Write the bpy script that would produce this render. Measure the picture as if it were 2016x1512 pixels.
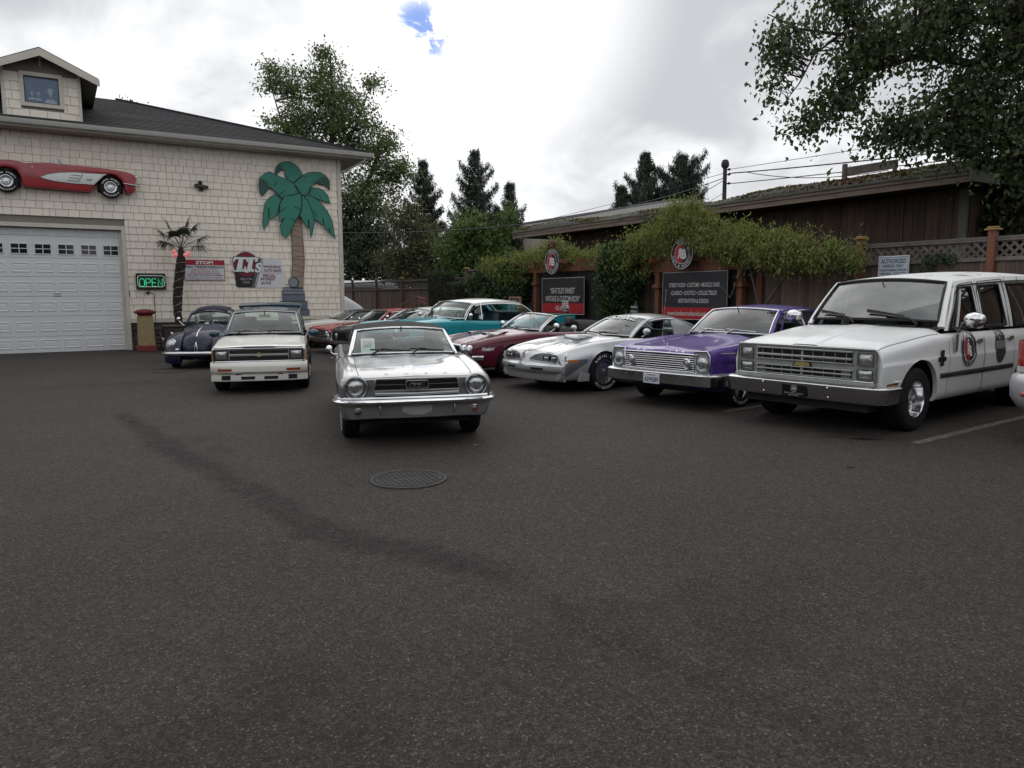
import bpy, math, random
import numpy as np
from mathutils import Vector, Matrix, Quaternion
for _o in list(bpy.data.objects): bpy.data.objects.remove(_o)
SC = bpy.context.scene
COL = SC.collection
R = math.radians
rng = random.Random(7)
nrng = np.random.default_rng(11)

# ---------------------------------------------------------------- camera
CAM_H = 1.63
cam = bpy.data.cameras.new('camera')
cam_o = bpy.data.objects.new('camera', cam); COL.objects.link(cam_o)
cam.sensor_width = 36.0; cam.lens = 36.0*0.97*1512/2016
cam.clip_start = 0.05; cam.clip_end = 3000
cam_o.location = (0, 0, CAM_H)
cam_o.rotation_mode = 'QUATERNION'
cam_o.rotation_quaternion = Matrix.Rotation(R(90-6.8), 3, 'X').to_quaternion() @ Quaternion((0, 0, 1), R(-0.2))
SC.camera = cam_o

# ---------------------------------------------------------------- sky (overcast), sun, exposure
SUN_EL, SUN_AZ = R(52), R(-14)            # azimuth from +Y, clockwise seen from above
world = bpy.data.worlds.new('World'); SC.world = world; world.use_nodes = True
def build_world():
    nt = world.node_tree; N = nt.nodes; L = nt.links; N.clear()
    def nd(t, **k):
        n = N.new(t)
        for a, b in k.items(): setattr(n, a, b)
        return n
    def mth(op, a, b=None, c=None):
        n = nd('ShaderNodeMath', operation=op)
        for i, q in enumerate((a, b, c)):
            if q is None: continue
            if isinstance(q, (int, float)): n.inputs[i].default_value = q
            else: L.new(q, n.inputs[i])
        return n.outputs[0]
    def mixc(f, a, b):
        n = nd('ShaderNodeMix', data_type='RGBA')
        for i, q in ((0, f), (6, a), (7, b)):
            if isinstance(q, (int, float)): n.inputs[i].default_value = q
            elif isinstance(q, tuple): n.inputs[i].default_value = q
            else: L.new(q, n.inputs[i])
        return n.outputs[2]
    def ramp(f, lo, hi):
        n = nd('ShaderNodeMapRange', interpolation_type='SMOOTHSTEP'); n.inputs[1].default_value = lo; n.inputs[2].default_value = hi
        L.new(f, n.inputs[0]); return n.outputs[0]
    tc = nd('ShaderNodeTexCoord'); sep = nd('ShaderNodeSeparateXYZ'); L.new(tc.outputs['Generated'], sep.inputs[0])
    up = mth('MAXIMUM', sep.outputs[2], 0.0); den = mth('ADD', up, 0.55)
    comb = nd('ShaderNodeCombineXYZ')
    L.new(mth('DIVIDE', sep.outputs[0], den), comb.inputs[0]); L.new(mth('DIVIDE', sep.outputs[1], den), comb.inputs[1])
    def noise(scale, detail, rough, off, dist=0.0):
        mp = nd('ShaderNodeMapping'); mp.inputs['Location'].default_value = off; L.new(comb.outputs[0], mp.inputs[0])
        n = nd('ShaderNodeTexNoise'); n.inputs['Scale'].default_value = scale; n.inputs['Detail'].default_value = detail
        n.inputs['Roughness'].default_value = rough; n.inputs['Distortion'].default_value = dist
        L.new(mp.outputs[0], n.inputs['Vector']); return n.outputs['Fac']
    big = noise(1.6, 5, .5, SKY_OFF, .25); fine = noise(4.2, 9, .56, (4.1, 1.7, 2), .5)
    mixn = mth('ADD', mth('MULTIPLY', big, .66), mth('MULTIPLY', fine, .34))
    sky = nd('ShaderNodeTexSky', sky_type='NISHITA'); sky.sun_disc = False
    sky.sun_elevation = SUN_EL; sky.sun_rotation = SUN_AZ
    def toward(az, el, k0, k1):
        d = (math.sin(R(az))*math.cos(R(el)), math.cos(R(az))*math.cos(R(el)), math.sin(R(el)))
        dp = nd('ShaderNodeVectorMath', operation='DOT_PRODUCT'); L.new(tc.outputs['Generated'], dp.inputs[0]); dp.inputs[1].default_value = d
        return ramp(dp.outputs['Value'], k0, k1)
    cl = ramp(mixn, .42, .585)
    cloud = mixc(cl, (5.0, 5.1, 5.4, 1), (9.2, 9.3, 9.4, 1))
    # thin bright break in the cloud sheet, towards the hidden sun
    glow = toward(-3, 21, .965, .999)
    cloud = mixc(mth('MULTIPLY', glow, .75), cloud, (11.5, 11.5, 11.6, 1))
    lowb = nd('ShaderNodeMapRange'); lowb.inputs[1].default_value = 0.0; lowb.inputs[2].default_value = .22; L.new(sep.outputs[2], lowb.inputs[0])
    cloud = mixc(mth('MULTIPLY', mth('SUBTRACT', 1.0, lowb.outputs[0]), .55), cloud, (7.7, 7.8, 8.0, 1))
    hole = mth('MULTIPLY', toward(-6.6, 18.4, .9990, .99985), ramp(noise(14, 6, .62, (1, 2, 3), .8), .43, .53))
    blue = nd('ShaderNodeMix', data_type='RGBA', blend_type='MULTIPLY'); blue.inputs[0].default_value = 1
    L.new(sky.outputs[0], blue.inputs[6]); blue.inputs[7].default_value = (.55, .66, .95, 1)
    L.new(hole, (m := nd('ShaderNodeMix', data_type='RGBA')).inputs[0]); L.new(cloud, m.inputs[6]); L.new(blue.outputs[2], m.inputs[7])
    bg = nd('ShaderNodeBackground'); bg.inputs[1].default_value = 0.1
    L.new(m.outputs[2], bg.inputs[0])
    out = nd('ShaderNodeOutputWorld'); L.new(bg.outputs[0], out.inputs[0])
SKY_OFF = (0.7, 2.9, 0)
build_world()
sun = bpy.data.lights.new('sun', 'SUN'); sun.energy = 0.7; sun.angle = R(85); sun.color = (1, .97, .93)
sun_o = bpy.data.objects.new('sun', sun); COL.objects.link(sun_o)
sun_o.location = (0, 0, 60)
_sd = Vector((math.sin(SUN_AZ)*math.cos(SUN_EL), math.cos(SUN_AZ)*math.cos(SUN_EL), math.sin(SUN_EL)))
sun_o.rotation_mode = 'QUATERNION'; sun_o.rotation_quaternion = _sd.to_track_quat('Z', 'Y')
vs = SC.view_settings
vs.view_transform = 'Standard'; vs.look = 'None'; vs.gamma = 1; vs.use_curve_mapping = False
vs.exposure = 0.3
SC.cycles.max_bounces = 8; SC.cycles.transparent_max_bounces = 24; SC.cycles.glossy_bounces = 4
SC.cycles.diffuse_bounces = 3; SC.cycles.use_denoising = True; SC.cycles.caustics_reflective = False; SC.cycles.caustics_refractive = False

# ---------------------------------------------------------------- frames
AZ = R(58.6)
AX = Vector((math.sin(AZ), math.cos(AZ), 0)); BX = Vector((-math.cos(AZ), math.sin(AZ), 0))
SITE_ROT = math.atan2(AX.y, AX.x)
SITE = Matrix.Rotation(SITE_ROT, 4, 'Z')                  # site x = along the shop wall, site y = away from the yard
def S(s, t, z=0.0): return AX*s + BX*t + Vector((0, 0, z))

# ---------------------------------------------------------------- object helpers
def link(o, parent=None):
    COL.objects.link(o)
    if parent is not None: o.parent = parent
    return o
def tag(o, label=None, cat=None, group=None, kind=None):
    if label: o['label'] = label
    if cat: o['category'] = cat
    if group: o['group'] = group
    if kind: o['kind'] = kind
    return o
def thing(name, label, cat, loc=(0, 0, 0), rz=0.0, group=None):
    o = bpy.data.objects.new(name, None); o.empty_display_size = .2
    o.location = loc; o.rotation_euler = (0, 0, rz); COL.objects.link(o)
    return tag(o, label, cat, group)
def copy_tree(o, parent=None):
    c = o.copy(); COL.objects.link(c)
    if parent is not None: c.parent = parent
    for ch in list(o.children): copy_tree(ch, c)
    return c

def unit(v):
    v = np.asarray(v, float); return v/ (np.linalg.norm(v)+1e-12)
def arr(p): return np.asarray(p, float)
class MB:
    """collects shapes, then builds ONE mesh object"""
    def __init__(s): s.v = []; s.f = []; s.m = []; s.n = 0
    def add(s, verts, faces, mi=0):
        verts = arr(verts).reshape(-1, 3); s.v.append(verts); b = s.n
        for f in faces: s.f.append([b+i for i in f]); s.m.append(mi)
        s.n += len(verts); return s
    def box(s, c, size, rot=None, mi=0):
        c = arr(c); h = arr(size)/2
        P = np.array([[x, y, z] for x in (-1, 1) for y in (-1, 1) for z in (-1, 1)])*h
        if rot is not None: P = P @ arr(rot).T
        return s.add(P+c, [(0, 1, 3, 2), (4, 6, 7, 5), (0, 4, 5, 1), (2, 3, 7, 6), (0, 2, 6, 4), (1, 5, 7, 3)], mi)
    def b2(s, lo, hi, mi=0): return s.box((arr(lo)+arr(hi))/2, arr(hi)-arr(lo), None, mi)
    def rbox(s, c, size, b=.01, rot=None, mi=0):
        c = arr(c); h = arr(size)/2; b = min(b, *(h*.95)); V = []; idx = {}
        for x in (-1, 1):
            for y in (-1, 1):
                for z in (-1, 1):
                    for a in range(3):
                        p = np.array([x*(h[0]-b), y*(h[1]-b), z*(h[2]-b)]); p[a] += (x, y, z)[a]*b
                        idx[x, y, z, a] = len(V); V.append(p)
        F = []
        for a in range(3):
            o = [q for q in range(3) if q != a]
            for sg in (-1, 1):
                loop = []
                for u, w in ((-1, -1), (1, -1), (1, 1), (-1, 1)):
                    k = [0, 0, 0]; k[a] = sg; k[o[0]] = u; k[o[1]] = w; loop.append(idx[(*k, a)])
                F.append(loop)
            for u in (-1, 1):
                for w in (-1, 1):
                    e = []
                    for q in (-1, 1):
                        k = [0, 0, 0]; k[a] = q; k[o[0]] = u; k[o[1]] = w; e.append(tuple(k))
                    F.append([idx[(*e[0], o[0])], idx[(*e[1], o[0])], idx[(*e[1], o[1])], idx[(*e[0], o[1])]])
        for x in (-1, 1):
            for y in (-1, 1):
                for z in (-1, 1): F.append([idx[x, y, z, 0], idx[x, y, z, 1], idx[x, y, z, 2]])
        V = np.array(V)
        if rot is not None: V = V @ arr(rot).T
        return s.add(V+c, F, mi)
    def bar(s, p0, p1, w, h, up=(0, 0, 1), mi=0, b=0):
        p0, p1 = arr(p0), arr(p1); d = p1-p0; L = np.linalg.norm(d); x = d/L
        y = np.cross(up, x)
        if np.linalg.norm(y) < 1e-6: y = np.cross((1, 0, 0), x)
        y = unit(y); z = np.cross(x, y); M = np.array([x, y, z]).T
        return s.rbox((p0+p1)/2, (L, w, h), b, M, mi) if b else s.box((p0+p1)/2, (L, w, h), M, mi)
    def tube(s, pts, r, n=6, closed=False, mi=0, cap=True):
        P = arr(pts); k = len(P); rr = np.full(k, r, float) if np.isscalar(r) else arr(r)
        T = np.gradient(P, axis=0) if not closed else (np.roll(P, -1, 0)-np.roll(P, 1, 0))
        T = T/(np.linalg.norm(T, axis=1, keepdims=True)+1e-12)
        ref = arr((0, 0, 1)) if abs(T[0][2]) < .9 else arr((1, 0, 0))
        u = unit(np.cross(T[0], ref)); V = []
        for i in range(k):
            u = unit(u - T[i]*(u@T[i])); w = np.cross(T[i], u)
            for a in range(n):
                t = 2*math.pi*a/n; V.append(P[i]+rr[i]*(math.cos(t)*u+math.sin(t)*w))
        F = []
        for i in range(k if closed else k-1):
            for a in range(n):
                F.append((i*n+a, i*n+(a+1) % n, ((i+1) % k)*n+(a+1) % n, ((i+1) % k)*n+a))
        if cap and not closed: F += [list(range(n))[::-1], [(k-1)*n+a for a in range(n)]]
        return s.add(V, F, mi)
    def lathe(s, prof, o=(0, 0, 0), ax=(0, 0, 1), n=24, mi=0, a0=0, a1=2*math.pi, sc=(1, 1), xref=None):
        ax = unit(ax); ref = arr(xref) if xref is not None else (arr((1, 0, 0)) if abs(ax[0]) < .9 else arr((0, 1, 0)))
        u = unit(ref-ax*(ref@ax)); w = np.cross(ax, u); o = arr(o)
        full = abs(a1-a0-2*math.pi) < 1e-6; m = n if full else n+1; V = []; F = []
        for (r, h) in prof:
            for a in range(m):
                t = a0+(a1-a0)*a/n; V.append(o+r*(sc[0]*math.cos(t)*u+sc[1]*math.sin(t)*w)+h*ax)
        for i in range(len(prof)-1):
            for a in range(n):
                b = (a+1) % m if full else a+1
                F.append((i*m+a, i*m+b, (i+1)*m+b, (i+1)*m+a))
        return s.add(V, F, mi)
    def prism(s, poly, o, U, W, d, mi=0, side=None):
        """2-D polygon (counter-clockwise) in plane o+U,W, pushed back by d along -(UxW)"""
        o, U, W = arr(o), arr(U), arr(W); Nn = np.cross(U, W); k = len(poly)
        A = [o+p[0]*U+p[1]*W for p in poly]; B = [q-d*Nn for q in A]
        s.add(A+B, [list(range(k))], mi)
        b = s.n-2*k
        for i in range(k):
            j = (i+1) % k; s.f.append([b+i, b+k+i, b+k+j, b+j]); s.m.append(mi if side is None else side)
        s.f.append([b+k+i for i in range(k)][::-1]); s.m.append(mi)
        return s
    def grid(s, G, mi=0, flip=False, closed=False):
        G = arr(G); a, b = G.shape[:2]; F = []
        for i in range(a-1):
            for j in range(b if closed else b-1):
                q = (i*b+j, (i+1)*b+j, (i+1)*b+(j+1) % b, i*b+(j+1) % b); F.append(q[::-1] if flip else q)
        return s.add(G.reshape(-1, 3), F, mi)
    def slab(s, G, N, t, mi=0):
        """grid G thickened by t against the normals N (or one vector)"""
        G = arr(G); H = G-arr(N)*t; a, b = G.shape[:2]
        s.grid(G, mi); s.grid(H, mi, True)
        ring = [(i, 0) for i in range(a)]+[(a-1, j) for j in range(1, b)]+[(i, b-1) for i in range(a-2, -1, -1)]+[(0, j) for j in range(b-2, 0, -1)]
        V = [G[i, j] for i, j in ring]+[H[i, j] for i, j in ring]; k = len(ring)
        return s.add(V, [(i, (i+1) % k, k+(i+1) % k, k+i) for i in range(k)], mi)
    def build(s, name, mats, parent=None, smooth=None, loc=None, rot=None, normals=False):
        me = bpy.data.meshes.new(name)
        V = np.concatenate(s.v) if s.v else np.zeros((0, 3))
        me.from_pydata(V.tolist(), [], s.f)
        if not isinstance(mats, (list, tuple)): mats = [mats]
        for m in mats: me.materials.append(m)
        if len(mats) > 1: me.polygons.foreach_set('material_index', s.m)
        me.validate()
        if normals:
            import bmesh
            bm = bmesh.new(); bm.from_mesh(me); bmesh.ops.recalc_face_normals(bm, faces=bm.faces); bm.to_mesh(me); bm.free()
        if smooth is not None:
            me.polygons.foreach_set('use_smooth', [True]*len(me.polygons))
            if smooth < 179: me.set_sharp_from_angle(angle=R(smooth))
        me.update()
        o = bpy.data.objects.new(name, me)
        if loc is not None: o.location = loc
        if rot is not None: o.rotation_euler = rot
        return link(o, parent)
def mesh_obj(name, me, parent=None):
    return link(bpy.data.objects.new(name, me), parent)
def fast_mesh(name, V, F, mats, parent=None, smooth=False, mi=None):
    """V (n,3), F (m,k) arrays, same k for all faces"""
    me = bpy.data.meshes.new(name); V = np.ascontiguousarray(V, np.float32); F = np.ascontiguousarray(F, np.int32)
    m, k = F.shape
    me.vertices.add(len(V)); me.vertices.foreach_set('co', V.ravel())
    me.loops.add(m*k); me.loops.foreach_set('vertex_index', F.ravel())
    me.polygons.add(m); me.polygons.foreach_set('loop_start', np.arange(0, m*k, k, dtype=np.int32)); me.polygons.foreach_set('loop_total', np.full(m, k, np.int32))
    for q in (mats if isinstance(mats, (list, tuple)) else [mats]): me.materials.append(q)
    if mi is not None: me.polygons.foreach_set('material_index', np.ascontiguousarray(mi, np.int32))
    if smooth: me.polygons.foreach_set('use_smooth', np.ones(m, bool))
    me.update(); me.validate()
    return mesh_obj(name, me, parent)
def rrect(w, h, r, n=4):
    P = []
    for cx, cy, a in ((w/2-r, h/2-r, 0), (-w/2+r, h/2-r, 90), (-w/2+r, -h/2+r, 180), (w/2-r, -h/2+r, 270)):
        for i in range(n+1):
            t = R(a+90*i/n); P.append((cx+r*math.cos(t), cy+r*math.sin(t)))
    return P

# ---------------------------------------------------------------- text
_tc = {}
def text_geo(body, bold=0.0, shear=0.0, gap=1.0):
    k = (body, bold, shear, gap)
    if k not in _tc:
        cu = bpy.data.curves.new('lettering', 'FONT'); cu.body = body; cu.size = 1; cu.shear = shear; cu.offset = bold
        cu.space_character = gap; cu.resolution_u = 3; cu.fill_mode = 'FRONT'
        o = bpy.data.objects.new('lettering', cu); COL.objects.link(o)
        dg = bpy.context.evaluated_depsgraph_get(); me = bpy.data.meshes.new_from_object(o.evaluated_get(dg))
        V = np.array([v.co[:2] for v in me.vertices]) if len(me.vertices) else np.zeros((0, 2)); F = [list(p.vertices) for p in me.polygons]
        bpy.data.objects.remove(o); bpy.data.curves.remove(cu); bpy.data.meshes.remove(me)
        _tc[k] = (V, F)
    return _tc[k]
def text_into(mb, body, o, U, W, h=None, w=None, bold=.0, shear=.0, gap=1.0, mi=0, align='C', lift=0.0, fn=None):
    """body fitted to cap height h and/or width w, centred on o; U right, W up"""
    V, F = text_geo(body, bold, shear, gap)
    if not len(V): return mb
    lo, hi = V.min(0), V.max(0); sx = sy = 1.0
    if h is not None: sy = h/(hi[1]-lo[1]); sx = sy
    if w is not None:
        sx = w/(hi[0]-lo[0])
        if h is None: sy = sx
    c = (lo+hi)/2
    if align == 'L': c = np.array([lo[0], c[1]])
    Q = (V-c)*[sx, sy]
    U, W = arr(U), arr(W); N = unit(np.cross(U, W))
    if fn is not None: P = np.array([fn(q[0], q[1]) for q in Q])
    else: P = arr(o)+Q[:, :1]*U+Q[:, 1:]*W+N*lift
    return mb.add(P, F, mi)
def ring_text(mb, body, c, U, W, r, h, a_mid, step, mi=0, top=True, bold=.02, lift=.003):
    """letters on a circle; a_mid degrees (90 = top); top: letters' heads outward"""
    c, U, W = arr(c), arr(U), arr(W); n = len(body)
    for i, ch in enumerate(body):
        if ch == ' ': continue
        a = R(a_mid + ((n-1)/2-i)*step*(1 if top else -1))
        e = math.cos(a)*U+math.sin(a)*W; tg = -math.sin(a)*U+math.cos(a)*W
        uu, ww = (-tg, e) if top else (tg, -e)
        text_into(mb, ch, c+e*r, uu, ww, h=h, bold=bold, mi=mi, lift=lift)
    return mb

# ---------------------------------------------------------------- materials
_mats = {}
def mat(name, col, rough=.6, metal=0.0, spec=.5, coat=0.0, coat_r=.03, vary=0.0, vscale=5.0, vcol=None, bump=0.0, bscale=60.0, rand=0.0,
        detail=4, stretch=None, emit=None, estr=1.0, alpha=None, sheen=0, rvary=0.0, trans=0.0, coords='Object', vlo=.38, vhi=.66):
    if name in _mats: return _mats[name]
    m = bpy.data.materials.new(name); m.use_nodes = True; nt = m.node_tree; N, L = nt.nodes, nt.links
    b = N['Principled BSDF']; I = b.inputs
    c4 = (*col, 1) if len(col) == 3 else col
    I['Base Color'].default_value = c4; I['Roughness'].default_value = rough; I['Metallic'].default_value = metal
    I['Specular IOR Level'].default_value = spec; I['Coat Weight'].default_value = coat; I['Coat Roughness'].default_value = coat_r
    if trans: I['Transmission Weight'].default_value = trans
    if emit: I['Emission Color'].default_value = (*emit, 1); I['Emission Strength'].default_value = estr
    cur = None
    vec = None
    if vary or bump or rvary:
        tc = N.new('ShaderNodeTexCoord'); vec = tc.outputs[coords]
        if stretch:
            mp = N.new('ShaderNodeMapping'); mp.inputs['Scale'].default_value = stretch; L.new(vec, mp.inputs[0]); vec = mp.outputs[0]
    if vary or rvary:
        n = N.new('ShaderNodeTexNoise'); n.inputs['Scale'].default_value = vscale; n.inputs['Detail'].default_value = detail; n.inputs['Roughness'].default_value = .62
        L.new(vec, n.inputs['Vector'])
        mr = N.new('ShaderNodeMapRange'); mr.inputs[1].default_value = vlo; mr.inputs[2].default_value = vhi; L.new(n.outputs['Fac'], mr.inputs[0])
        if vary:
            mx = N.new('ShaderNodeMix'); mx.data_type = 'RGBA'; mx.inputs[6].default_value = c4
            mx.inputs[7].default_value = (*(vcol if vcol else [q*.55 for q in col]), 1)
            sc = N.new('ShaderNodeMath'); sc.operation = 'MULTIPLY'; sc.inputs[1].default_value = vary; L.new(mr.outputs[0], sc.inputs[0])
            L.new(sc.outputs[0], mx.inputs[0]); cur = mx.outputs[2]
        if rvary:
            ma = N.new('ShaderNodeMath'); ma.operation = 'MULTIPLY_ADD'; ma.inputs[1].default_value = rvary; ma.inputs[2].default_value = rough
            L.new(mr.outputs[0], ma.inputs[0]); L.new(ma.outputs[0], I['Roughness'])
    if rand:
        oi = N.new('ShaderNodeObjectInfo'); hs = N.new('ShaderNodeHueSaturation')
        ma = N.new('ShaderNodeMath'); ma.operation = 'MULTIPLY_ADD'; ma.inputs[1].default_value = 2*rand; ma.inputs[2].default_value = 1-rand
        L.new(oi.outputs['Random'], ma.inputs[0]); L.new(ma.outputs[0], hs.inputs['Value'])
        if cur is not None: L.new(cur, hs.inputs['Color'])
        else: hs.inputs['Color'].default_value = c4
        cur = hs.outputs[0]
    if cur is not None: L.new(cur, I['Base Color'])
    if bump:
        n2 = N.new('ShaderNodeTexNoise'); n2.inputs['Scale'].default_value = bscale; n2.inputs['Detail'].default_value = 4
        L.new(vec, n2.inputs['Vector']); bp = N.new('ShaderNodeBump'); bp.inputs['Strength'].default_value = bump; bp.inputs['Distance'].default_value = .02
        L.new(n2.outputs['Fac'], bp.inputs['Height']); L.new(bp.outputs[0], I['Normal'])
    _mats[name] = m; return m
def glass(name, tint=(.75, .85, .82), mixg=1.0, rough=0.0, base=.0):
    """thin window glass: clear by tint, mirror by Fresnel"""
    if name in _mats: return _mats[name]
    m = bpy.data.materials.new(name); m.use_nodes = True; nt = m.node_tree; N, L = nt.nodes, nt.links; N.clear()
    tr = N.new('ShaderNodeBsdfTransparent'); tr.inputs[0].default_value = (*tint, 1)
    gl = N.new('ShaderNodeBsdfGlossy'); gl.inputs['Roughness'].default_value = rough; gl.inputs[0].default_value = (.95, .97, .97, 1)
    lw = N.new('ShaderNodeLayerWeight'); lw.inputs['Blend'].default_value = .5      # facing = 1 - |cos|, same from either side
    pw = N.new('ShaderNodeMath'); pw.operation = 'POWER'; pw.inputs[1].default_value = 4.0; L.new(lw.outputs['Facing'], pw.inputs[0])
    k = N.new('ShaderNodeMath'); k.operation = 'MULTIPLY_ADD'; k.inputs[1].default_value = .92; k.inputs[2].default_value = .075*mixg+base; k.use_clamp = True
    L.new(pw.outputs[0], k.inputs[0])
    mx = N.new('ShaderNodeMixShader'); out = N.new('ShaderNodeOutputMaterial')
    L.new(k.outputs[0], mx.inputs[0]); L.new(tr.outputs[0], mx.inputs[1]); L.new(gl.outputs[0], mx.inputs[2]); L.new(mx.outputs[0], out.inputs[0])
    _mats[name] = m; return m
def paint(name, col, metal=0.0, flake=0.0):
    return mat(name, col, rough=.42 if metal else .5, metal=metal, spec=.3, coat=.75, coat_r=.035, vary=flake, vscale=2.5, rvary=.05)
CHROME = mat('chrome', (.74, .75, .77), .07, 1.0, vary=.25, vscale=9, vcol=(.5, .5, .52), rvary=.10)
CHROME_OLD = mat('worn_chrome', (.58, .59, .61), .17, 1.0, vary=.35, vscale=14, vcol=(.38, .38, .39), rvary=.14)
BLACK = mat('black_plastic', (.012, .012, .013), .5)
GLOSSBLACK = mat('gloss_black', (.008, .008, .01), .25, coat=.6)
RUBBER = mat('tyre_rubber', (.009, .009, .0095), .78, vary=.5, vscale=22, vcol=(.016, .0155, .015), spec=.3, bump=.25, bscale=180)
GAP = mat('panel_gap_dark', (.006, .006, .007), .8)
DARK = mat('underbody_black', (.008, .008, .008), .9)
SEAL = mat('window_seal', (.012, .012, .012), .6)
INTB = mat('interior_black', (.014, .014, .015), .65, bump=.1, bscale=120)
INTG = mat('interior_grey', (.07, .07, .072), .75, bump=.1, bscale=120)
WHITE = mat('white_print', (.78, .78, .77), .5)
REDL = mat('red_lens', (.32, .008, .012), .12, spec=.6, coat=1.0)
AMBER = mat('amber_lens', (.55, .17, .01), .15, coat=1.0)
SMOKEAMB = mat('dull_amber_lens', (.20, .055, .03), .2, coat=1.0)
ALU = mat('cast_aluminium', (.52, .53, .55), .28, .9, vary=.3, vscale=15, rvary=.15)
SILVERT = mat('silver_trim', (.42, .43, .44), .32, .6, vary=.2, vscale=12)
def lens_mat():
    m = bpy.data.materials.new('headlamp_lens'); m.use_nodes = True; nt = m.node_tree; N, L = nt.nodes, nt.links
    b = N['Principled BSDF']; b.inputs['Base Color'].default_value = (.55, .57, .58, 1); b.inputs['Metallic'].default_value = .85; b.inputs['Roughness'].default_value = .12
    b.inputs['Coat Weight'].default_value = 1; b.inputs['Coat Roughness'].default_value = .02
    tc = N.new('ShaderNodeTexCoord'); w = N.new('ShaderNodeTexWave'); w.inputs['Scale'].default_value = 26; w.bands_direction = 'Y'
    v = N.new('ShaderNodeTexVoronoi'); v.inputs['Scale'].default_value = 26
    L.new(tc.outputs['Object'], w.inputs['Vector']); L.new(tc.outputs['Object'], v.inputs['Vector'])
    ad = N.new('ShaderNodeMath'); L.new(w.outputs['Fac'], ad.inputs[0]); L.new(v.outputs['Distance'], ad.inputs[1])
    bp = N.new('ShaderNodeBump'); bp.inputs['Strength'].default_value = .45; bp.inputs['Distance'].default_value = .008
    L.new(ad.outputs[0], bp.inputs['Height']); L.new(bp.outputs[0], b.inputs['Normal'])
    return m
LENS = lens_mat()
GL_CLEAR = glass('windscreen_glass', (.74, .88, .84), 1.1)
GL_TINT = glass('tinted_glass', (.28, .33, .33), 1.4)
GL_DARK = glass('dark_glass', (.10, .12, .13), 1.5)
# ================================================================ vehicles: shared builder
def pchip(xk, yk, x):
    xk, yk, x = arr(xk), arr(yk), arr(x); h = np.diff(xk); d = np.diff(yk)/h; n = len(xk); m = np.zeros(n)
    for i in range(1, n-1):
        if d[i-1]*d[i] > 0:
            w1, w2 = 2*h[i]+h[i-1], h[i]+2*h[i-1]; m[i] = (w1+w2)/(w1/d[i-1]+w2/d[i])
    m[0], m[-1] = d[0], d[-1]
    i = np.clip(np.searchsorted(xk, x)-1, 0, n-2); t = (x-xk[i])/h[i]
    return (2*t**3-3*t**2+1)*yk[i]+(t**3-2*t**2+t)*h[i]*m[i]+(-2*t**3+3*t**2)*yk[i+1]+(t**3-t**2)*h[i]*m[i+1]
def round_poly(P, rad, nseg, nr=4):
    """P corner points (n,2); rounded corners; constant sample count; returns samples, index of each corner"""
    n = len(P); out = [P[0]]; idx = [0]; last = P[0]
    for k in range(1, n):
        if k < n-1 and rad[k] > 0:
            a, b = P[k-1]-P[k], P[k+1]-P[k]; la, lb = np.linalg.norm(a)+1e-9, np.linalg.norm(b)+1e-9
            r = min(rad[k], .48*la, .48*lb); s, e = P[k]+a/la*r, P[k]+b/lb*r
        else: s = e = P[k]
        for q in range(1, nseg[k-1]+1): out.append(last+(s-last)*q/nseg[k-1])
        if k < n-1 and rad[k] > 0:
            for q in range(1, nr+1):
                t = q/nr; out.append((1-t)**2*s+2*t*(1-t)*P[k]+t*t*e)
                if q == nr//2: idx.append(len(out)-1)
        else: idx.append(len(out)-1)
        last = e
    return np.array(out), idx

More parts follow.
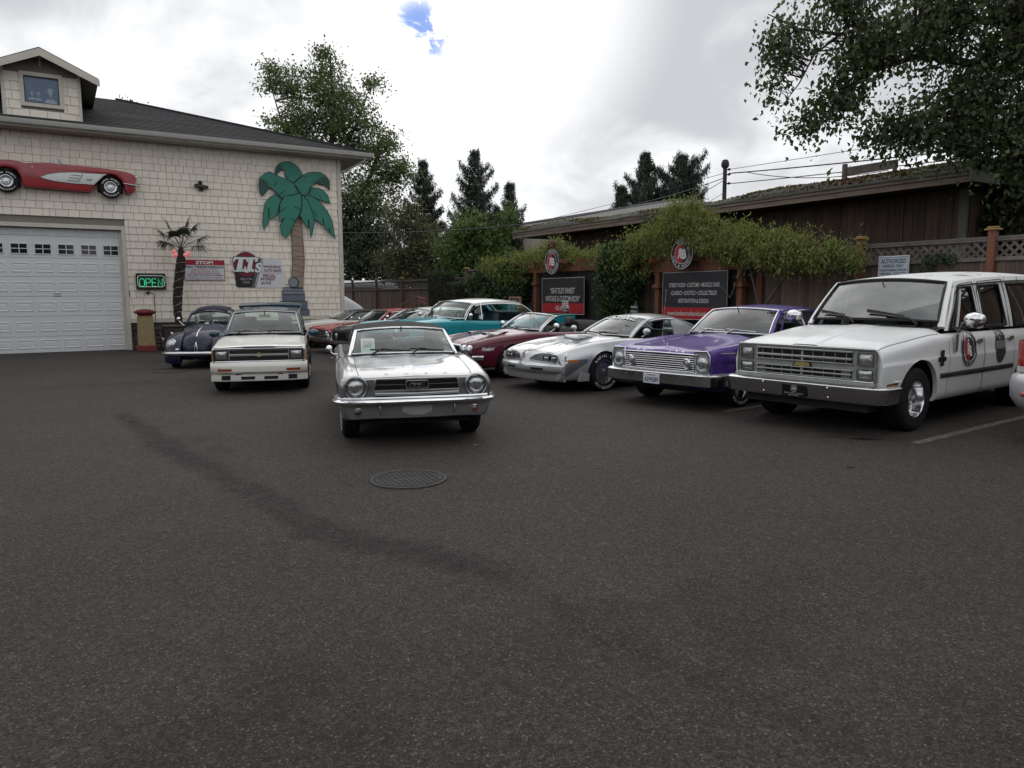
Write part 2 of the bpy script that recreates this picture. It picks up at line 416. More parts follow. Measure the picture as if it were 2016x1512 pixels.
class Car:
    """car frame: +x ahead, +y to the driver's left, origin on the ground under the front axle"""
    def __init__(c, name, label, cat, pos, heading, group=None):
        c.root = thing(name, label, cat, (pos[0], pos[1], 0), heading, group)
    def part(c, mb, name, mats, smooth=40, parent=None, label=None, normals=False):
        o = mb.build(name, mats, parent or c.root, smooth, normals=normals)
        if label: o['label'] = label
        return o
    # ---- body shell
    def shell(c, st, sec, paintm, wheels, arch_r, regions=(), opening=None, xs=(), dx=.06, arch_ymin=.45, name='body', label=None, capmat=None, arch_zs=None, lip=None):
        st = sorted(st); X = arr([q[0] for q in st])
        for wx, wz in wheels: xs = (*xs, wx)
        keys = sorted(set([*X, *[r[1] for r in regions], *[r[2] for r in regions], *xs] + ([opening[0], opening[1]] if opening else [])))
        xx = [keys[0]]
        for a, b in zip(keys[:-1], keys[1:]):
            k = max(1, int(math.ceil((b-a)/dx)))
            xx += [a+(b-a)*q/k for q in range(1, k+1)]
        xx = arr(xx); c.xx = xx
        W, T, Sh, B = [pchip(X, [q[i] for q in st], xx) for i in (1, 2, 3, 4)]
        c.prof = lambda x: [float(pchip(X, [q[i] for q in st], [x])[0]) for i in (1, 2, 3, 4)]
        rows = []
        for i, x in enumerate(xx):
            P = []
            for (fa, ref, val, r, ns) in sec:
                if callable(fa): fa = fa(x)
                v = val(x) if callable(val) else val
                z = T[i]+v if ref == 'T' else Sh[i]+v if ref == 'S' else B[i]+v if ref == 'B' else B[i]+(Sh[i]-B[i])*v
                P.append((fa*W[i], z))
            sm, idx = round_poly(np.array(P), [q[3] for q in sec], [q[4] for q in sec])
            rows.append(sm)
        H = np.array(rows); m = H.shape[1]-1
        G = np.zeros((len(xx), 2*m+1, 3)); G[:, :, 0] = xx[:, None]
        G[:, m:, 1] = H[:, :, 0]; G[:, m:, 2] = H[:, :, 1]
        G[:, :m, 1] = -H[:, :0:-1, 0]; G[:, :m, 2] = H[:, :0:-1, 1]
        c.G, c.hk, c.m = G, idx, m
        gi = np.gradient(G, axis=0); gj = np.gradient(G, axis=1); Nn = np.cross(gi, gj); Nn /= np.linalg.norm(Nn, axis=2, keepdims=True)+1e-12
        if Nn[len(xx)//2, m, 2] < 0: Nn = -Nn
        c.N = Nn
        # wheel openings
        ins = np.zeros(G.shape[:2], int)
        for w, (wx, wz) in enumerate(wheels):
            zs = 1.0 if arch_zs is None else arch_zs
            d = np.hypot(G[:, :, 0]-wx, (G[:, :, 2]-wz)/zs); rad = arch_r[w] if isinstance(arch_r, (list, tuple)) else arch_r
            hit = (d < rad) & (np.abs(G[:, :, 1]) > arch_ymin)
            jj = np.abs(np.arange(2*m+1)-m); hit[:, jj > idx[-2]] = False
            ins[hit] = w+1
        cells = {}
        na, nb = len(xx)-1, 2*m
        def region_of(x, j):
            hj = abs(j+.5-m); side = 1 if j+.5 > m else -1
            for r in regions:
                nm, x0, x1, h0, h1 = r[:5]
                if x0 < x < x1 and c.hk[h0] < hj < c.hk[h1]: return nm if r[5] == 0 else (nm, side)
            return name
        for i in range(na):
            xc = (xx[i]+xx[i+1])/2
            for j in range(nb):
                q = [(i, j), (i+1, j), (i+1, j+1), (i, j+1)]
                hj = abs(j+.5-m)
                if all(ins[p] for p in q): continue
                if hj > idx[-2] and any(abs(xc-wx) < (arch_r[w] if isinstance(arch_r, (list, tuple)) else arch_r)+dx for w, (wx, wz) in enumerate(wheels)): continue
                if opening and opening[0] < xc < opening[1] and hj < c.hk[opening[2]]: continue
                cells.setdefault(region_of(xc, j), []).append(q)
        Gd = G.copy(); rim = []
        for w, (wx, wz) in enumerate(wheels):
            zs = 1.0 if arch_zs is None else arch_zs
            rad = arch_r[w] if isinstance(arch_r, (list, tuple)) else arch_r
            k = ins == w+1
            dxz = Gd[k][:, [0, 2]]-[wx, wz]; dxz[:, 1] /= zs
            dl = np.linalg.norm(dxz, axis=1, keepdims=True)+1e-9
            nn = dxz/dl*rad; nn[:, 1] *= zs; Q = Gd[k]; Q[:, [0, 2]] = nn+[wx, wz]; Gd[k] = Q
        c.Gd = Gd
        edge = {}
        for nm, qs in cells.items():
            ids = {}; V = []; F = []
            for q in qs:
                f = []
                for p in q:
                    if p not in ids: ids[p] = len(V); V.append(Gd[p])
                    f.append(ids[p])
                F.append(f)
                for a in range(4):
                    e = (q[a], q[(a+1) % 4])
                    if ins[e[0]] and ins[e[1]]: edge[tuple(sorted(e))] = edge.get(tuple(sorted(e)), 0)+1
            mb = MB(); mb.add(V, F, 0); mats = [paintm]
            for r in regions:
                if len(r) > 6 and r[0] == (nm if isinstance(nm, str) else nm[0]): mats = [r[6]]
            if nm == name:
                for ie in (0, -1):
                    ring = Gd[ie][:]; mb.add(ring, [list(range(len(ring)))[::(1 if ie == 0 else -1)]], 0)
            pn = nm if isinstance(nm, str) else nm[0]
            o = c.part(mb, pn, mats, 38)
            if nm == name: c.body = o
            if nm == name and label: o['label'] = label
        # arch lips + dark wheel housings
        lips = {}
        for e, k in edge.items():
            if k != 1: continue
            a, b = Gd[e[0]], Gd[e[1]]; s = np.sign(a[1])
            lips.setdefault((s, ins[e[0]]), MB()).add([a, b, b-[0, s*.05, 0], a-[0, s*.05, 0]], [(0, 1, 2, 3)])
        for q in lips.values(): c.part(q, 'arch_lip', lip or paintm, 30)
        for w, (wx, wz) in enumerate(wheels):
            rad = (arch_r[w] if isinstance(arch_r, (list, tuple)) else arch_r)+.012
            Wd = c.prof(wx)[0]
            for s in (-1, 1):
                well = MB(); a = R(-9); a0, a1 = (a, math.pi-a) if s > 0 else (-math.pi+a, -a)
                well.lathe([(rad, .06), (rad, Wd-.42), (.01, Wd-.42)], (wx, s*(Wd-.03), wz), (0, -s, 0), 24, a0=a0, a1=a1, xref=(1, 0, 0)); c.part(well, 'wheel_well', DARK, None)
        bx0, bx1 = xx[0]+.12, xx[-1]-.12
        ub = MB(); zz = c.prof(-.7)[3]
        for x0, x1, yy in ((bx0, wheels[1][0]-.36, .6), (wheels[1][0]-.36, wheels[1][0]+.36, .40), (wheels[1][0]+.36, -.40, .72), (-.40, .40, .42), (.40, bx1, .62)):
            if x1 > x0: ub.b2((x0, -yy, max(zz, .2)+.01), (x1, yy, max(zz, .2)+.17))
        c.part(ub, 'underbody', DARK, None)
        return c
    def gaps(c, x0, x1, h0, h1, sides=(1, -1), w=.007, edges='ablr', name='panel_gap', lift=.0016):
        """dark shut lines round a panel of the shell"""
        i0, i1 = np.argmin(abs(c.xx-x0)), np.argmin(abs(c.xx-x1)); mb = MB()
        def line(pts, nrm, tdir):
            L = [p+n*lift-t*w/2 for p, n, t in zip(pts, nrm, tdir)]; Rr = [p+n*lift+t*w/2 for p, n, t in zip(pts, nrm, tdir)]
            mb.grid(np.array([L, Rr]))
        def U(v): return v/(np.linalg.norm(v, axis=-1, keepdims=True)+1e-12)
        gi = U(np.gradient(c.G, axis=0)); gj = U(np.gradient(c.G, axis=1))
        for s in sides:
            ja, jb = c.m+s*c.hk[h0], c.m+s*c.hk[h1]
            if h0 == 0 and s == -1 and len(sides) == 2: ja = c.m
            lo, hi = min(ja, jb), max(ja, jb)
            if 'a' in edges and h0 > 0: line(c.G[i0:i1+1, ja], c.N[i0:i1+1, ja], gj[i0:i1+1, ja])
            if 'b' in edges: line(c.G[i0:i1+1, jb], c.N[i0:i1+1, jb], gj[i0:i1+1, jb])
            if 'l' in edges: line(c.G[i0, lo:hi+1], c.N[i0, lo:hi+1], gi[i0, lo:hi+1])
            if 'r' in edges: line(c.G[i1, lo:hi+1], c.N[i1, lo:hi+1], gi[i1, lo:hi+1])
        return c.part(mb, name, GAP, None)
    def on_side(c, x, hfrac, s, lift=0.0):
        """point and normal of the shell side at x; hfrac = z"""
        i = np.argmin(abs(c.xx-x)); js = range(c.m, 2*c.m+1) if s > 0 else range(c.m, -1, -1)
        k0 = c.hk[2]; best = None
        for n_, j in enumerate(js):
            if n_ < k0: continue
            d = abs(c.G[i, j, 2]-hfrac)
            if best is None or d < best[0]: best = (d, j)
        def at(i):
            j = best[1]; k = j+1 if (c.G[i, j, 2] > hfrac) == (s > 0) else j-1; k = min(max(k, 0), 2*c.m); za, zb = c.G[i, j, 2], c.G[i, k, 2]
            q = 0 if abs(zb-za) < 1e-6 else min(1, max(0, (hfrac-za)/(zb-za))); return c.G[i, j, 1]*(1-q)+c.G[i, k, 1]*q, c.N[i, j]*(1-q)+c.N[i, k]*q
        i2 = min(max(i+(1 if x > c.xx[i] else -1), 0), len(c.xx)-1); u = 0 if i2 == i else min(1, abs(x-c.xx[i])/abs(c.xx[i2]-c.xx[i])); (ya, na), (yb, nb) = at(i), at(i2)
        N_ = unit(na*(1-u)+nb*u); return arr((x, ya*(1-u)+yb*u, hfrac))+N_*lift, N_
    def strip(c, x0, x1, z0, z1, s, name, m, r=.009, n=24, flat=None):
        """moulding along the body side from (x0,z0) to (x1,z1)"""
        P = []
        for q in range(n+1):
            x = x0+(x1-x0)*q/n; z = z0+(z1-z0)*q/n; p, _ = c.on_side(x, z, s, .004); P.append(p)
        mb = MB()
        if flat: 
            G = np.array([[p+[0, s*.004, flat/2] for p in P], [p+[0, s*.010, flat*.3] for p in P], [p+[0, s*.010, -flat*.3] for p in P], [p+[0, s*.004, -flat/2] for p in P]]); mb.grid(G)
        else: mb.tube(P, r, 6)
        return c.part(mb, name, m, 60)
    def warp(c, zk, zv):
        for o in c.root.children:
            if o.name.split('.')[0] == 'wheel' or o.type != 'MESH': continue
            for q in (o, *o.children):
                me = q.data; V = np.empty(len(me.vertices)*3, np.float32); me.vertices.foreach_get('co', V); V = V.reshape(-1, 3); z = V[:, 2]
                V[:, 2] = np.where(z <= zk[-1], np.interp(z, zk, zv), z+zv[-1]-zk[-1]); me.vertices.foreach_set('co', V.ravel()); me.update()
    # ---- cabin
    def cabin(c, wb, wt, rt, rb, paintm, windows, bow_b=.14, bow_t=.10, crown=.05, arch=.03, uw=.93, vw=.93, roofm=None, glassm=None, trim=CHROME, trim_r=.010,
              bulge=.03, rear_glass=True, side_glass=True, drop=.035, rail=CHROME, pillarm=None, ru=.9, rbow=.06, header=True, roof_name='roof', rail_out=.012, sideglassm=None, rear_uw=.86, pane=True, rv=(.12, .9), roofside=.012, vlo=0.03, belt_pts=None):
        roofm = roofm or paintm; glassm = glassm or GL_CLEAR; pillarm = pillarm or paintm; sg = sideglassm or glassm
        wb, wt, rt, rb = map(arr, (wb, wt, rt, rb))
        base = lambda u: arr((wb[0]-bow_b*u*u, wb[1]*u, wb[2]-.015*u*u))
        top = lambda u: arr((wt[0]-bow_t*u*u, wt[1]*u, wt[2]-crown*u*u))
        rtop = lambda u: arr((rt[0]+.05*u*u, rt[1]*u, rt[2]-crown*u*u))
        rbase = lambda u: arr((rb[0]+rbow*u*u, rb[1]*u, rb[2]-.01*u*u))
        ws = lambda u, v, o=0.0: base(u)*(1-v)+top(u)*v+arr((1, 0, .8))*(bulge*4*v*(1-v)*(1-u*u*.5)+o)
        us = np.linspace(-uw, uw, 15); vv = np.linspace(vlo, vw, 7)
        c.ws = ws; c.gh = dict(base=base, top=top, rtop=rtop, rbase=rbase)
        if pane: c.part(MB().grid([[ws(u, v) for v in vv] for u in us]), 'windscreen', glassm, 180)
        # pillars and header as a thin frame of the same surface
        for s in (-1, 1):
            fr = MB(); uu = [uw*s, (uw+1)/2*s, s]; ve = np.linspace(-.03, 1, 8)
            G = np.array([[ws(u, v, .004) for v in ve] for u in uu]); fr.slab(G if s > 0 else G[::-1], (0.75, 0, .5), .035); c.part(fr, 'windscreen_pillar', pillarm, 45, normals=True)
        loop = [ws(u, vlo) for u in us]+[ws(uw, v) for v in vv[1:]]+[ws(u, vw) for u in us[::-1][1:]]+[ws(-uw, v) for v in vv[::-1][1:-1]]
        tr = MB(); loop = [p+arr((.008, 0, .006)) for p in loop]; tr.tube(loop, trim_r, 6, True)
        c.part(tr, 'windscreen_trim', trim, 60)
        if rt[0] < -90: 
            hd = MB(); ue = np.linspace(-1, 1, 17)
            G = np.array([[ws(u, v, .004) for v in (vw, (vw+1)/2, 1.0)] for u in ue]); hd.slab(G[::-1], (0.6, 0, .6), .03); c.part(hd, 'windscreen_header', pillarm, 45, normals=True)
            return c
        # roof skin, from the glass top over the header to the back glass
        ue = list(np.linspace(-1, 1, 17)); ts = np.linspace(0, 1, 13); rows = []
        for u in ue:
            row = [ws(u, vw, .004)] if header else []
            for t in ts:
                p = top(u)*(1-t)+rtop(u)*t; p[2] += arch*4*t*(1-t)*(1-.3*u*u); row.append(p)
            rows.append(row)
        rows = np.array(rows)
        e0, e1 = rows[0].copy(), rows[-1].copy(); e0[:, 1] -= roofside; e1[:, 1] += roofside; e0[:, 2] -= drop; e1[:, 2] -= drop
        Gr = np.concatenate([[e0], rows, [e1]])
        rf = MB(); rf.slab(Gr[::-1], (0, 0, 1), .02); c.part(rf, roof_name, roofm, 42, normals=True)
        c.roof_edge = {1: e1, -1: e0}
        # sides: belt line to roof rail, alternate pillars and panes
        xa, xb = base(1)[0], rbase(1)[0]
        for s in (-1, 1):
            e = c.roof_edge[s]; 
            def rl(x, e=e):
                o = np.argsort(e[:, 0]); return arr((x, np.interp(x, e[o, 0], e[o, 1]), np.interp(x, e[o, 0], e[o, 2])))
            b0, b1 = base(1), rbase(1)
            def bl(x):
                if belt_pts:
                    q = sorted(belt_pts); return arr((x, s*np.interp(x, [k[0] for k in q], [k[1] for k in q]), np.interp(x, [k[0] for k in q], [k[2] for k in q])))
                t = (b0[0]-x)/(b0[0]-b1[0]); return arr((x, s*(b0[1]*(1-t)+b1[1]*t), b0[2]*(1-t)+b1[2]*t-.012))
            rub = MB()
            for kind, x0b, x0t, x1b, x1t in windows:
                cor = [bl(x0b), bl(x1b), rl(x1t), rl(x0t)]
                G = np.array([[cor[0]*(1-q)*(1-p)+cor[1]*q*(1-p)+cor[2]*q*p+cor[3]*(1-q)*p+arr((0, s*.02*4*p*(1-p)*.6, 0)) for p in np.linspace(0, 1, 5)] for q in np.linspace(0, 1, 4)])
                if kind == 'g':
                    H = G-arr((0, s*.012, 0)); (c.part(MB().grid(H), 'side_window', sg, 180) if side_glass else None)
                elif kind == 'o': pass
                else: c.part(MB().slab(G if s < 0 else G[::-1], (0, s, 0), .03), 'roof_pillar', pillarm, 45, normals=True)
            if rail is not None:
                rub.tube([p+arr((0, s*rail_out, .0)) for p in e[1 if header else 0:]], .010, 6)
                c.part(rub, 'drip_rail', rail, 60)
        # back glass
        rw = lambda u, v: rbase(u)*(1-v)+rtop(u)*v+arr((-1, 0, .8))*.03*4*v*(1-v)
        if rear_glass:
            c.part(MB().grid([[rw(u, v) for v in np.linspace(rv[0], rv[1], 5)] for u in np.linspace(-rear_uw, rear_uw, 9)]), 'rear_window', glassm, 180)
            fr = MB()
            for s in (-1, 1):
                G = np.array([[rw(u, v) for v in np.linspace(0, 1, 6)] for u in (rear_uw*s, (rear_uw+1)/2*s, s)]); fr.slab(G, (-.6, 0, .6), .03)
            for va, vb in ((0, rv[0]), (rv[1], 1)):
                G = np.array([[rw(u, v) for v in (va, (va+vb)/2, vb)] for u in np.linspace(-rear_uw, rear_uw, 9)]); fr.slab(G, (-.6, 0, .6), .03)
            c.part(fr, 'rear_window_frame', roofm, 45, normals=True)
        return c
    def interior(c, x0, x1, w, z0, zb, seatm=INTB, seats=((-1.3, .38), (-1.3, -.38)), bench=None, dash=None, wheel=True, headrest=False, rake=.22, seat_h=.55, mirror=None, floor=.28, wheel_y=.37, dashm=None):
        tub = MB(); 
        tub.b2((x1, -w, floor), (x0, w, floor+.02)); tub.b2((x0-.02, -w, floor), (x0, w, zb)); tub.b2((x1, -w, floor), (x1+.02, w, zb-.05))
        for s in (-1, 1): tub.b2((x1, s*w-.012, floor), (x0, s*w+.012, zb-.02))
        c.part(tub, 'cabin_floor', INTB, None)
        d = MB(); dz = dash or zb
        d.grid([[(x0+.02, y, dz), (x0-.16, y, dz+.02), (x0-.27, y, dz-.03), (x0-.25, y, dz-.25)] for y in np.linspace(-w, w, 7)]); c.part(d, 'dashboard', dashm or INTB, 50)
        for (sx, sy) in seats:
            b = MB(); b.rbox((sx+.12, sy, z0+.08), (.52, .52, .18), .06); rot = Matrix.Rotation(-rake, 3, 'Y')
            b.rbox((sx-.20, sy, z0+.14+seat_h/2), (.16, .50, seat_h), .06, rot)
            if headrest: b.rbox((sx-.28, sy, z0+.14+seat_h+.10), (.10, .28, .18), .04, rot)
            c.part(b, 'seat', seatm, 50)
        if bench:
            b = MB(); bx = bench; b.rbox((bx+.12, 0, z0+.08), (.5, 1.8*w, .18), .06); b.rbox((bx-.2, 0, z0+.14+seat_h/2), (.16, 1.8*w, seat_h), .06, Matrix.Rotation(-rake, 3, 'Y')); c.part(b, 'rear_seat', seatm, 50)
        if wheel:
            b = MB(); cx = arr((x0-.42, wheel_y, dz+.02)); axv = unit((-.9, 0, .45)); u = arr((0, 1, 0)); wv = np.cross(axv, u)
            b.tube([cx+.19*(math.cos(t)*u+math.sin(t)*wv) for t in np.linspace(0, 2*math.pi, 25)[:-1]], .013, 6, True)
            for t in (0, math.pi, 4.71): b.bar(cx, cx+.18*(math.cos(t)*u+math.sin(t)*wv), .02, .012)
            b.tube([cx, cx-axv*.3], .03, 8); c.part(b, 'steering_wheel', BLACK, 60)
        if mirror is not None:
            b = MB(); b.rbox(mirror, (.03, .22, .06), .012); b.tube([arr(mirror)+[.01, 0, .03], arr(mirror)+[.06, 0, .10]], .008); c.part(b, 'rear_view_mirror', BLACK, 50)
        return c
    # ---- wheels
    def wheel(c, x, y, rad, w, rr, style='cap', steer=0.0, white=None, band=None, hubm=CHROME):
        s = 1 if y > 0 else -1; o = arr((x, y, rad)); ax = unit((s*math.sin(steer)*-1, s*math.cos(steer), 0))
        u0 = np.cross(ax, (0, 0, 1)); W2 = w/2
        t = MB(); t.lathe([(rr, -W2), (rad*.80, -W2-.008), (rad-.03, -W2), (rad-.006, -W2+.022), (rad, -W2+.05), (rad, W2-.05), (rad-.006, W2-.022), (rad-.03, W2), (rad*.82, W2+.008), (rr+.012, W2), (rr, W2-.014), (rr-.01, -W2)], o, ax, 44)
        for q in range(60):           # tread blocks
            a = 2*math.pi*q/60
            for k in (-1, 1):
                e = arr((0, 0, 1))*math.sin(a)+u0*math.cos(a)
                t.bar(o+e*(rad-.004)+ax*k*W2*.15, o+e*(rad-.004)+ax*k*W2*.72, .014, .012, up=e)
        wo = c.part(t, 'wheel', RUBBER, 40)
        r = MB(); U, Wv = arr((0, 0, 1)), u0
        A = lambda *p: [(q[0]*rr, W2*q[1]) for q in p]
        if style == 'cap':
            r.lathe(A((1.03, .86), (1.02, .98), (.95, .96), (.88, .55), (.64, .50), (.60, .72), (.40, .95), (.15, 1.0), (.001, 1.0)), o, ax, 36)
            c.part(r, 'rim', hubm, 40, wo)
        elif style == 'disc':          # full wheel cover
            r.lathe(A((1.03, .86), (1.03, .98), (.95, 1.0), (.86, .82), (.55, .86), (.5, 1.0), (.2, 1.06), (.001, 1.06)), o, ax, 36)
            for q in range(24):
                a = 2*math.pi*q/24; e = U*math.sin(a)+Wv*math.cos(a); r.bar(o+e*rr*.58+ax*W2*.9, o+e*rr*.84+ax*W2*.9, .012, .02, up=ax)
            c.part(r, 'wheel_cover', hubm, 40, wo)
        elif style == 'slot':          # deep-dish slotted mag
            r.lathe(A((1.03, .84), (1.03, .98), (.97, 1.0), (.93, .80), (.90, .35), (.80, .05)), o, ax, 40); c.part(r, 'rim', hubm, 40, wo)
            q_ = MB(); q_.lathe(A((.92, -.3), (.80, -.25), (.001, -.3)), o, ax, 32); c.part(q_, 'brake_disc', DARK, 40, wo)
            sp = MB()
            for q in range(5):
                a = 2*math.pi*q/5+.3; e = U*math.sin(a)+Wv*math.cos(a); f = -U*math.cos(a)+Wv*math.sin(a)
                G = [[o+e*rr*ra+f*rr*wd*k+ax*W2*h for k in (-1, -.5, 0, .5, 1)] for ra, wd, h in ((.2, .16, .52), (.45, .19, .48), (.7, .25, .22), (.9, .33, .02))]
                sp.slab(G, ax, .03)
            sp.lathe(A((.44, .48), (.40, .52), (.26, .55), (.24, .80), (.16, .90), (.001, .92)), o, ax, 28)
            c.part(sp, 'wheel_centre', ALU, 40, wo, normals=True)
        elif style == 'web':           # lattice alloy
            r.lathe(A((1.03, .84), (1.03, .98), (.96, .97), (.93, .55), (.90, -.1)), o, ax, 40); c.part(r, 'rim', ALU, 40, wo)
            q_ = MB(); q_.lathe(A((.92, -.1), (.001, -.1)), o, ax, 32); c.part(q_, 'brake_disc', DARK, 40, wo)
            sp = MB(); n = 8
            P = lambda ra, a, h: o+(U*math.sin(a)+Wv*math.cos(a))*rr*ra+ax*W2*h
            for q in range(n):
                a, d = 2*math.pi*q/n, math.pi/n
                sp.bar(P(.18, a, .62), P(.52, a-d*.55, .60), .02, .022, up=ax); sp.bar(P(.18, a, .62), P(.52, a+d*.55, .60), .02, .022, up=ax)
                sp.bar(P(.52, a-d*.55, .60), P(.93, a, .52), .018, .022, up=ax); sp.bar(P(.52, a+d*.55, .60), P(.93, a, .52), .018, .022, up=ax)
                sp.bar(P(.52, a+d*.55, .60), P(.93, a+d, .52), .018, .022, up=ax); sp.bar(P(.52, a+d*1.45, .60), P(.93, a+d, .52), .018, .022, up=ax)
            sp.lathe(A((.22, .58), (.22, .72), (.12, .80), (.001, .80)), o, ax, 24); c.part(sp, 'wheel_spokes', ALU, 40, wo)
        elif style == 'mag':           # five plain spokes
            r.lathe(A((1.03, .84), (1.03, .98), (.96, 1.0), (.92, .75), (.88, .1)), o, ax, 40); c.part(r, 'rim', hubm, 40, wo)
            q_ = MB(); q_.lathe(A((.92, -.2), (.001, -.2)), o, ax, 32); c.part(q_, 'brake_disc', DARK, 40, wo)
            sp = MB()
            for q in range(5):
                a = 2*math.pi*q/5; e = U*math.sin(a)+Wv*math.cos(a); sp.bar(o+e*rr*.1+ax*W2*.55, o+e*rr*.93+ax*W2*.5, .07, .035, up=ax, b=.008)
            sp.lathe(A((.25, .55), (.25, .85), (.15, .95), (.001, .95)), o, ax, 24); c.part(sp, 'wheel_centre', SILVERT, 40, wo)
        if band:                       # white sidewall ring
            b = MB(); b.lathe([(rad*band[0], W2+.0065), (rad*band[1], W2+.0095)], o, ax, 44); c.part(b, 'whitewall', WHITE, None, wo)
        if white:
            b = MB(); hh = (rad-rr)*.34; rc = (rad+rr)/2+.004
            uu = np.cross((0, 0, 1), ax)
            for txt, mid in white: ring_text(b, txt, o+ax*(W2+.009), uu, arr((0, 0, 1)), rc, hh, mid, math.degrees(hh*1.15/rc), top=True, bold=.03, lift=.002)
            if b.n: c.part(b, 'tyre_lettering', WHITE, None, wo)
        return wo
    # ---- front-end bits
    def headlamp(c, p, r, depth=.03, bez=CHROME, bezw=.018, n=28, d=(1, 0, 0), recess=None, lens=None):
        p = arr(p); mb = MB(); mb.lathe([(r+bezw, -.02), (r+bezw, .004), (r+bezw*.5, .014), (r, .004), (r-.004, -.012)], p, d, n)
        b = c.part(mb, 'headlight', bez, 40)
        l = MB(); l.lathe([(r, -.004), (r*.9, .016), (r*.6, .03), (r*.3, .036), (.0005, .038)], p, d, n); o = c.part(l, 'lens', lens or LENS, 60, b)
        return b
    def headrect(c, p, w, h, bez=BLACK, rim=.018, name='headlight', lens=None, yaw=0.0):
        p = arr(p); ca, sa = math.cos(yaw), math.sin(yaw); U, W = arr((-sa, ca, 0)), arr((0, 0, 1)); Nn = arr((ca, sa, 0))
        mb = MB(); o_ = rrect(w+2*rim, h+2*rim, .015, 3); i_ = rrect(w, h, .012, 3); k = len(o_)
        V = [p+a*U+b*W-Nn*.02 for a, b in o_]+[p+a*U+b*W+Nn*.008 for a, b in o_]+[p+a*U+b*W+Nn*.008 for a, b in i_]+[p+a*U+b*W-Nn*.015 for a, b in i_]
        F = [(r_*k+i, r_*k+(i+1) % k, (r_+1)*k+(i+1) % k, (r_+1)*k+i) for r_ in range(3) for i in range(k)]
        mb.add(V, F); b = c.part(mb, name, bez, 40)
        l = MB(); G = [[p+U*w*(a-.5)+W*h*(q-.5)+Nn*(-.008+.02*(1-(2*a-1)**2)*(1-(2*q-1)**2)) for q in np.linspace(0, 1, 5)] for a in np.linspace(0, 1, 7)]
        l.grid(G); c.part(l, 'lens', lens or LENS, 80, b); return b
    def bumper(c, path, prof, m=CHROME, name='bumper', mirror=True, smooth=45):
        """prof: (out, z) section swept along path [(x,y)], y>=0, mirrored"""
        P = [arr(q) for q in path]
        if mirror: P = [arr((q[0], -q[1])) for q in P[::-1] if q[1] > 1e-6]+P
        P = np.array(P); T = np.gradient(P, axis=0); T /= np.linalg.norm(T, axis=1, keepdims=True); Nn = np.c_[T[:, 1], -T[:, 0]]
        G = np.array([[(P[i, 0]+Nn[i, 0]*o, P[i, 1]+Nn[i, 1]*o, z) for o, z in prof] for i in range(len(P))])
        mb = MB(); mb.grid(G); 
        for e in (G[0], G[-1]): mb.add(e, [list(range(len(e)))])
        return c.part(mb, name, m, smooth, normals=True)
    def wiper(c, u0, u1, v=.10, rise=.03, m=BLACK):
        mb = MB(); n = 8; P = [c.ws(u0+(u1-u0)*q/n, v+rise*q/n, .022) for q in range(n+1)]
        mb.tube(P, .010, 5); mb.tube([c.ws(u1, v-.10, .02), c.ws(u1*.7+u0*.3, v+rise*.7, .035), c.ws((u0+u1)/2, v+rise*.5, .03)], .008, 5)
        return c.part(mb, 'wiper', m, 60)
    def door_mirror(c, p, s, size=(.06, .16, .10), m=CHROME, stem=True, foot=None):
        p = arr(p); mb = MB(); w = arr(size)
        mb.lathe([(.001, .03), (.35, .028), (.8, .012), (1.0, -.01), (.98, -.03)], p, (1, 0, 0), 20, sc=(w[2]/2, w[1]/2), xref=(0, 0, 1))
        o = c.part(mb, 'door_mirror', m, 50); g = MB(); g.lathe([(.001, 0), (.97, 0)], p-[.0305, 0, 0], (1, 0, 0), 20, sc=(w[2]/2, w[1]/2), xref=(0, 0, 1)); c.part(g, 'mirror_glass', CHROME, None, o)
        if stem:
            f = arr(foot) if foot is not None else p+[-.02, -s*.12, -.09]; t = MB(); t.tube([p-[.01, 0, w[2]*.3], (p+f)/2+[0, 0, -.03], f], .011, 6); c.part(t, 'mirror_arm', m, 60, o)
        return o
    def text(c, body, o, U, W, m, h=None, w=None, name='lettering', **k):
        mb = MB(); text_into(mb, body, o, U, W, h, w, **k); return c.part(mb, name, m, None)
PLACES = dict(suburban=(4.213, 9.525, -2.492, 1.017), plymouth=(2.767, 11.429, -2.441, 0.977), transam=(1.053, 13.35, -2.518, 0.992), firebird=(-0.474, 15.404, -2.558, 0.985), s10=(-4.421, 13.164, -1.323, 0.927), beetle=(-7.196, 17.311, -1.426, 0.92), chevy=(-2.32, 17.1, -2.45, 1.05), red=(-4.93, 21.85, -2.531, 0.885), navy=(-3.569, 19.644, -2.412, 0.987), mustang=(-1.211, 8.765, -1.331, 0.984), far=(-6.4, 24.15, -2.55, 0.9), suv=(9.2, 9.33, 0.55, 1.0))
ZMAP = {'suburban': ([0, 0.42, 0.6, 0.905, 1.15, 1.66, 1.8], [0, 0.385, 0.565, 0.86, 1.23, 1.77, 1.94]), 'plymouth': ([0, 0.5, 0.68, 0.96, 1.3, 1.4], [0, 0.46, 0.68, 1.01, 1.41, 1.51]), 'transam': ([0, 0.25, 0.47, 0.61, 0.92, 1.17, 1.265], [0, 0.24, 0.43, 0.58, 0.9, 1.2, 1.3]), 'firebird': ([0, 0.62, 0.9, 1.17], [0, 0.575, 0.93, 1.225]), 's10': ([0, 0.27, 0.6, 0.72, 1.02, 1.42, 1.6], [0, 0.24, 0.57, 0.7, 1.02, 1.42, 1.6]), 'mustang': ([0, 0.5, 0.65, 0.91, 1.17, 1.27], [0, 0.5, 0.675, 0.9, 1.19, 1.29]), 'beetle': ([0, 0.49, 0.64, 1.07, 1.5], [0, 0.42, 0.6, 1.09, 1.53]), 'red': ([0, 0.7, 0.97, 1.26], [0, 0.66, 0.96, 1.33]), 'navy': ([0, 0.5, 0.8, 0.97, 1.24], [0, 0.44, 0.74, 0.98, 1.28])}
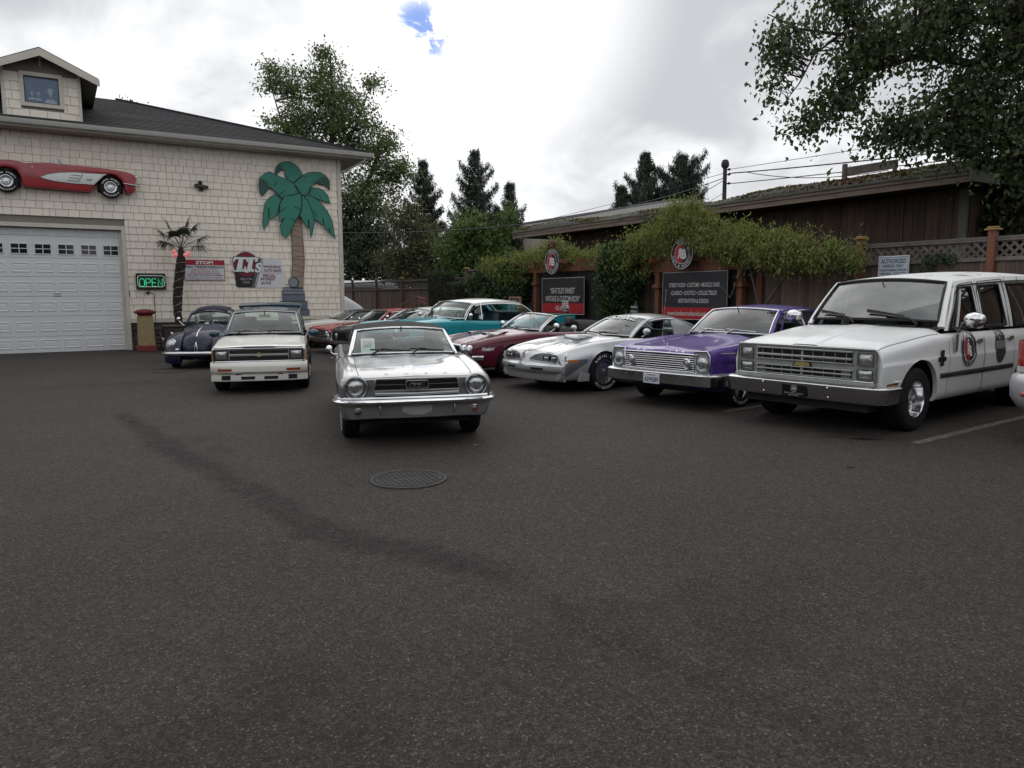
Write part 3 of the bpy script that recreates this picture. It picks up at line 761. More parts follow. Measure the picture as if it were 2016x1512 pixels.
# ================================================================ the cars
P_SILVER = mat('silver_metallic_paint', (.30, .305, .318), rough=.30, metal=.75, spec=.5, coat=1.0, coat_r=.04, vary=.25, vscale=2, vcol=(.26, .265, .28))
P_TASILVER = mat('light_silver_paint', (.52, .535, .55), rough=.32, metal=.5, spec=.5, coat=.9, coat_r=.06, vary=.3, vscale=2, vcol=(.45, .46, .475))
P_TAGREY = mat('charcoal_silver_paint', (.20, .205, .215), rough=.34, metal=.5, coat=.8, coat_r=.06)
P_WHITE = mat('old_white_paint', (.80, .81, .81), rough=.36, spec=.5, coat=.5, coat_r=.12, vary=.5, vscale=2.2, vcol=(.71, .72, .72), rvary=.12)
P_ROOF = mat('peeling_white_roof', (.78, .79, .78), rough=.6, spec=.3, vary=1.0, vscale=4.5, vcol=(.33, .21, .14), vlo=.60, vhi=.66, detail=8, bump=.25, bscale=20)
P_CREAM = mat('cream_white_paint', (.74, .73, .68), rough=.32, coat=1.0, coat_r=.05)
P_BLUE = paint('deep_blue_green_paint', (.006, .030, .055))
P_NAVY = mat('navy_paint', (.005, .007, .032), rough=.45, spec=.3, coat=.5, coat_r=.04)
P_PURPLE = paint('purple_paint', (.070, .028, .235), metal=.25)
P_MAROON = paint('maroon_paint', (.115, .010, .028), metal=.2)
P_RED = paint('red_paint', (.34, .012, .016))
P_TEAL = paint('turquoise_paint', (.006, .30, .36))
P_CWHITE = paint('roof_white_paint', (.72, .74, .70))
P_BLACKCAR = paint('black_blue_paint', (.006, .007, .014))
P_SUVW = paint('pearl_silver_paint', (.55, .55, .57), metal=.3)
SOFTTOP = mat('black_soft_top', (.016, .016, .018), .85, vary=.5, vscale=12, vcol=(.028, .028, .03), bump=.35, bscale=260, sheen=.2)
BLUESTRIP = mat('blue_black_trim', (.02, .025, .03), .4)




# -------- silver convertible, hood towards the camera
def mustang(P):
    c = Car('silver_convertible', 'silver vintage convertible with black soft top, parked alone facing the open yard', 'car', P, P[2])
    c.root.scale = (P[3],)*3
    st = [(.76, .80, .735, .742, .32), (.745, .825, .752, .76, .31), (.70, .84, .768, .778, .30), (.4, .858, .82, .832, .27), (0, .866, .868, .88, .25), (-.55, .866, .925, .915, .23), (-1.6, .866, .915, .90, .22),
          (-2.74, .866, .93, .925, .24), (-3.3, .845, .90, .895, .3), (-3.72, .80, .84, .86, .36), (-3.76, .79, .80, .82, .40)]
    sec = [(0, 'T', .012, 0, 3), (.10, 'T', .006, .05, 3), (.60, 'T', -.004, .2, 2), (.74, 'S', -.012, .03, 2), (.80, 'S', -.012, .03, 2), (.90, 'S', .004, .06, 2), (1.0, 'S', -.08, .08, 5), (1.0, 'M', .5, .25, 4), (.985, 'M', .22, .06, 2), (.93, 'B', 0, .04, 3), (0, 'B', 0, 0, 1)]
    c.shell(st, sec, P_SILVER, ((0, .325), (-2.74, .325)), .375, regions=(('hood', -.52, .74, 0, 3, 0), ('door', -1.72, -.62, 5, 8, 1)), opening=(-2.45, -.50, 3))
    c.gaps(-.52, .74, 0, 3, edges='blr'); c.gaps(-1.72, -.62, 6, 8, edges='lr', name='door_gap')
    c.cabin((-.52, .70, .925), (-1.06, .60, 1.225), (-1.95, .58, 1.27), (-2.55, .66, .93), SOFTTOP, [('g', -.72, -1.18, -1.75, -1.75), ('p', -1.75, -1.75, -2.5, -1.95)], uw=.945, vw=.94, crown=.045, arch=.012, trim=CHROME, trim_r=.014, pillarm=CHROME, rail=None, bow_b=.17, bow_t=.12, roof_name='soft_top', roofside=.03, drop=.075, rear_uw=.74)
    c.interior(-.55, -2.4, .70, .38, .90, seats=((-1.45, .38), (-1.45, -.38)), bench=-2.2, seat_h=.48, mirror=(-1.02, 0, 1.13), floor=.25)
    pp = MB(); a = c.ws(-.66, .22, -.06); pp.rbox(a+[0, 0, .06], (.006, .175, .21), .002, Matrix.Rotation(-.5, 3, 'Y')); c.part(pp, 'price_sheet', WHITE, None)
    tl = MB()
    for q in range(9): tl.box(a+[.006-.004*0+(.004 if 1 else 0)-.045*(q-4)*.0+(-.0085*(q-4)*.5), -.01, .06+.017*(4-q)*.95], (.001, .11, .003), Matrix.Rotation(-.5, 3, 'Y'))
    c.part(tl, 'printed_lines', INTG, None)
    # nose: open grille in a body-coloured mouth
    f = .762; mouth = [(-.47, .60), (.47, .60), (.455, .715), (.44, .738), (-.44, .738), (-.455, .715)]
    g = MB(); g.prism(mouth, (f+.002, 0, 0), (0, 1, 0), (0, 0, 1), .01); 
    for q in range(9): g.box((f+.006, 0, .612+q*.0148), (.006, .9, .004))
    for q in range(30): g.box((f+.004, -.44+q*.0303, .668), (.004, .003, .12))
    c.part(g, 'grille', GLOSSBLACK, None)
    rim = MB(); rim.tube([(f+.012, y, z) for y, z in mouth], .013, 8, True); c.part(rim, 'grille_surround', P_SILVER, 60)
    lip = MB(); lip.tube([(f+.028, -.46, .578), (f+.045, 0, .572), (f+.028, .46, .578)], .016, 8); c.part(lip, 'lower_lip', P_SILVER, 60)
    b = MB(); b.bar((f+.02, -.45, .668), (f+.03, -.13, .668), .010, .008); b.bar((f+.03, .13, .668), (f+.02, .45, .668), .010, .008); b.bar((f+.03, 0, .605), (f+.03, 0, .632), .012, .010); b.bar((f+.03, 0, .704), (f+.03, 0, .745), .012, .010)
    c.part(b, 'grille_bar', CHROME, None)
    k = MB(); k.tube([(f+.035, y, .668+z) for y, z in rrect(.245, .085, .018, 3)], .009, 6, True); co = c.part(k, 'grille_emblem', CHROME, 60)
    hz = [(-.085, -.012), (-.07, -.003), (-.05, .004), (-.035, -.01), (-.045, -.028), (-.03, -.024), (-.02, -.010), (.005, -.008), (.02, -.030), (.03, -.028), (.02, -.008), (.035, -.004), (.055, -.018), (.06, -.012), (.045, .004), (.065, .018), (.09, .016), (.088, .024), (.06, .026), (.04, .016), (.0, .018), (-.03, .020), (-.05, .030), (-.07, .016), (-.092, .004)]
    h = MB(); h.prism([(y, z) for y, z in hz], (f+.042, 0, .668), (0, 1, 0), (0, 0, 1), .008); c.part(h, 'running_horse', CHROME_OLD, None, co)
    for s in (-1, 1):
        bk = MB(); bk.lathe([(.135, -.05), (.132, .012), (.118, .024), (.106, .016), (.102, -.02)], (f+.006, s*.665, .652), (1, 0, 0), 32, sc=(1, 1.02)); c.part(bk, 'headlight_bezel', P_SILVER, 60)
        c.headlamp((f+.008, s*.665, .652), .086, bezw=.014)
        gl = MB()
        for q in range(3): gl.box((f+.002, s*(.545-q*.022), .655-q*.008), (.006, .005, .075-q*.012))
        c.part(gl, 'nose_gill', GAP, None)
        pl = MB(); pl.lathe([(.047, -.01), (.047, .008), (.036, .010), (.036, 0)], (f+.008, s*.645, .395), (1, 0, 0), 20); pk = c.part(pl, 'parking_light', CHROME, 50)
        pl = MB(); pl.lathe([(.036, .004), (.02, .016), (.001, .018)], (f+.008, s*.645, .395), (1, 0, 0), 20); c.part(pl, 'lens', SMOKEAMB if s > 0 else mat('dark_lens', (.05, .03, .02), .2, coat=1), 60, pk)
        gd = MB(); gd.rbox((f+.035, s*.41, .43), (.04, .014, .15), .005); c.part(gd, 'bumper_guard', CHROME_OLD, 50)
    c.bumper([(.815, 0), (.812, .35), (.80, .58), (.775, .73), (.725, .81), (.64, .85), (.50, .865)], [(-.02, .462), (.03, .468), (.048, .487), (.052, .508), (.03, .520), (.022, .528), (.03, .538), (.02, .552), (-.02, .555)], CHROME)
    v = MB(); v.prism([(-.70, .462), (-.78, .40), (-.72, .345), (-.3, .318), (.3, .318), (.72, .345), (.78, .40), (.70, .462)], (f+.006, 0, 0), (0, 1, 0), (0, 0, 1), .02); c.part(v, 'valance', P_SILVER, None)
    v = MB(); v.prism([(-.17, .455), (-.16, .385), (-.07, .348), (.07, .348), (.16, .385), (.17, .455)], (f+.012, 0, 0), (0, 1, 0), (0, 0, 1), .012); c.part(v, 'plate_bracket', P_TASILVER, None)
    for ch, y in zip('FORD', (-.325, -.11, .115, .325)):
        c.text(ch, (.715, y, .7855), (0, 1, 0), (-.95, 0, .31), mat('letter_grey', (.06, .06, .065), .4), h=.045, w=.038, bold=.02, name='hood_letter', lift=.006)
    vt = MB()
    for q in range(-11, 12):
        if q: vt.box((-.405, q*.030, .926-.0009*q*q*.3), (.03, .012, .004))
    c.part(vt, 'cowl_vent', GAP, None)
    c.wiper(.10, -.62+.0, .07, .05); c.wiper(.72, .10, .07, .05)
    c.door_mirror((-.72, -.93, .99), -1, (.05, .085, .085), foot=(-.74, -.83, .93)); 
    hn = MB(); hn.tube([(-1.5, -.885, .80), (-1.56, -.90, .805), (-1.62, -.885, .80)], .01); hn.tube([(-1.5, .885, .80), (-1.56, .90, .805), (-1.62, .885, .80)], .01); c.part(hn, 'door_handle', CHROME, 60)
    for x in (0, -2.74):
        for s in (-1, 1): c.wheel(x, s*.715, .322, .185, .185, 'disc', steer=.03 if x == 0 else 0, band=(.70, .76))
    return c

# -------- purple hardtop
def plymouth(P):
    c = Car('purple_hardtop', 'purple vintage hardtop with full-width chrome grille, beside the white people carrier', 'car', P, P[2]); c.root.scale = (P[3],)*3
    st = [(.80, .925, .79, .835, .36), (.785, .94, .81, .85, .34), (.3, .962, .875, .895, .27), (-.85, .97, .972, .945, .25), (-2.0, .97, .96, .95, .25), (-2.95, .97, .985, .965, .26), (-3.6, .95, .965, .95, .3), (-4.2, .92, .93, .92, .38)]
    sec = [(0, 'T', .014, 0, 2), (.05, 'T', .012, .03, 2), (.34, 'T', .0, .05, 2), (.72, 'S', -.03, .08, 2), (.80, 'S', -.024, .03, 2), (.92, 'S', .002, .04, 2), (.985, 'S', -.025, .03, 3), (1.0, 'M', .72, .06, 3), (.978, 'M', .62, .05, 3), (1.0, 'M', .40, .15, 3), (.97, 'M', .12, .05, 2), (.93, 'B', 0, .04, 3), (0, 'B', 0, 0, 1)]
    c.shell(st, sec, P_PURPLE, ((0, .335), (-2.95, .335)), .385, regions=(('hood', -.80, .78, 0, 3, 0), ('door', -2.05, -.85, 5, 10, 1)), opening=(-2.9, -.80, 3))
    c.gaps(-.80, .78, 0, 3, edges='blr'); c.gaps(-2.05, -.85, 6, 10, edges='lr', name='door_gap')
    c.cabin((-.82, .80, .975), (-1.38, .66, 1.34), (-2.55, .64, 1.36), (-3.15, .74, .98), P_PURPLE, [('g', -1.02, -1.50, -1.22, -1.53), ('p', -1.22, -1.53, -1.245, -1.555), ('g', -1.245, -1.555, -2.1, -2.1), ('g', -2.12, -2.12, -2.55, -2.42), ('p', -2.55, -2.42, -3.1, -2.58)], crown=.045, arch=.035, uw=.94, vw=.95, trim=CHROME, trim_r=.013, bow_b=.16, bow_t=.1, glassm=GL_CLEAR, sideglassm=GL_TINT)
    c.interior(-.85, -2.9, .78, .42, .93, seatm=INTG, seats=((-1.75, .38), (-1.75, -.38)), bench=-2.6, mirror=(-1.28, 0, 1.24))
    f = .80; G = MB(); G.prism([(-.66, .585), (.66, .585), (.66, .765), (-.66, .765)], (f+.006, 0, 0), (0, 1, 0), (0, 0, 1), .012); c.part(G, 'grille_backing', GLOSSBLACK, None)
    for q in range(7):
        b = MB(); z = .597+q*.0265; b.rbox((f+.018, 0, z), (.022, 1.32, .011), .003); c.part(b, 'grille_bar', CHROME, None)
    fr = MB(); fr.tube([(f+.02, -.70, .785), (f+.028, 0, .79), (f+.02, .70, .785)], .011); fr.tube([(f+.02, -.70, .575), (f+.028, 0, .572), (f+.02, .70, .575)], .010); c.part(fr, 'grille_surround', CHROME, 60)
    for s in (-1, 1):
        o8 = [(-.125, -.10), (-.07, -.15), (.085, -.15), (.125, -.09), (.125, .09), (.085, .145), (-.125, .145)]; o8 = [(s*a, b) for a, b in (o8 if s > 0 else o8[::-1])]
        q = MB(); q.prism(o8, (f+.014, s*.785, .685), (0, 1, 0), (0, 0, 1), .03); c.part(q, 'headlight_panel', SILVERT, None)
        q = MB(); q.tube([(f+.02, s*.785+a, .685+b) for a, b in o8], .013, 6, True); c.part(q, 'headlight_surround', CHROME, 60)
        c.headlamp((f+.022, s*.785, .682), .088, bezw=.012)
        q = MB(); q.lathe([(.066, -.01), (.066, .02), (.05, .03), (.047, .018)], (f+.022, s*.53, .675), (1, 0, 0), 24); e = c.part(q, 'grille_lamp', CHROME, 50)
        q = MB(); q.lathe([(.047, .018), (.025, .03), (.001, .034)], (f+.022, s*.53, .675), (1, 0, 0), 24); c.part(q, 'lens', SILVERT, 60, e)
        c.strip(.62, -3.9, .80, .80, s, 'side_moulding', CHROME, r=.008, n=40)
        hd = MB(); hd.rbox((-1.92, s*.985, .86), (.16, .02, .025), .008); c.part(hd, 'door_handle', CHROME, 50)
    c.bumper([(.90, 0), (.897, .5), (.875, .82), (.84, .94), (.74, .985), (.50, .995)], [(-.05, .39), (.02, .385), (.045, .40), (.05, .48), (.052, .545), (.02, .565), (-.06, .572)], CHROME_OLD)
    p = MB(); p.rbox((.958, -.02, .455), (.012, .31, .155), .006); pl = c.part(p, 'number_plate', mat('plate_white', (.62, .66, .70), .4), None)
    m = MB(); text_into(m, 'AEP4289', (.965, -.02, .445), (0, 1, 0), (0, 0, 1), h=.075, w=.26, bold=.02); c.part(m, 'plate_lettering', mat('plate_blue', (.02, .05, .15), .5), None, pl)
    m = MB(); text_into(m, 'WASHINGTON', (.965, -.02, .515), (0, 1, 0), (0, 0, 1), h=.018, w=.16, bold=.02); c.part(m, 'plate_lettering', mat('plate_red', (.3, .03, .03), .5), None, pl)
    for ch, y in zip('PLYMOUTH', np.linspace(-.42, .42, 8)): c.text(ch, (.775, y, .806), (0, 1, 0), (-.8, 0, .6), CHROME, h=.03, w=.032, bold=.03, name='hood_letter', lift=.012)
    o = MB(); o.bar((.70, 0, .81), (.62, 0, .84), .012, .012); o.bar((.62, 0, .83), (.60, 0, .90), .012, .02); c.part(o, 'hood_ornament', CHROME, None)
    an = MB(); an.tube([(-.35, -.86, .90), (-.42, -.86, 1.65)], .004, 5); c.part(an, 'aerial', CHROME, 60)
    c.wiper(.05, -.60, .06, .04, CHROME_OLD); c.wiper(.70, .06, .06, .04, CHROME_OLD)
    for x in (0, -2.95):
        for s in (-1, 1): c.wheel(x, s*.80, .335, .215, .20, 'mag', steer=.0, white=(('RADIAL T/A', 90), ('BFGOODRICH', 270)))
    return c

# -------- silver coupe with twin recessed headlights
def transam(P):
    c = Car('silver_coupe', 'silver coupe with pointed nose, hood bird graphic and lattice wheels, beside the purple hardtop', 'car', P, P[2]); c.root.scale = (P[3],)*3
    st = [(.90, .84, .695, .685, .24), (.86, .87, .72, .71, .23), (.5, .915, .80, .80, .22), (0, .935, .85, .868, .21), (-.6, .93, .92, .90, .20), (-1.5, .925, .90, .875, .20), (-2.75, .935, .915, .90, .21), (-3.5, .92, .92, .89, .30), (-3.95, .88, .86, .83, .42)]
    sec = [(0, 'T', .030, 0, 2), (.10, 'T', .026, .03, 2), (.16, 'T', .004, .04, 2), (.62, 'T', -.004, .2, 2), (.74, 'S', -.006, .03, 2), (.86, 'S', .0, .1, 2), (1.0, 'S', -.16, .14, 4), (1.0, 'M', .42, .2, 4), (.975, 'M', .2, .06, 2), (.93, 'B', 0, .04, 3), (0, 'B', 0, 0, 1)]
    c.shell(st, sec, P_TASILVER, ((0, .335), (-2.75, .335)), .385, regions=(('hood', -.62, .88, 0, 4, 0), ('door', -2.0, -.72, 5, 9, 1)), opening=(-2.3, -.62, 4))
    c.gaps(-.62, .88, 0, 4, edges='blr'); c.gaps(-2.0, -.72, 6, 9, edges='lr', name='door_gap')
    c.cabin((-.62, .70, .925), (-1.30, .55, 1.215), (-2.15, .54, 1.235), (-2.95, .68, .93), P_TASILVER, [('g', -.86, -1.42, -1.98, -1.98), ('p', -1.98, -1.98, -2.85, -2.2)], crown=.05, arch=.03, uw=.95, vw=.95, trim=CHROME, trim_r=.010, bow_b=.22, bow_t=.14, rail=CHROME, side_glass=False)
    c.interior(-.66, -2.3, .74, .30, .88, seats=((-1.6, .36), (-1.6, -.36)), bench=-2.15, mirror=(-1.18, 0, 1.12), headrest=True, floor=.22)
    text_cfg = MB(); V, F = text_geo('PONTIAC', .025, 0, 1.05); lo, hi = V.min(0), V.max(0)
    Q = (V-(lo+hi)/2)/(hi-lo); P3 = [c.ws(q[0]*1.45, .835+q[1]*.165, .012) for q in Q]; text_cfg.add(P3, F); c.part(text_cfg, 'windscreen_lettering', WHITE, None)
    # nose
    def fx(y, z):
        a = abs(y)/.86; k = 1-a**2.4
        prof = np.interp(z, [.20, .23, .36, .385, .40, .455, .50, .53, .60, .66, .70, .73], [.98, 1.0, 1.015, 1.05, 1.075, 1.085, 1.08, 1.03, 1.005, .975, .94, .90])
        return prof-.17*a**2.2+.055*math.exp(-(y/.10)**2)*(1 if z > .5 else .5)
    ys = np.linspace(-.86, .86, 61); zs = [.21, .23, .30, .36, .385, .40, .43, .455, .48, .50, .515, .53, .56, .60, .63, .66, .68, .70, .715]
    sk = MB(); sk.grid([[(fx(y, z), y*(1 if z < .66 else 1-(z-.66)*.6), z) for z in zs] for y in ys]); c.part(sk, 'nose_panel', P_TASILVER, 50)
    sdp = MB()
    for s in (-1, 1):
        G = [[(fx(s*.86, z)*(1-q)+(.86)*q, s*(.86*(1 if z < .66 else 1-(z-.66)*.6)*(1-q)+.87*q), z) for z in zs[:-3]] for q in (0, .5, 1)]; sdp.grid(G)
    c.part(sdp, 'nose_side', P_TASILVER, 50)
    for s in (-1, 1):
        cut = [(.13, .575), (.72, .545), (.725, .665), (.70, .685), (.36, .688), (.22, .66)]; cut = [(s*a, b) for a, b in cut]
        if s < 0: cut = cut[::-1]
        # fine black recess following the nose
        mb = MB(); n = 18
        G = []
        for q in range(n+1):
            y = .135+(.72-.135)*q/n
            zt = np.interp(y, [.13, .22, .36, .70, .725], [.60, .66, .688, .686, .665]); zb = np.interp(y, [.13, .72], [.575, .545]); G.append([(fx(s*y, z)+.004, s*y, z) for z in np.linspace(zb, zt, 5)])
        mb.grid(G); c.part(mb, 'headlight_recess', GLOSSBLACK, 40)
        e = MB(); lp = [g[0] for g in G]+[g[-1] for g in G[::-1]]; e.tube([arr(p)+[.004, 0, 0] for p in lp], .008, 5, True); c.part(e, 'recess_edge', SILVERT, 60)
        for yy in (.50, .645): c.headrect((fx(s*yy, .61)+.012, s*yy, .612), .118, .082, BLACK, .010, yaw=s*.18)
        sl = MB(); G = [[(fx(s*y, z)+.003, s*y, z) for z in (.42, .44, .465)] for y in np.linspace(.22, .50, 7)]; sl.grid(G); c.part(sl, 'bumper_slot', GAP, None)
        lo_ = MB(); G = [[(fx(s*y, z)+.003, s*y, z) for z in (.42, .44, .465)] for y in np.linspace(.60, .70, 4)]
        mk = MB(); q0 = [c.on_side(x, .57, s, .004)[0] for x in (.60, .70, .78)]; mk.grid([[p+[0, 0, -.03] for p in q0], [p+[0, 0, .03] for p in q0]]); c.part(mk, 'side_marker', AMBER, None)
        # darker lower body with a rising edge, and wheel flares
        lw = MB(); G = []
        for x in np.linspace(.88, .40, 14):
            if True:
                zt = .60-.0*x; zb = np.interp(x, [.40, .60, .88], [.55, .46, .26])
                G.append([c.on_side(x, z, s, .003)[0] for z in np.linspace(zb, zt, 5)])
        lw.grid(G); c.part(lw, 'charcoal_side_panel', P_TAGREY, 50)
        fl = MB(); fl.slab([[(x, s*y, z) for x, y, z in r] for r in ([(.62, .93, .215), (.60, .935, .30), (.55, .94, .40)], [(.40, .965, .215), (.40, .965, .30), (.385, .96, .36)])], (0, s, 0), .02); c.part(fl, 'wheel_air_dam', P_TASILVER, 40, normals=True)
        c.door_mirror((-.90, s*.99, 1.00), s, (.14, .17, .09), P_TASILVER, foot=(-.93, s*.86, .92))
        hd = MB(); hd.rbox((-1.88, s*.93, .78), (.18, .02, .03), .008); c.part(hd, 'door_handle', CHROME, 50)
    fin = MB(); fin.prism([(-.03, .56), (0, .535), (.03, .56), (.02, .68), (-.02, .68)], (fx(0, .62)+.01, 0, 0), (0, 1, 0), (0, 0, 1), .02); c.part(fin, 'nose_ridge', P_TASILVER, None)
    ab = MB(); ab.prism([(-.012, -.03), (0, -.05), (.012, -.03), (.02, .02), (-.02, .02)], (fx(0, .66)+.02, 0, .67), (0, 1, 0), (0, 0, 1), .006); c.part(ab, 'nose_badge', REDL, None)
    t = MB(); V, F = text_geo('TRANS AM', .02); lo, hi = V.min(0), V.max(0); Q = (V-(lo+hi)/2)/(hi-lo); t.add([(fx(.55+q[0]*.22, .70+q[1]*.018)+.006, .55+q[0]*.22, .698+q[1]*.018) for q in Q], F); c.part(t, 'nose_lettering', BLACK, None)
    # bird graphic laid on the hood, generic spread wings
    bd = MB(); M = mat('hood_graphic_grey', (.25, .255, .27), .4, coat=.6)
    def hp(x, y, l=.004):
        i = np.argmin(abs(c.xx-x)); j = np.argmin(abs(c.G[i, :, 1]-y)+(c.G[i, :, 2] < .5)*9); p = c.G[i, j]
        k = j+1 if c.G[i, j, 1] < y else j-1; k = min(max(k, 0), c.G.shape[1]-1); q = c.G[i, k]; tt = (y-p[1])/(q[1]-p[1]+1e-9); return (x, y, p[2]*(1-tt)+q[2]*tt+l)
    for s in (-1, 1):
        for q in range(7):
            a = R(12+q*17); L = .62-.035*q; x0, y0 = .05+.03*q, s*(.06+.012*q)
            pts = [(x0+math.cos(a)*L*u+.0, y0+s*math.sin(a)*L*u*.9, w*(1-u)**.6) for u, w in zip(np.linspace(.05, 1, 7), [.02, .032, .036, .034, .03, .024, .006])]
            G = [[hp(px-math.sin(a)*w, py+s*math.cos(a)*w, .004), hp(px+math.sin(a)*w, py-s*math.cos(a)*w, .004)] for px, py, w in pts if abs(py)+w < .66 and px < .80]
            if len(G) > 1: bd.grid(G)
    bd.grid([[hp(x, y) for y in np.linspace(-w, w, 3)] for x, w in ((.5, .01), (.38, .05), (.25, .09), (.1, .11), (-.05, .09), (-.18, .12), (-.3, .03))]); c.part(bd, 'hood_graphic', M, None)
    sc = MB(); sc.rbox((-.25, 0, .895), (.56, .42, .10), .045); c.part(sc, 'hood_scoop', P_TASILVER, 50)
    tt = MB(); text_into(tt, 'T/A 6.6', (-.25, .218, .905), (-1, 0, 0), (0, -.3, 1), h=.035, bold=.02, lift=.006); c.part(tt, 'scoop_lettering', BLACK, None)
    c.wiper(.05, -.55, .05, .04); c.wiper(.66, .05, .05, .04)
    for x in (0, -2.75):
        for s in (-1, 1): c.wheel(x, s*.80, .335, .225, .205, 'web', white=(('RADIAL T/A', 90), ('BFGOODRICH', 270)))
    return c

# -------- maroon convertible, top folded down
def firebird(P):
    c = Car('maroon_convertible', 'maroon convertible with its top folded down, behind the silver coupe', 'car', P, P[2]); c.root.scale = (P[3],)*3
    st = [(.92, .78, .66, .70, .36), (.90, .82, .69, .73, .34), (.7, .90, .75, .775, .28), (.3, .935, .81, .83, .24), (0, .94, .84, .85, .22), (-.6, .94, .90, .88, .21), (-1.5, .94, .88, .865, .21), (-2.75, .94, .90, .885, .22), (-3.4, .92, .90, .87, .3), (-3.85, .86, .84, .82, .42)]
    sec = [(0, 'T', .02, 0, 2), (.06, 'T', .018, .04, 2), (.45, 'T', .0, .15, 2), (.72, 'S', -.015, .04, 2), (.80, 'S', -.012, .03, 2), (.90, 'S', 0, .05, 2), (.985, 'S', -.05, .05, 3), (1.0, 'M', .60, .05, 4), (.99, 'M', .38, .15, 3), (.97, 'M', .16, .05, 2), (.93, 'B', 0, .04, 3), (0, 'B', 0, 0, 1)]
    c.shell(st, sec, P_MAROON, ((0, .33), (-2.75, .33)), .38, regions=(('hood', -.60, .90, 0, 3, 0), ('door', -1.95, -.70, 5, 9, 1)), opening=(-2.55, -.60, 3))
    c.gaps(-.60, .90, 0, 3, edges='blr'); c.gaps(-1.95, -.70, 6, 9, edges='lr', name='door_gap')
    c.cabin((-.60, .76, .905), (-1.15, .66, 1.215), (-99, 0, 0), (-99, 0, 0), P_MAROON, [], uw=.95, vw=.95, trim=CHROME, trim_r=.016, pillarm=CHROME, bow_b=.2, bow_t=.14)
    c.interior(-.64, -2.5, .76, .34, .86, seats=((-1.55, .38), (-1.55, -.38)), bench=-2.3, seat_h=.46, headrest=True, mirror=(-1.10, 0, 1.10), floor=.22)
    for s in (-1, 1):
        q = MB(); q.lathe([(.12, -.09), (.12, .09)], (-1.92, s*.38, .93), (0, 1, 0), 16); q.lathe([(.001, .09), (.12, .09)], (-1.92, s*.38, .93), (0, 1, 0), 16); q.lathe([(.12, -.09), (.001, -.09)], (-1.92, s*.38, .93), (0, 1, 0), 16); c.part(q, 'headrest', INTB, 40)
    ft = MB(); ft.grid([[(x, y*(1 if abs(y) < .7 else .98), .86+h*(1-.5*(abs(y)/.80)**3)) for x, h in ((-2.28, .0), (-2.32, .10), (-2.42, .17), (-2.6, .19), (-2.78, .16), (-2.92, .08), (-2.96, .02))] for y in np.linspace(-.80, .80, 13)]); c.part(ft, 'folded_top', SOFTTOP, 60)
    for s in (-1, 1):
        for yy in (.575, .735):
            q = MB(); q.rbox((.925-.10*(yy-.575)/.16*.35, s*yy, .625), (.10, .162, .17), .03); c.part(q, 'headlight_bezel', CHROME, 50)
            c.headlamp((.975-.10*(yy-.575)/.16*.35, s*yy, .625), .066, bezw=.008)
        c.door_mirror((-.98, s*1.02, .98), s, (.12, .18, .12), CHROME, foot=(-.92, s*.90, .87))
        V, F = text_geo('Firebird', .01, .3); lo, hi = V.min(0), V.max(0); Q = (V-(lo+hi)/2)/(hi-lo)
        t = MB(); t.add([c.on_side(.58-s*0+(-q[0]*.26*s), .645+q[1]*.055, s, .006)[0] for q in Q], F); c.part(t, 'fender_lettering', CHROME, None)
        hd = MB(); hd.rbox((-1.80, s*.955, .76), (.16, .02, .025), .008); c.part(hd, 'door_handle', CHROME, 50)
        sc = MB(); sc.grid([[(x, s*(.30+k*w), z) for k in np.linspace(-1, 1, 7)] for x, w, z in ((.30, .10, .835), (.26, .11, .875), (.05, .10, .882), (-.3, .05, .88))]); c.part(sc, 'hood_scoop', P_MAROON, 60)
        dk = MB(); dk.grid([[(.302, s*(.30+k*.085), z) for k in (-1, 0, 1)] for z in (.842, .868)]); c.part(dk, 'scoop_mouth', GAP, None)
    g = MB(); g.prism([(-.46, .56), (-.06, .52), (.06, .52), (.46, .56), (.46, .68), (.06, .70), (-.06, .70), (-.46, .68)], (.94, 0, 0), (0, 1, 0), (0, 0, 1), .02); c.part(g, 'grille', GLOSSBLACK, None)
    rm = MB(); rm.tube([(.955+(.05 if abs(y) < .1 else 0), y, z) for y, z in [(-.48, .55), (-.06, .51), (.06, .51), (.48, .55), (.48, .69), (.06, .71), (-.06, .71), (-.48, .69)]], .02, 8, True); rm.bar((.97, 0, .51), (.97, 0, .71), .05, .03); c.part(rm, 'grille_surround', CHROME, 60)
    c.bumper([(.99, 0), (.97, .4), (.93, .68), (.86, .84), (.70, .93)], [(-.05, .42), (.02, .43), (.03, .48), (.02, .52), (-.05, .53)], CHROME)
    c.wiper(.05, -.6, .05, .03); c.wiper(.7, .08, .05, .03)
    for x in (0, -2.75):
        for s in (-1, 1): c.wheel(x, s*.80, .33, .22, .19, 'mag', white=(('RADIAL T/A', 90), ('BFGOODRICH', 270)))
    return c

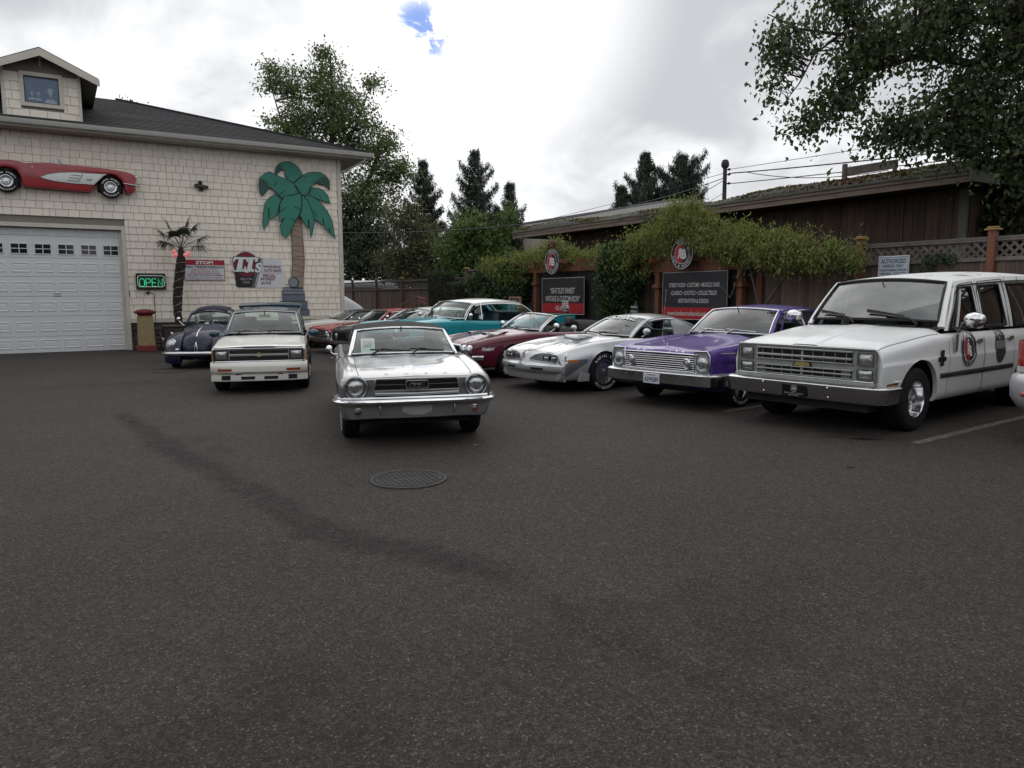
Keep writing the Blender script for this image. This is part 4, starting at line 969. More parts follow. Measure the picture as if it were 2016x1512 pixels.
# -------- white people carrier in front
def suburban(P):
    c = Car('white_people_carrier', 'old white people carrier with peeling roof, square grille and round door emblem', 'car', P, P[2]); c.root.scale = (P[3],)*3
    st = [(.83, .955, .985, .972, .46), (.81, .965, 1.005, .99, .44), (.72, .975, 1.025, 1.005, .42), (.3, .988, 1.075, 1.035, .36), (-.55, .995, 1.135, 1.075, .34), (-1.6, 1.0, 1.12, 1.075, .34), (-4.4, .985, 1.12, 1.075, .36), (-4.68, .965, 1.1, 1.06, .40), (-4.74, .94, 1.08, 1.04, .46)]
    sec = [(0, 'T', 0, 0, 2), (.14, 'T', .0, .04, 2), (.17, 'T', -.008, .02, 2), (.80, 'T', -.018, .2, 2), (.915, 'S', .004, .03, 3), (.975, 'S', -.045, .06, 3), (.985, 'M', .80, .08, 3), (1.0, 'M', .74, .015, 3), (.988, 'M', .42, .2, 5), (.968, 'M', .10, .05, 2), (.93, 'B', 0, .03, 3), (0, 'B', 0, 0, 1)]
    c.shell(st, sec, P_WHITE, ((0, .40), (-3.29, .40)), .49, regions=(('hood', -.55, .815, 0, 4, 0), ('front_door', -1.72, -.72, 5, 10, 1), ('rear_door', -2.72, -1.74, 5, 10, 1)), opening=(-4.5, -.60, 4))
    c.gaps(-.55, .815, 0, 4, edges='blr'); c.gaps(-1.72, -.72, 5, 10, edges='lr', name='door_gap'); c.gaps(-2.72, -1.74, 5, 10, edges='lr', name='door_gap')
    wn = [('p', -.74, -1.16, -.80, -1.24), ('g', -.83, -1.26, -1.02, -1.33), ('p', -1.02, -1.33, -1.05, -1.36), ('g', -1.05, -1.36, -1.64, -1.60), ('p', -1.64, -1.60, -1.82, -1.80), ('g', -1.82, -1.80, -2.55, -2.45), ('p', -2.55, -2.45, -2.80, -2.70), ('g', -2.80, -2.70, -4.25, -4.2), ('p', -4.25, -4.2, -4.6, -4.5)]
    c.cabin((-.60, .90, 1.16), (-1.10, .77, 1.70), (-4.45, .78, 1.775), (-4.62, .90, 1.13), P_WHITE, wn, crown=.05, arch=.045, uw=.92, vw=.94, trim=SEAL, trim_r=.018, bow_b=.14, bow_t=.10, rail=None, drop=.055, roofm=P_ROOF, pillarm=P_WHITE, vlo=.05, roofside=.03, sideglassm=GL_DARK, glassm=glass('hazy_windscreen', (.55, .60, .58), 2.2),
            belt_pts=[(-.74, .925, 1.10), (-4.7, .925, 1.10)])
    c.interior(-.64, -4.4, .86, .62, 1.10, seatm=INTG, seats=((-1.6, .42), (-1.6, -.42)), bench=-2.7, seat_h=.62, mirror=(-1.02, 0, 1.56), floor=.42, wheel_y=.42, dashm=INTG)
    for s in (-1, 1):                        # rubber round every side pane, gutter over the doors
        q = MB(); e = c.roof_edge[s]; o = np.argsort(e[:, 0])
        def bl(x): return arr((x, s*.937, 1.10))
        def rl(x): return arr((x, np.interp(x, e[o, 0], e[o, 1])+s*.012, np.interp(x, e[o, 0], e[o, 2])))
        for a, b, cc, d in ((-.85, -1.27, -1.63, -1.59), (-1.84, -1.81, -2.53, -2.44), (-2.83, -2.72, -4.2, -4.16)):
            q.tube([bl(a)+[0, 0, .02], bl(cc)+[0, 0, .02], (bl(cc)*.06+rl(d)*.94), (bl(a)*.06+rl(b)*.94)], .013, 6, True)
        c.part(q, 'window_rubber', SEAL, 60)
        q = MB(); q.tube([rl(x)+[0, s*.012, .0] for x in np.linspace(-1.2, -4.4, 12)], .009, 5); c.part(q, 'rain_gutter', SEAL, 60)
        q = MB()
        for a, b, t0, t1 in ((-.78, -1.19, -1.70, -1.68), (-1.77, -1.74, -2.66, -2.60)):
            q.tube([bl(a), bl(a)*.2+rl(b)*.8, rl(b)*.98+bl(b)*.02+arr((-.06, 0, .035)), rl(t1)*.98+bl(t1)*.02+arr((.06, 0, .035)), bl(t0)*.2+rl(t1)*.8, bl(t0)], .005, 5)
        c.part(q, 'door_frame_gap', GAP, None)
        c.strip(-.50, -2.70, .66, .66, s, 'side_moulding', BLUESTRIP, flat=.045, n=24); c.strip(.62, .46, .66, .66, s, 'front_moulding', P_WHITE, flat=.02, n=3)
        c.strip(-.50, -2.70, .69, .69, s, 'moulding_edge', CHROME, r=.005, n=24); c.strip(-.50, -2.70, .63, .63, s, 'moulding_edge', CHROME, r=.005, n=24)
        mk = MB(); q0 = [c.on_side(x, .60, s, .007)[0] for x in (.52, .62, .72)]; mk.grid([[p+[0, 0, -.032] for p in q0], [p+[0, 0, .032] for p in q0]]); c.part(mk, 'side_marker', AMBER, None)
        mk = MB(); q0 = [c.on_side(x, .60, s, .005)[0] for x in (.505, .62, .735)]; mk.grid([[p+[0, 0, -.045] for p in q0], [p+[0, 0, .045] for p in q0]]); c.part(mk, 'marker_frame', BLACK, None)
        for x in (-1.58, -2.58):
            hd = MB(); hd.rbox((x, s*.995, 1.0), (.10, .02, .04), .008); hd.rbox((x+.06, s*1.003, 1.005), (.16, .02, .022), .008); c.part(hd, 'door_handle', CHROME_OLD, 50)
        em = MB(); pc, pn = c.on_side(-.50, .87, s, .008)
        for bw, bh, dx_ in ((.20, .055, 0), (.075, .17, 0)): em.rbox(pc+[dx_, 0, 0], (bw, .012, bh), .004)
        c.part(em, 'fender_emblem', BLACK, None)
    # round shop emblem and the second oval badge on the doors
    def disc_on(x, z, rx, rz, s, l, n=40, ring=None):
        a = np.linspace(0, 2*math.pi, n+1); rr = [0, .25, .5, .75, 1.0] if ring is None else ring
        return np.array([[c.on_side(x+rx*k*math.cos(t), z+rz*k*math.sin(t), s, l)[0] for t in a] for k in rr])
    EX, EZ0, OX, OZ = -1.26, .93, -2.24, .93
    BLK, RD = mat('emblem_black', (.018, .018, .022), .4), mat('emblem_red', (.42, .02, .03), .4)
    for s in (1, -1):
        em = MB(); em.grid(disc_on(EX, EZ0, .225, .205, s, .003)); e = c.part(em, 'door_emblem', BLK, None)
        q = MB(); a = np.linspace(math.pi/2, 3*math.pi/2, 17); sgn = 1 if s > 0 else -1
        G = [[c.on_side(EX-sgn*.125*k*math.cos(t)*1.0, EZ0+.125*k*math.sin(t), s, .005)[0] for t in a] for k in (0, .5, 1)]; q.grid(G); c.part(q, 'emblem_red_half', RD, None, e)
        q = MB(); q.grid(disc_on(EX, EZ0, .225, .205, s, .005, ring=[.62, .655])); q.grid(disc_on(EX, EZ0, .225, .205, s, .005, ring=[.93, .96])); c.part(q, 'emblem_ring', WHITE, None, e)
        q = MB(); on = lambda dx_, dz: c.on_side(EX-sgn*dx_, EZ0+dz, s, .007)[0]
        text_into(q, 'B', None, (1, 0, 0), (0, 0, 1), h=.105, w=.062, bold=.03, fn=lambda a_, b_: on(a_+.036, b_-.012)); text_into(q, 'R', None, (1, 0, 0), (0, 0, 1), h=.105, w=.062, bold=.03, fn=lambda a_, b_: on(-a_-.036, b_+.012))
        for txt, mid, top in (("BOBO'S", 90, True), ('RODS & CUSTOMS', 270, False)):
            for i, ch in enumerate(txt):
                if ch == ' ': continue
                ang = R(mid+((len(txt)-1)/2-i)*(13 if top else -11.5)); ca, sa = math.cos(ang), math.sin(ang)
                tx, tz = ((sa, -ca) if top else (-sa, ca)); nx, nz = ((ca, sa) if top else (-ca, -sa))
                text_into(q, ch, None, (1, 0, 0), (0, 0, 1), h=.033, bold=.03, fn=lambda a_, b_: on(.158*ca+a_*tx+b_*nx, .158*sa+a_*tz+b_*nz))
        c.part(q, 'emblem_lettering', WHITE, None, e)
        em = MB(); em.grid(disc_on(OX, OZ, .17, .21, s, .003)); e = c.part(em, 'oval_badge', BLK, None)
        q = MB(); q.grid(disc_on(OX, OZ, .17, .21, s, .005, ring=[.90, .94])); c.part(q, 'badge_ring', SILVERT, None, e)
        q = MB(); q.grid([[c.on_side(OX+k*.15, .95+v, s, .005)[0] for v in (-.035, .035)] for k in np.linspace(-1, 1, 7)]); c.part(q, 'badge_band', SILVERT, None, e)
        q = MB()
        for t in np.linspace(0, 2*math.pi, 9)[:-1]:
            for rr_ in (.5, .75): q.grid(np.array([[c.on_side(OX+.15*rr_*math.cos(t)+.018*k*math.cos(u), OZ+.20*rr_*math.sin(t)+.03*k*math.sin(u), s, .0045)[0] for u in np.linspace(0, 6.283, 8)] for k in (0, 1)]))
        c.part(q, 'badge_pattern', mat('badge_grey', (.12, .10, .10), .5), None, e)
    # nose
    f = .832; ARG = mat('argent_grille', (.40, .41, .405), .38, .45, vary=.4, vscale=8, vcol=(.30, .31, .30))
    q = MB(); q.rbox((f, 0, .825), (.03, 1.78, .315), .01); c.part(q, 'grille_panel', ARG, 40)
    q = MB(); q.tube([(f+.02, y, .825+z) for y, z in rrect(1.79, .325, .03, 3)], .012, 6, True); c.part(q, 'grille_frame', CHROME_OLD, 60)
    q = MB()
    for z0, z1 in ((.865, .958), (.688, .778)): q.b2((f+.012, -.615, z0), (f+.018, .615, z1))
    c.part(q, 'grille_opening', GLOSSBLACK, None)
    for z in (.912, .733):
        q = MB(); q.rbox((f+.030, 0, z), (.03, 1.23, .017), .004); c.part(q, 'grille_bar', ARG, 40)
    q = MB()
    for z in (.966, .860, .783, .682): q.rbox((f+.028, 0, z), (.03, 1.25, .012), .003)
    c.part(q, 'grille_rail', ARG, 40)
    for k in range(-4, 5):
        for z0, z1 in ((.868, .955), (.690, .776)): c.part(MB().b2((f+.016, k*.136-(.014 if k == 0 else .003), z0), (f+(.034 if k == 0 else .026), k*.136+(.014 if k == 0 else .003), z1)), 'grille_upright', ARG, None)
    q = MB(); bt = [(-.115, -.028), (-.035, -.028), (-.035, -.05), (.035, -.05), (.035, -.028), (.115, -.028), (.09, .028), (.035, .028), (.035, .05), (-.035, .05), (-.035, .028), (-.135+.045, .028)]
    q.prism([(a*1.13, b*1.16) for a, b in bt], (f+.030, 0, .822), (0, 1, 0), (0, 0, 1), .014); e = c.part(q, 'grille_emblem', BLACK, None)
    q = MB(); q.prism([(a*.93, b*.80) for a, b in bt], (f+.035, 0, .822), (0, 1, 0), (0, 0, 1), .008); c.part(q, 'emblem_gold', mat('emblem_gold', (.50, .40, .17), .35, .6), None, e)
    for s in (-1, 1):
        for z in (.905, .748): c.headrect((f+.026, s*.765, z), .165, .105, mat('lamp_bezel_grey', (.10, .10, .10), .5), .010)
        for z in (.733,):
            q = MB(); q.b2((f+.018, s*.545-.055, .692), (f+.024, s*.545+.055, .774)); c.part(q, 'parking_light', mat('grey_lens', (.20, .20, .20), .2, coat=1), None)
    q = MB()
    for k in range(4): q.rbox((f+.035+.008*k, 0, .648-.011*k), (.05, 1.80, .008), .003)
    c.part(q, 'grille_sill', ARG, 40)
    c.bumper([(.985, 0), (.982, .6), (.965, .90), (.93, .985), (.84, 1.025), (.60, 1.03)], [(-.06, .425), (-.01, .425), (.004, .45), (.012, .535), (.03, .575), (.032, .60), (.015, .615), (-.06, .62)], CHROME_OLD)
    q = MB()
    for y in (-.85, -.42, .42, .85): q.lathe([(.016, 0), (.014, .006), (.001, .01)], (1.012-.03*(abs(y) > .6), y, .575), (1, 0, 0), 12)
    for y in (-.42, .42): q.lathe([(.012, 0), (.001, .008)], (.992, y, .465), (1, 0, 0), 12)
    c.part(q, 'bumper_bolt', CHROME, 50)
    q = MB(); q.prism(rrect(.31, .155, .012, 3), (1.012, 0, .505), (0, 1, 0), (0, 0, 1), .012); e = c.part(q, 'front_plate', GLOSSBLACK, None)
    q = MB(); q.lathe([(.034, 0), (.040, 0)], (1.0135, 0, .532), (1, 0, 0), 24); text_into(q, 'B', (1.0135, .012, .532), (0, 1, 0), (0, 0, 1), h=.034, bold=.05); text_into(q, 'R', (1.0135, -.012, .532), (0, -1, 0), (0, 0, 1), h=.034, bold=.05); text_into(q, "Bobo's Rods & Customs", (1.0135, 0, .476), (0, 1, 0), (0, 0, 1), h=.016, w=.24); text_into(q, '425-673-8091', (1.0135, 0, .452), (0, 1, 0), (0, 0, 1), h=.014, w=.14); c.part(q, 'plate_lettering', mat('plate_print', (.5, .46, .46), .5), None, e)
    q = MB(); q.b2((.60, -.80, .30), (.80, .80, .43)); c.part(q, 'lower_valance', BLACK, None)
    for s in (-1, 1):
        c.door_mirror((-.83, s*1.19, 1.21), s, (.16, .24, .17), CHROME_OLD, stem=False)
        q = MB(); q.lathe([(.001, .06), (.6, .06), (.95, .03), (1, -.03), (.95, -.05)], (-.83, s*1.19, 1.21), (1, 0, 0), 20, sc=(.085, .12), xref=(0, 0, 1)); c.part(q, 'mirror_housing', CHROME, 50)
        q = MB(); q.tube([(-.83, s*1.06, 1.17), (-.84, s*1.02, 1.10), (-.85, s*.985, 1.06)], .012); q.prism([(-.05, 0), (.05, 0), (.03, -.14), (-.03, -.14)][::-1], (-.86, s*1.005, 1.07), (-s, 0, 0), (0, 0, 1), .03); c.part(q, 'mirror_arm', CHROME_OLD, 50)
    for (u0, u1) in ((-.80, -.36), (-.02, .50)):
        q = MB(); P0, P1 = c.ws(u0, .17, .03), c.ws(u1, .10, .03); q.tube([P0, P1], .011, 5); q.tube([c.ws((u0+u1)/2, .14, .045), c.ws(u1+.12, .02, .05), c.ws(u1+.2, -.06, .04)], .011, 5); q.bar(P0+arr((.0, 0, .02)), P1+arr((0, 0, .0)), .01, .02); c.part(q, 'wiper', BLACK, 60)
    vt = MB()
    for q in range(26): vt.box((-.50, .10+q*.022, 1.136), (.05, .008, .004))
    c.part(vt, 'cowl_vent', INTG, None)
    rm = MB(); rm.rbox((-2.0, .55, 1.775), (.25, .10, .012), .004); c.part(rm, 'roof_mount_scar', DARK, None)
    for x in (0, -3.29):
        for s in (-1, 1): c.wheel(x, s*.82, .375, .26, .212, 'slot', hubm=CHROME)
    return c
# -------- small white-fronted sport truck with dark rear
def blazer(P):
    c = Car('two_tone_wagon', 'white fronted wagon with blue roof and spoiler, beside the navy rounded car', 'car', P, P[2]); c.root.scale = (P[3],)*3
    st = [(.70, .795, .845, .84, .40), (.685, .81, .86, .855, .38), (.62, .82, .875, .87, .30), (.3, .825, .92, .91, .24), (-.55, .83, 1.0, .965, .22), (-1.5, .83, 1.0, .965, .20), (-3.1, .82, 1.0, .965, .22), (-3.4, .80, .98, .95, .30)]
    sec = [(0, 'T', .004, 0, 2), (.30, 'T', .004, .05, 2), (.36, 'T', -.002, .03, 2), (.84, 'T', -.012, .1, 2), (.95, 'S', .0, .03, 3), (1.0, 'S', -.05, .04, 3), (1.0, 'M', .62, .05, 4), (.985, 'M', .35, .1, 4), (1.0, 'M', .10, .05, 2), (.94, 'B', 0, .03, 3), (0, 'B', 0, 0, 1)]
    c.shell(st, sec, P_BLUE, ((0, .315), (-2.55, .315)), .36, regions=(('hood', -.55, .69, 0, 4, 0, P_CREAM), ('front_fender', -.66, .70, 4, 10, 1, P_CREAM), ('door', -1.75, -.68, 5, 9, 1)), opening=(-3.2, -.55, 4))
    c.gaps(-.55, .69, 0, 4, edges='blr'); c.gaps(-1.75, -.68, 5, 9, edges='lr', name='door_gap')
    c.cabin((-.56, .76, 1.02), (-1.16, .64, 1.47), (-3.05, .63, 1.52), (-3.32, .74, 1.0), P_BLUE, [('p', -.72, -1.26, -.80, -1.34), ('g', -.80, -1.34, -1.72, -1.62), ('p', -1.72, -1.62, -1.95, -1.80), ('g', -1.95, -1.80, -3.0, -2.9), ('p', -3.0, -2.9, -3.28, -3.05)], uw=.93, vw=.95, trim=SILVERT, trim_r=.014, bow_b=.16, bow_t=.10, crown=.045, arch=.03, rail=None, sideglassm=GL_DARK, drop=.04)
    c.interior(-.6, -3.1, .72, .45, .95, seats=((-1.5, .36), (-1.5, -.36)), bench=-2.5, mirror=(-1.10, 0, 1.36), headrest=True, floor=.3)
    f = .712
    q = MB(); q.rbox((f-.01, 0, .72), (.04, 1.56, .205), .02); c.part(q, 'grille_panel', mat('grille_grey', (.10, .105, .11), .4, .3), 40)
    q = MB(); q.tube([(f+.014, y, .72+z) for y, z in rrect(1.565, .21, .03, 3)], .011, 6, True); c.part(q, 'grille_frame', CHROME, 60)
    q = MB(); q.prism(rrect(1.0, .062, .008, 2), (f+.016, 0, .770), (0, 1, 0), (0, 0, 1), .01); q.prism(rrect(1.0, .062, .008, 2), (f+.016, 0, .672), (0, 1, 0), (0, 0, 1), .01); c.part(q, 'grille_opening', GLOSSBLACK, None)
    for z in (.757, .783, .659, .685):
        q = MB(); q.rbox((f+.020, 0, z), (.01, .98, .006), .002); c.part(q, 'grille_slat', mat('slat_black', (.02, .02, .022), .35, coat=.4), None)
    for z, m_ in ((.721, SILVERT),):
        q = MB(); q.rbox((f+.022, 0, z), (.02, 1.03, .034), .005); c.part(q, 'grille_bar', m_, 40)
    for s in (-1, 1):
        q = MB(); q.rbox((f+.02, s*.515, .721), (.02, .012, .17), .003); c.part(q, 'grille_divider', SILVERT, None)
    q = MB(); bt = [(-.085, -.018), (-.028, -.018), (-.028, -.034), (.028, -.034), (.028, -.018), (.085, -.018), (.07, .018), (.028, .018), (.028, .034), (-.028, .034), (-.028, .018), (-.07, .018)]; q.prism(bt, (f+.045, 0, .721), (0, 1, 0), (0, 0, 1), .014); c.part(q, 'grille_emblem', mat('pale_gold', (.52, .48, .34), .3, .5), None)
    for s in (-1, 1):
        c.headrect((f+.02, s*.648, .722), .20, .135, BLACK, .014)
        q = MB(); q.rbox((f-.035, s*.800, .722), (.12, .02, .17), .006); c.part(q, 'corner_lamp', AMBER, 40)
    # colour-keyed bumper and air dam
    zs = [.26, .28, .36, .385, .40, .43, .52, .56, .60, .605]; px = [.79, .80, .775, .775, .80, .835, .84, .83, .80, .74]
    def fx(y, z): return np.interp(z, zs, px)-.12*(abs(y)/.84)**4
    q = MB(); ys = np.linspace(-.84, .84, 41); q.grid([[(fx(y, z), y, z) for z in zs] for y in ys]); 
    for s in (-1, 1): q.grid([[(fx(.84, z)*(1-k)+.43*k, s*.845, z) for z in zs[:]] for k in (0, .5, 1)] if True else [])
    c.part(q, 'bumper_cover', P_CREAM, 45)
    def patch(y0, y1, z0, z1, nm, m, l=.004):
        g = MB(); g.grid([[(fx(y, z)+l, y, z) for z in np.linspace(z0, z1, 4)] for y in np.linspace(y0, y1, 7)]); return c.part(g, nm, m, None)
    for s in (-1, 1):
        a, b = sorted((s*.47, s*.71)); patch(a, b, .445, .49, 'indicator', mat('orange_lens', (.30, .055, .02), .25, coat=1))
        a, b = sorted((s*.50, s*.655)); patch(a, b, .285, .365, 'bumper_vent', GAP)
        a, b = sorted((s*.08, s*.32)); patch(a, b, .29, .345, 'bumper_vent', GAP)
        q = MB(); a = [(-.35, .36), (-.25, .36)]; q.rbox((fx(.3, .38)+.004, s*.36, .385), (.012, .10, .018), .004); c.part(q, 'tow_slot', GAP, None)
        c.door_mirror((-.80, s*.95, 1.02), s, (.10, .20, .13), mat('mirror_teal', (.01, .05, .08), .3, coat=1), foot=(-.80, s*.82, .98))
        q = MB()
        for z, x0, x1 in ((.72, -.1, -1.3), (.60, -.05, -1.9), (.48, -.5, -2.2)):
            P0 = [c.on_side(x, z-.03+.02*k, s, .005)[0] for k, x in enumerate(np.linspace(x0, x1, 12)) if 1]; P1 = [p+[0, 0, .045] for p in P0]; 
        c.strip(-.68, -3.3, .90, .90, s, 'magenta_stripe', mat('magenta_paint', (.16, .01, .05), .35, coat=1), flat=.10, n=30)
        for k, (x0, x1, z) in enumerate(((-.40, -.66, .78), (-.40, -.66, .64), (-.40, -.66, .50), (-.68, -1.1, .70), (-.68, -1.0, .56), (-.68, -.95, .42))): c.strip(x0, x1, z, z, s, 'side_graphic', P_CREAM if x0 < -.6 else P_BLUE, flat=.07, n=6)
        q = MB(); q.slab([[(x, s*y, z) for x in (-.45, -1.3, -2.1)] for y, z in ((.845, .30), (.865, .20))], (0, s, 0), .02); c.part(q, 'side_skirt', P_CREAM, 40, normals=True)
    sp = MB(); sp.slab([[(x, y, z+.02*(1-(y/.62)**2)) for x, z in ((-2.75, 1.545), (-3.0, 1.585), (-3.25, 1.60))] for y in np.linspace(-.66, .66, 9)], (0, 0, 1), .045)
    for s in (-1, 1): sp.slab([[(-2.75, s*.63, 1.48), (-3.25, s*.63, 1.45)], [(-2.75, s*.66, 1.545), (-3.25, s*.66, 1.60)]], (0, s, 0), .03)
    c.part(sp, 'roof_spoiler', P_BLUE, 40, normals=True)
    hdl = MB(); hdl.grid([[(x, y*.9, 1.475+.02*(1-y*y)) for x in (-1.05, -1.22)] for y in np.linspace(-.6, .6, 7)])
    c.wiper(.02, -.72, .06, .02); c.wiper(.72, .06, .06, .02)
    for k in (-3, -2, 2, 3, 4):
        pass
    for x in (0, -2.55):
        for s in (-1, 1): c.wheel(x, s*.73, .315, .235, .215, 'mag')
    return c

# -------- navy rounded small car
def beetle(P):
    c = Car('navy_rounded_car', 'navy blue rounded vintage car with chrome hood spear, by the shop wall', 'car', P, P[2]); c.root.scale = (P[3],)*3
    st = [(.60, .20, .56, .50, .34), (.585, .28, .66, .56, .32), (.53, .36, .765, .64, .30), (.40, .43, .865, .72, .28), (.2, .49, .935, .80, .27), (-.1, .55, .995, .87, .26), (-.45, .61, 1.04, .92, .26), (-.80, .66, 1.07, .97, .26), (-1.4, .69, 1.06, .97, .26), (-2.1, .68, 1.06, .96, .26), (-2.5, .60, 1.0, .90, .3), (-2.9, .46, .82, .72, .36), (-3.1, .30, .62, .55, .40)]
    sec = [(0, 'T', 0, 0, 4), (.45, 'T', -.02, .2, 3), (.85, 'S', .03, .14, 4), (1.0, 'S', -.10, .16, 5), (1.0, 'M', .35, .1, 3), (.97, 'B', 0, .05, 3), (0, 'B', 0, 0, 1)]
    c.shell(st, sec, P_NAVY, ((0, .31), (-2.4, .31)), .30, regions=(('hood', -.62, .58, 0, 2, 0), ('door', -1.75, -.80, 3, 5, 1)), opening=(-2.2, -.78, 2))
    c.gaps(-.62, .58, 0, 2, edges='blr'); c.gaps(-1.75, -.80, 3, 5, edges='lr', name='door_gap')
    c.cabin((-.76, .60, 1.07), (-1.03, .53, 1.37), (-1.85, .49, 1.40), (-2.55, .52, 1.0), P_NAVY, [('p', -.86, -1.08, -.93, -1.13), ('g', -.93, -1.13, -1.62, -1.55), ('p', -1.62, -1.55, -1.72, -1.63), ('g', -1.72, -1.63, -2.15, -1.88), ('p', -2.15, -1.88, -2.55, -1.98)], uw=.90, vw=.90, crown=.085, arch=.10, trim=SEAL, trim_r=.018, bow_b=.08, bow_t=.06, rail=None, drop=.05, rear_uw=.50, rv=(.40, .85), roofside=.04)
    c.interior(-.80, -2.2, .62, .42, 1.02, seats=((-1.35, .30), (-1.35, -.30)), bench=-2.0, seatm=INTG, mirror=(-1.0, 0, 1.30))
    q = MB(); q.grid([[(x, y*.40, 1.37+.03*(-1.03-x)/.82+.4*((-1.03-x)/.82)*(1-(-1.03-x)/.82)+.012-.055*y*y) for x in np.linspace(-1.72, -1.09, 9)] for y in np.linspace(-1, 1, 7)]); c.part(q, 'cloth_sunroof', mat('navy_cloth', (.012, .013, .035), .8), 60)
    for s in (-1, 1):
        for fx_, nm in ((0, 'front_fender'), (-2.4, 'rear_fender')):
            q = MB(); G = []
            for a in np.linspace(R(-18), R(198), 26):       # round the wheel
                row = []
                for b in np.linspace(0, 1, 9):               # from the body out and over
                    ang = b*math.pi*.62; yy = .36+.405*math.sin(min(ang, math.pi/2))**.8+(0 if ang < math.pi/2 else -.012*(ang-math.pi/2)); rr_ = .345+.115*math.cos(ang)+.03
                    ex = 1.22+.12*max(0, math.cos(a))*(1 if fx_ == 0 else .7); ez = 1.16
                    row.append((fx_+math.cos(a)*rr_*ex, s*yy, .33+math.sin(a)*rr_*ez*(1.0)))
                G.append(row)
            q.grid(G); c.part(q, nm, P_NAVY, 60)
        q = MB(); q.lathe([(.14, -.16), (.128, -.02), (.112, .008), (.104, .0), (.100, -.02)], (.50, s*.60, .64), unit((1, s*.03, .22)), 28); c.part(q, 'headlight_bezel', CHROME, 60)
        c.headlamp((.502, s*.60, .643), .098, bezw=.008, d=unit((1, s*.03, .22)))
        q = MB(); q.lathe([(.04, 0), (.045, .01), (.02, .02), (.001, .02)], (.585, s*.44, .535), (1, 0, 0), 20, sc=(.6, 1.2), xref=(0, 0, 1)); c.part(q, 'horn_grille', CHROME, 60)
        q = MB(); q.lathe([(.03, 0), (.026, .03), (.01, .045), (.001, .045)], (.18, s*.66, .85), unit((.5, 0, .9)), 16); c.part(q, 'indicator', CHROME, 60)
        q = MB(); q.rbox((-1.2, s*.72, .28), (1.5, .16, .035), .01); c.part(q, 'running_board', BLACK, None)
        c.door_mirror((-.92, s*.80, 1.16), s, (.03, .10, .10), CHROME, foot=(-.92, s*.66, 1.0))
    q = MB(); pts = [(x, 0, c.prof(x)[1]+.008) for x in np.linspace(.50, -.50, 16)]; q.tube(pts, [.012]*15+[.016], 6); q.lathe([(.05, 0), (.03, .012), (.001, .014)], (-.55, 0, 1.058), (0, 0, 1), 16, sc=(.5, 1.2)); c.part(q, 'hood_spear', CHROME, 60)
    q = MB(); q.tube([(.60, -.035, .47), (.60, -.02, .60), (.575, 0, .685)], .012, 6); q.tube([(.60, .035, .47), (.60, .02, .60), (.575, 0, .685)], .012, 6); c.part(q, 'hood_handle', CHROME, 60)
    c.bumper([(.74, 0), (.735, .4), (.70, .62), (.62, .74), (.50, .78)], [(-.03, .40), (.02, .405), (.035, .44), (.035, .47), (.01, .495), (-.03, .50)], CHROME_OLD)
    c.wiper(.05, -.5, .03, .06, CHROME_OLD); c.wiper(.60, .15, .03, .06, CHROME_OLD)
    for x in (0, -2.4):
        for s in (-1, 1): c.wheel(x, s*.645, .325, .16, .19, 'cap')
    return c

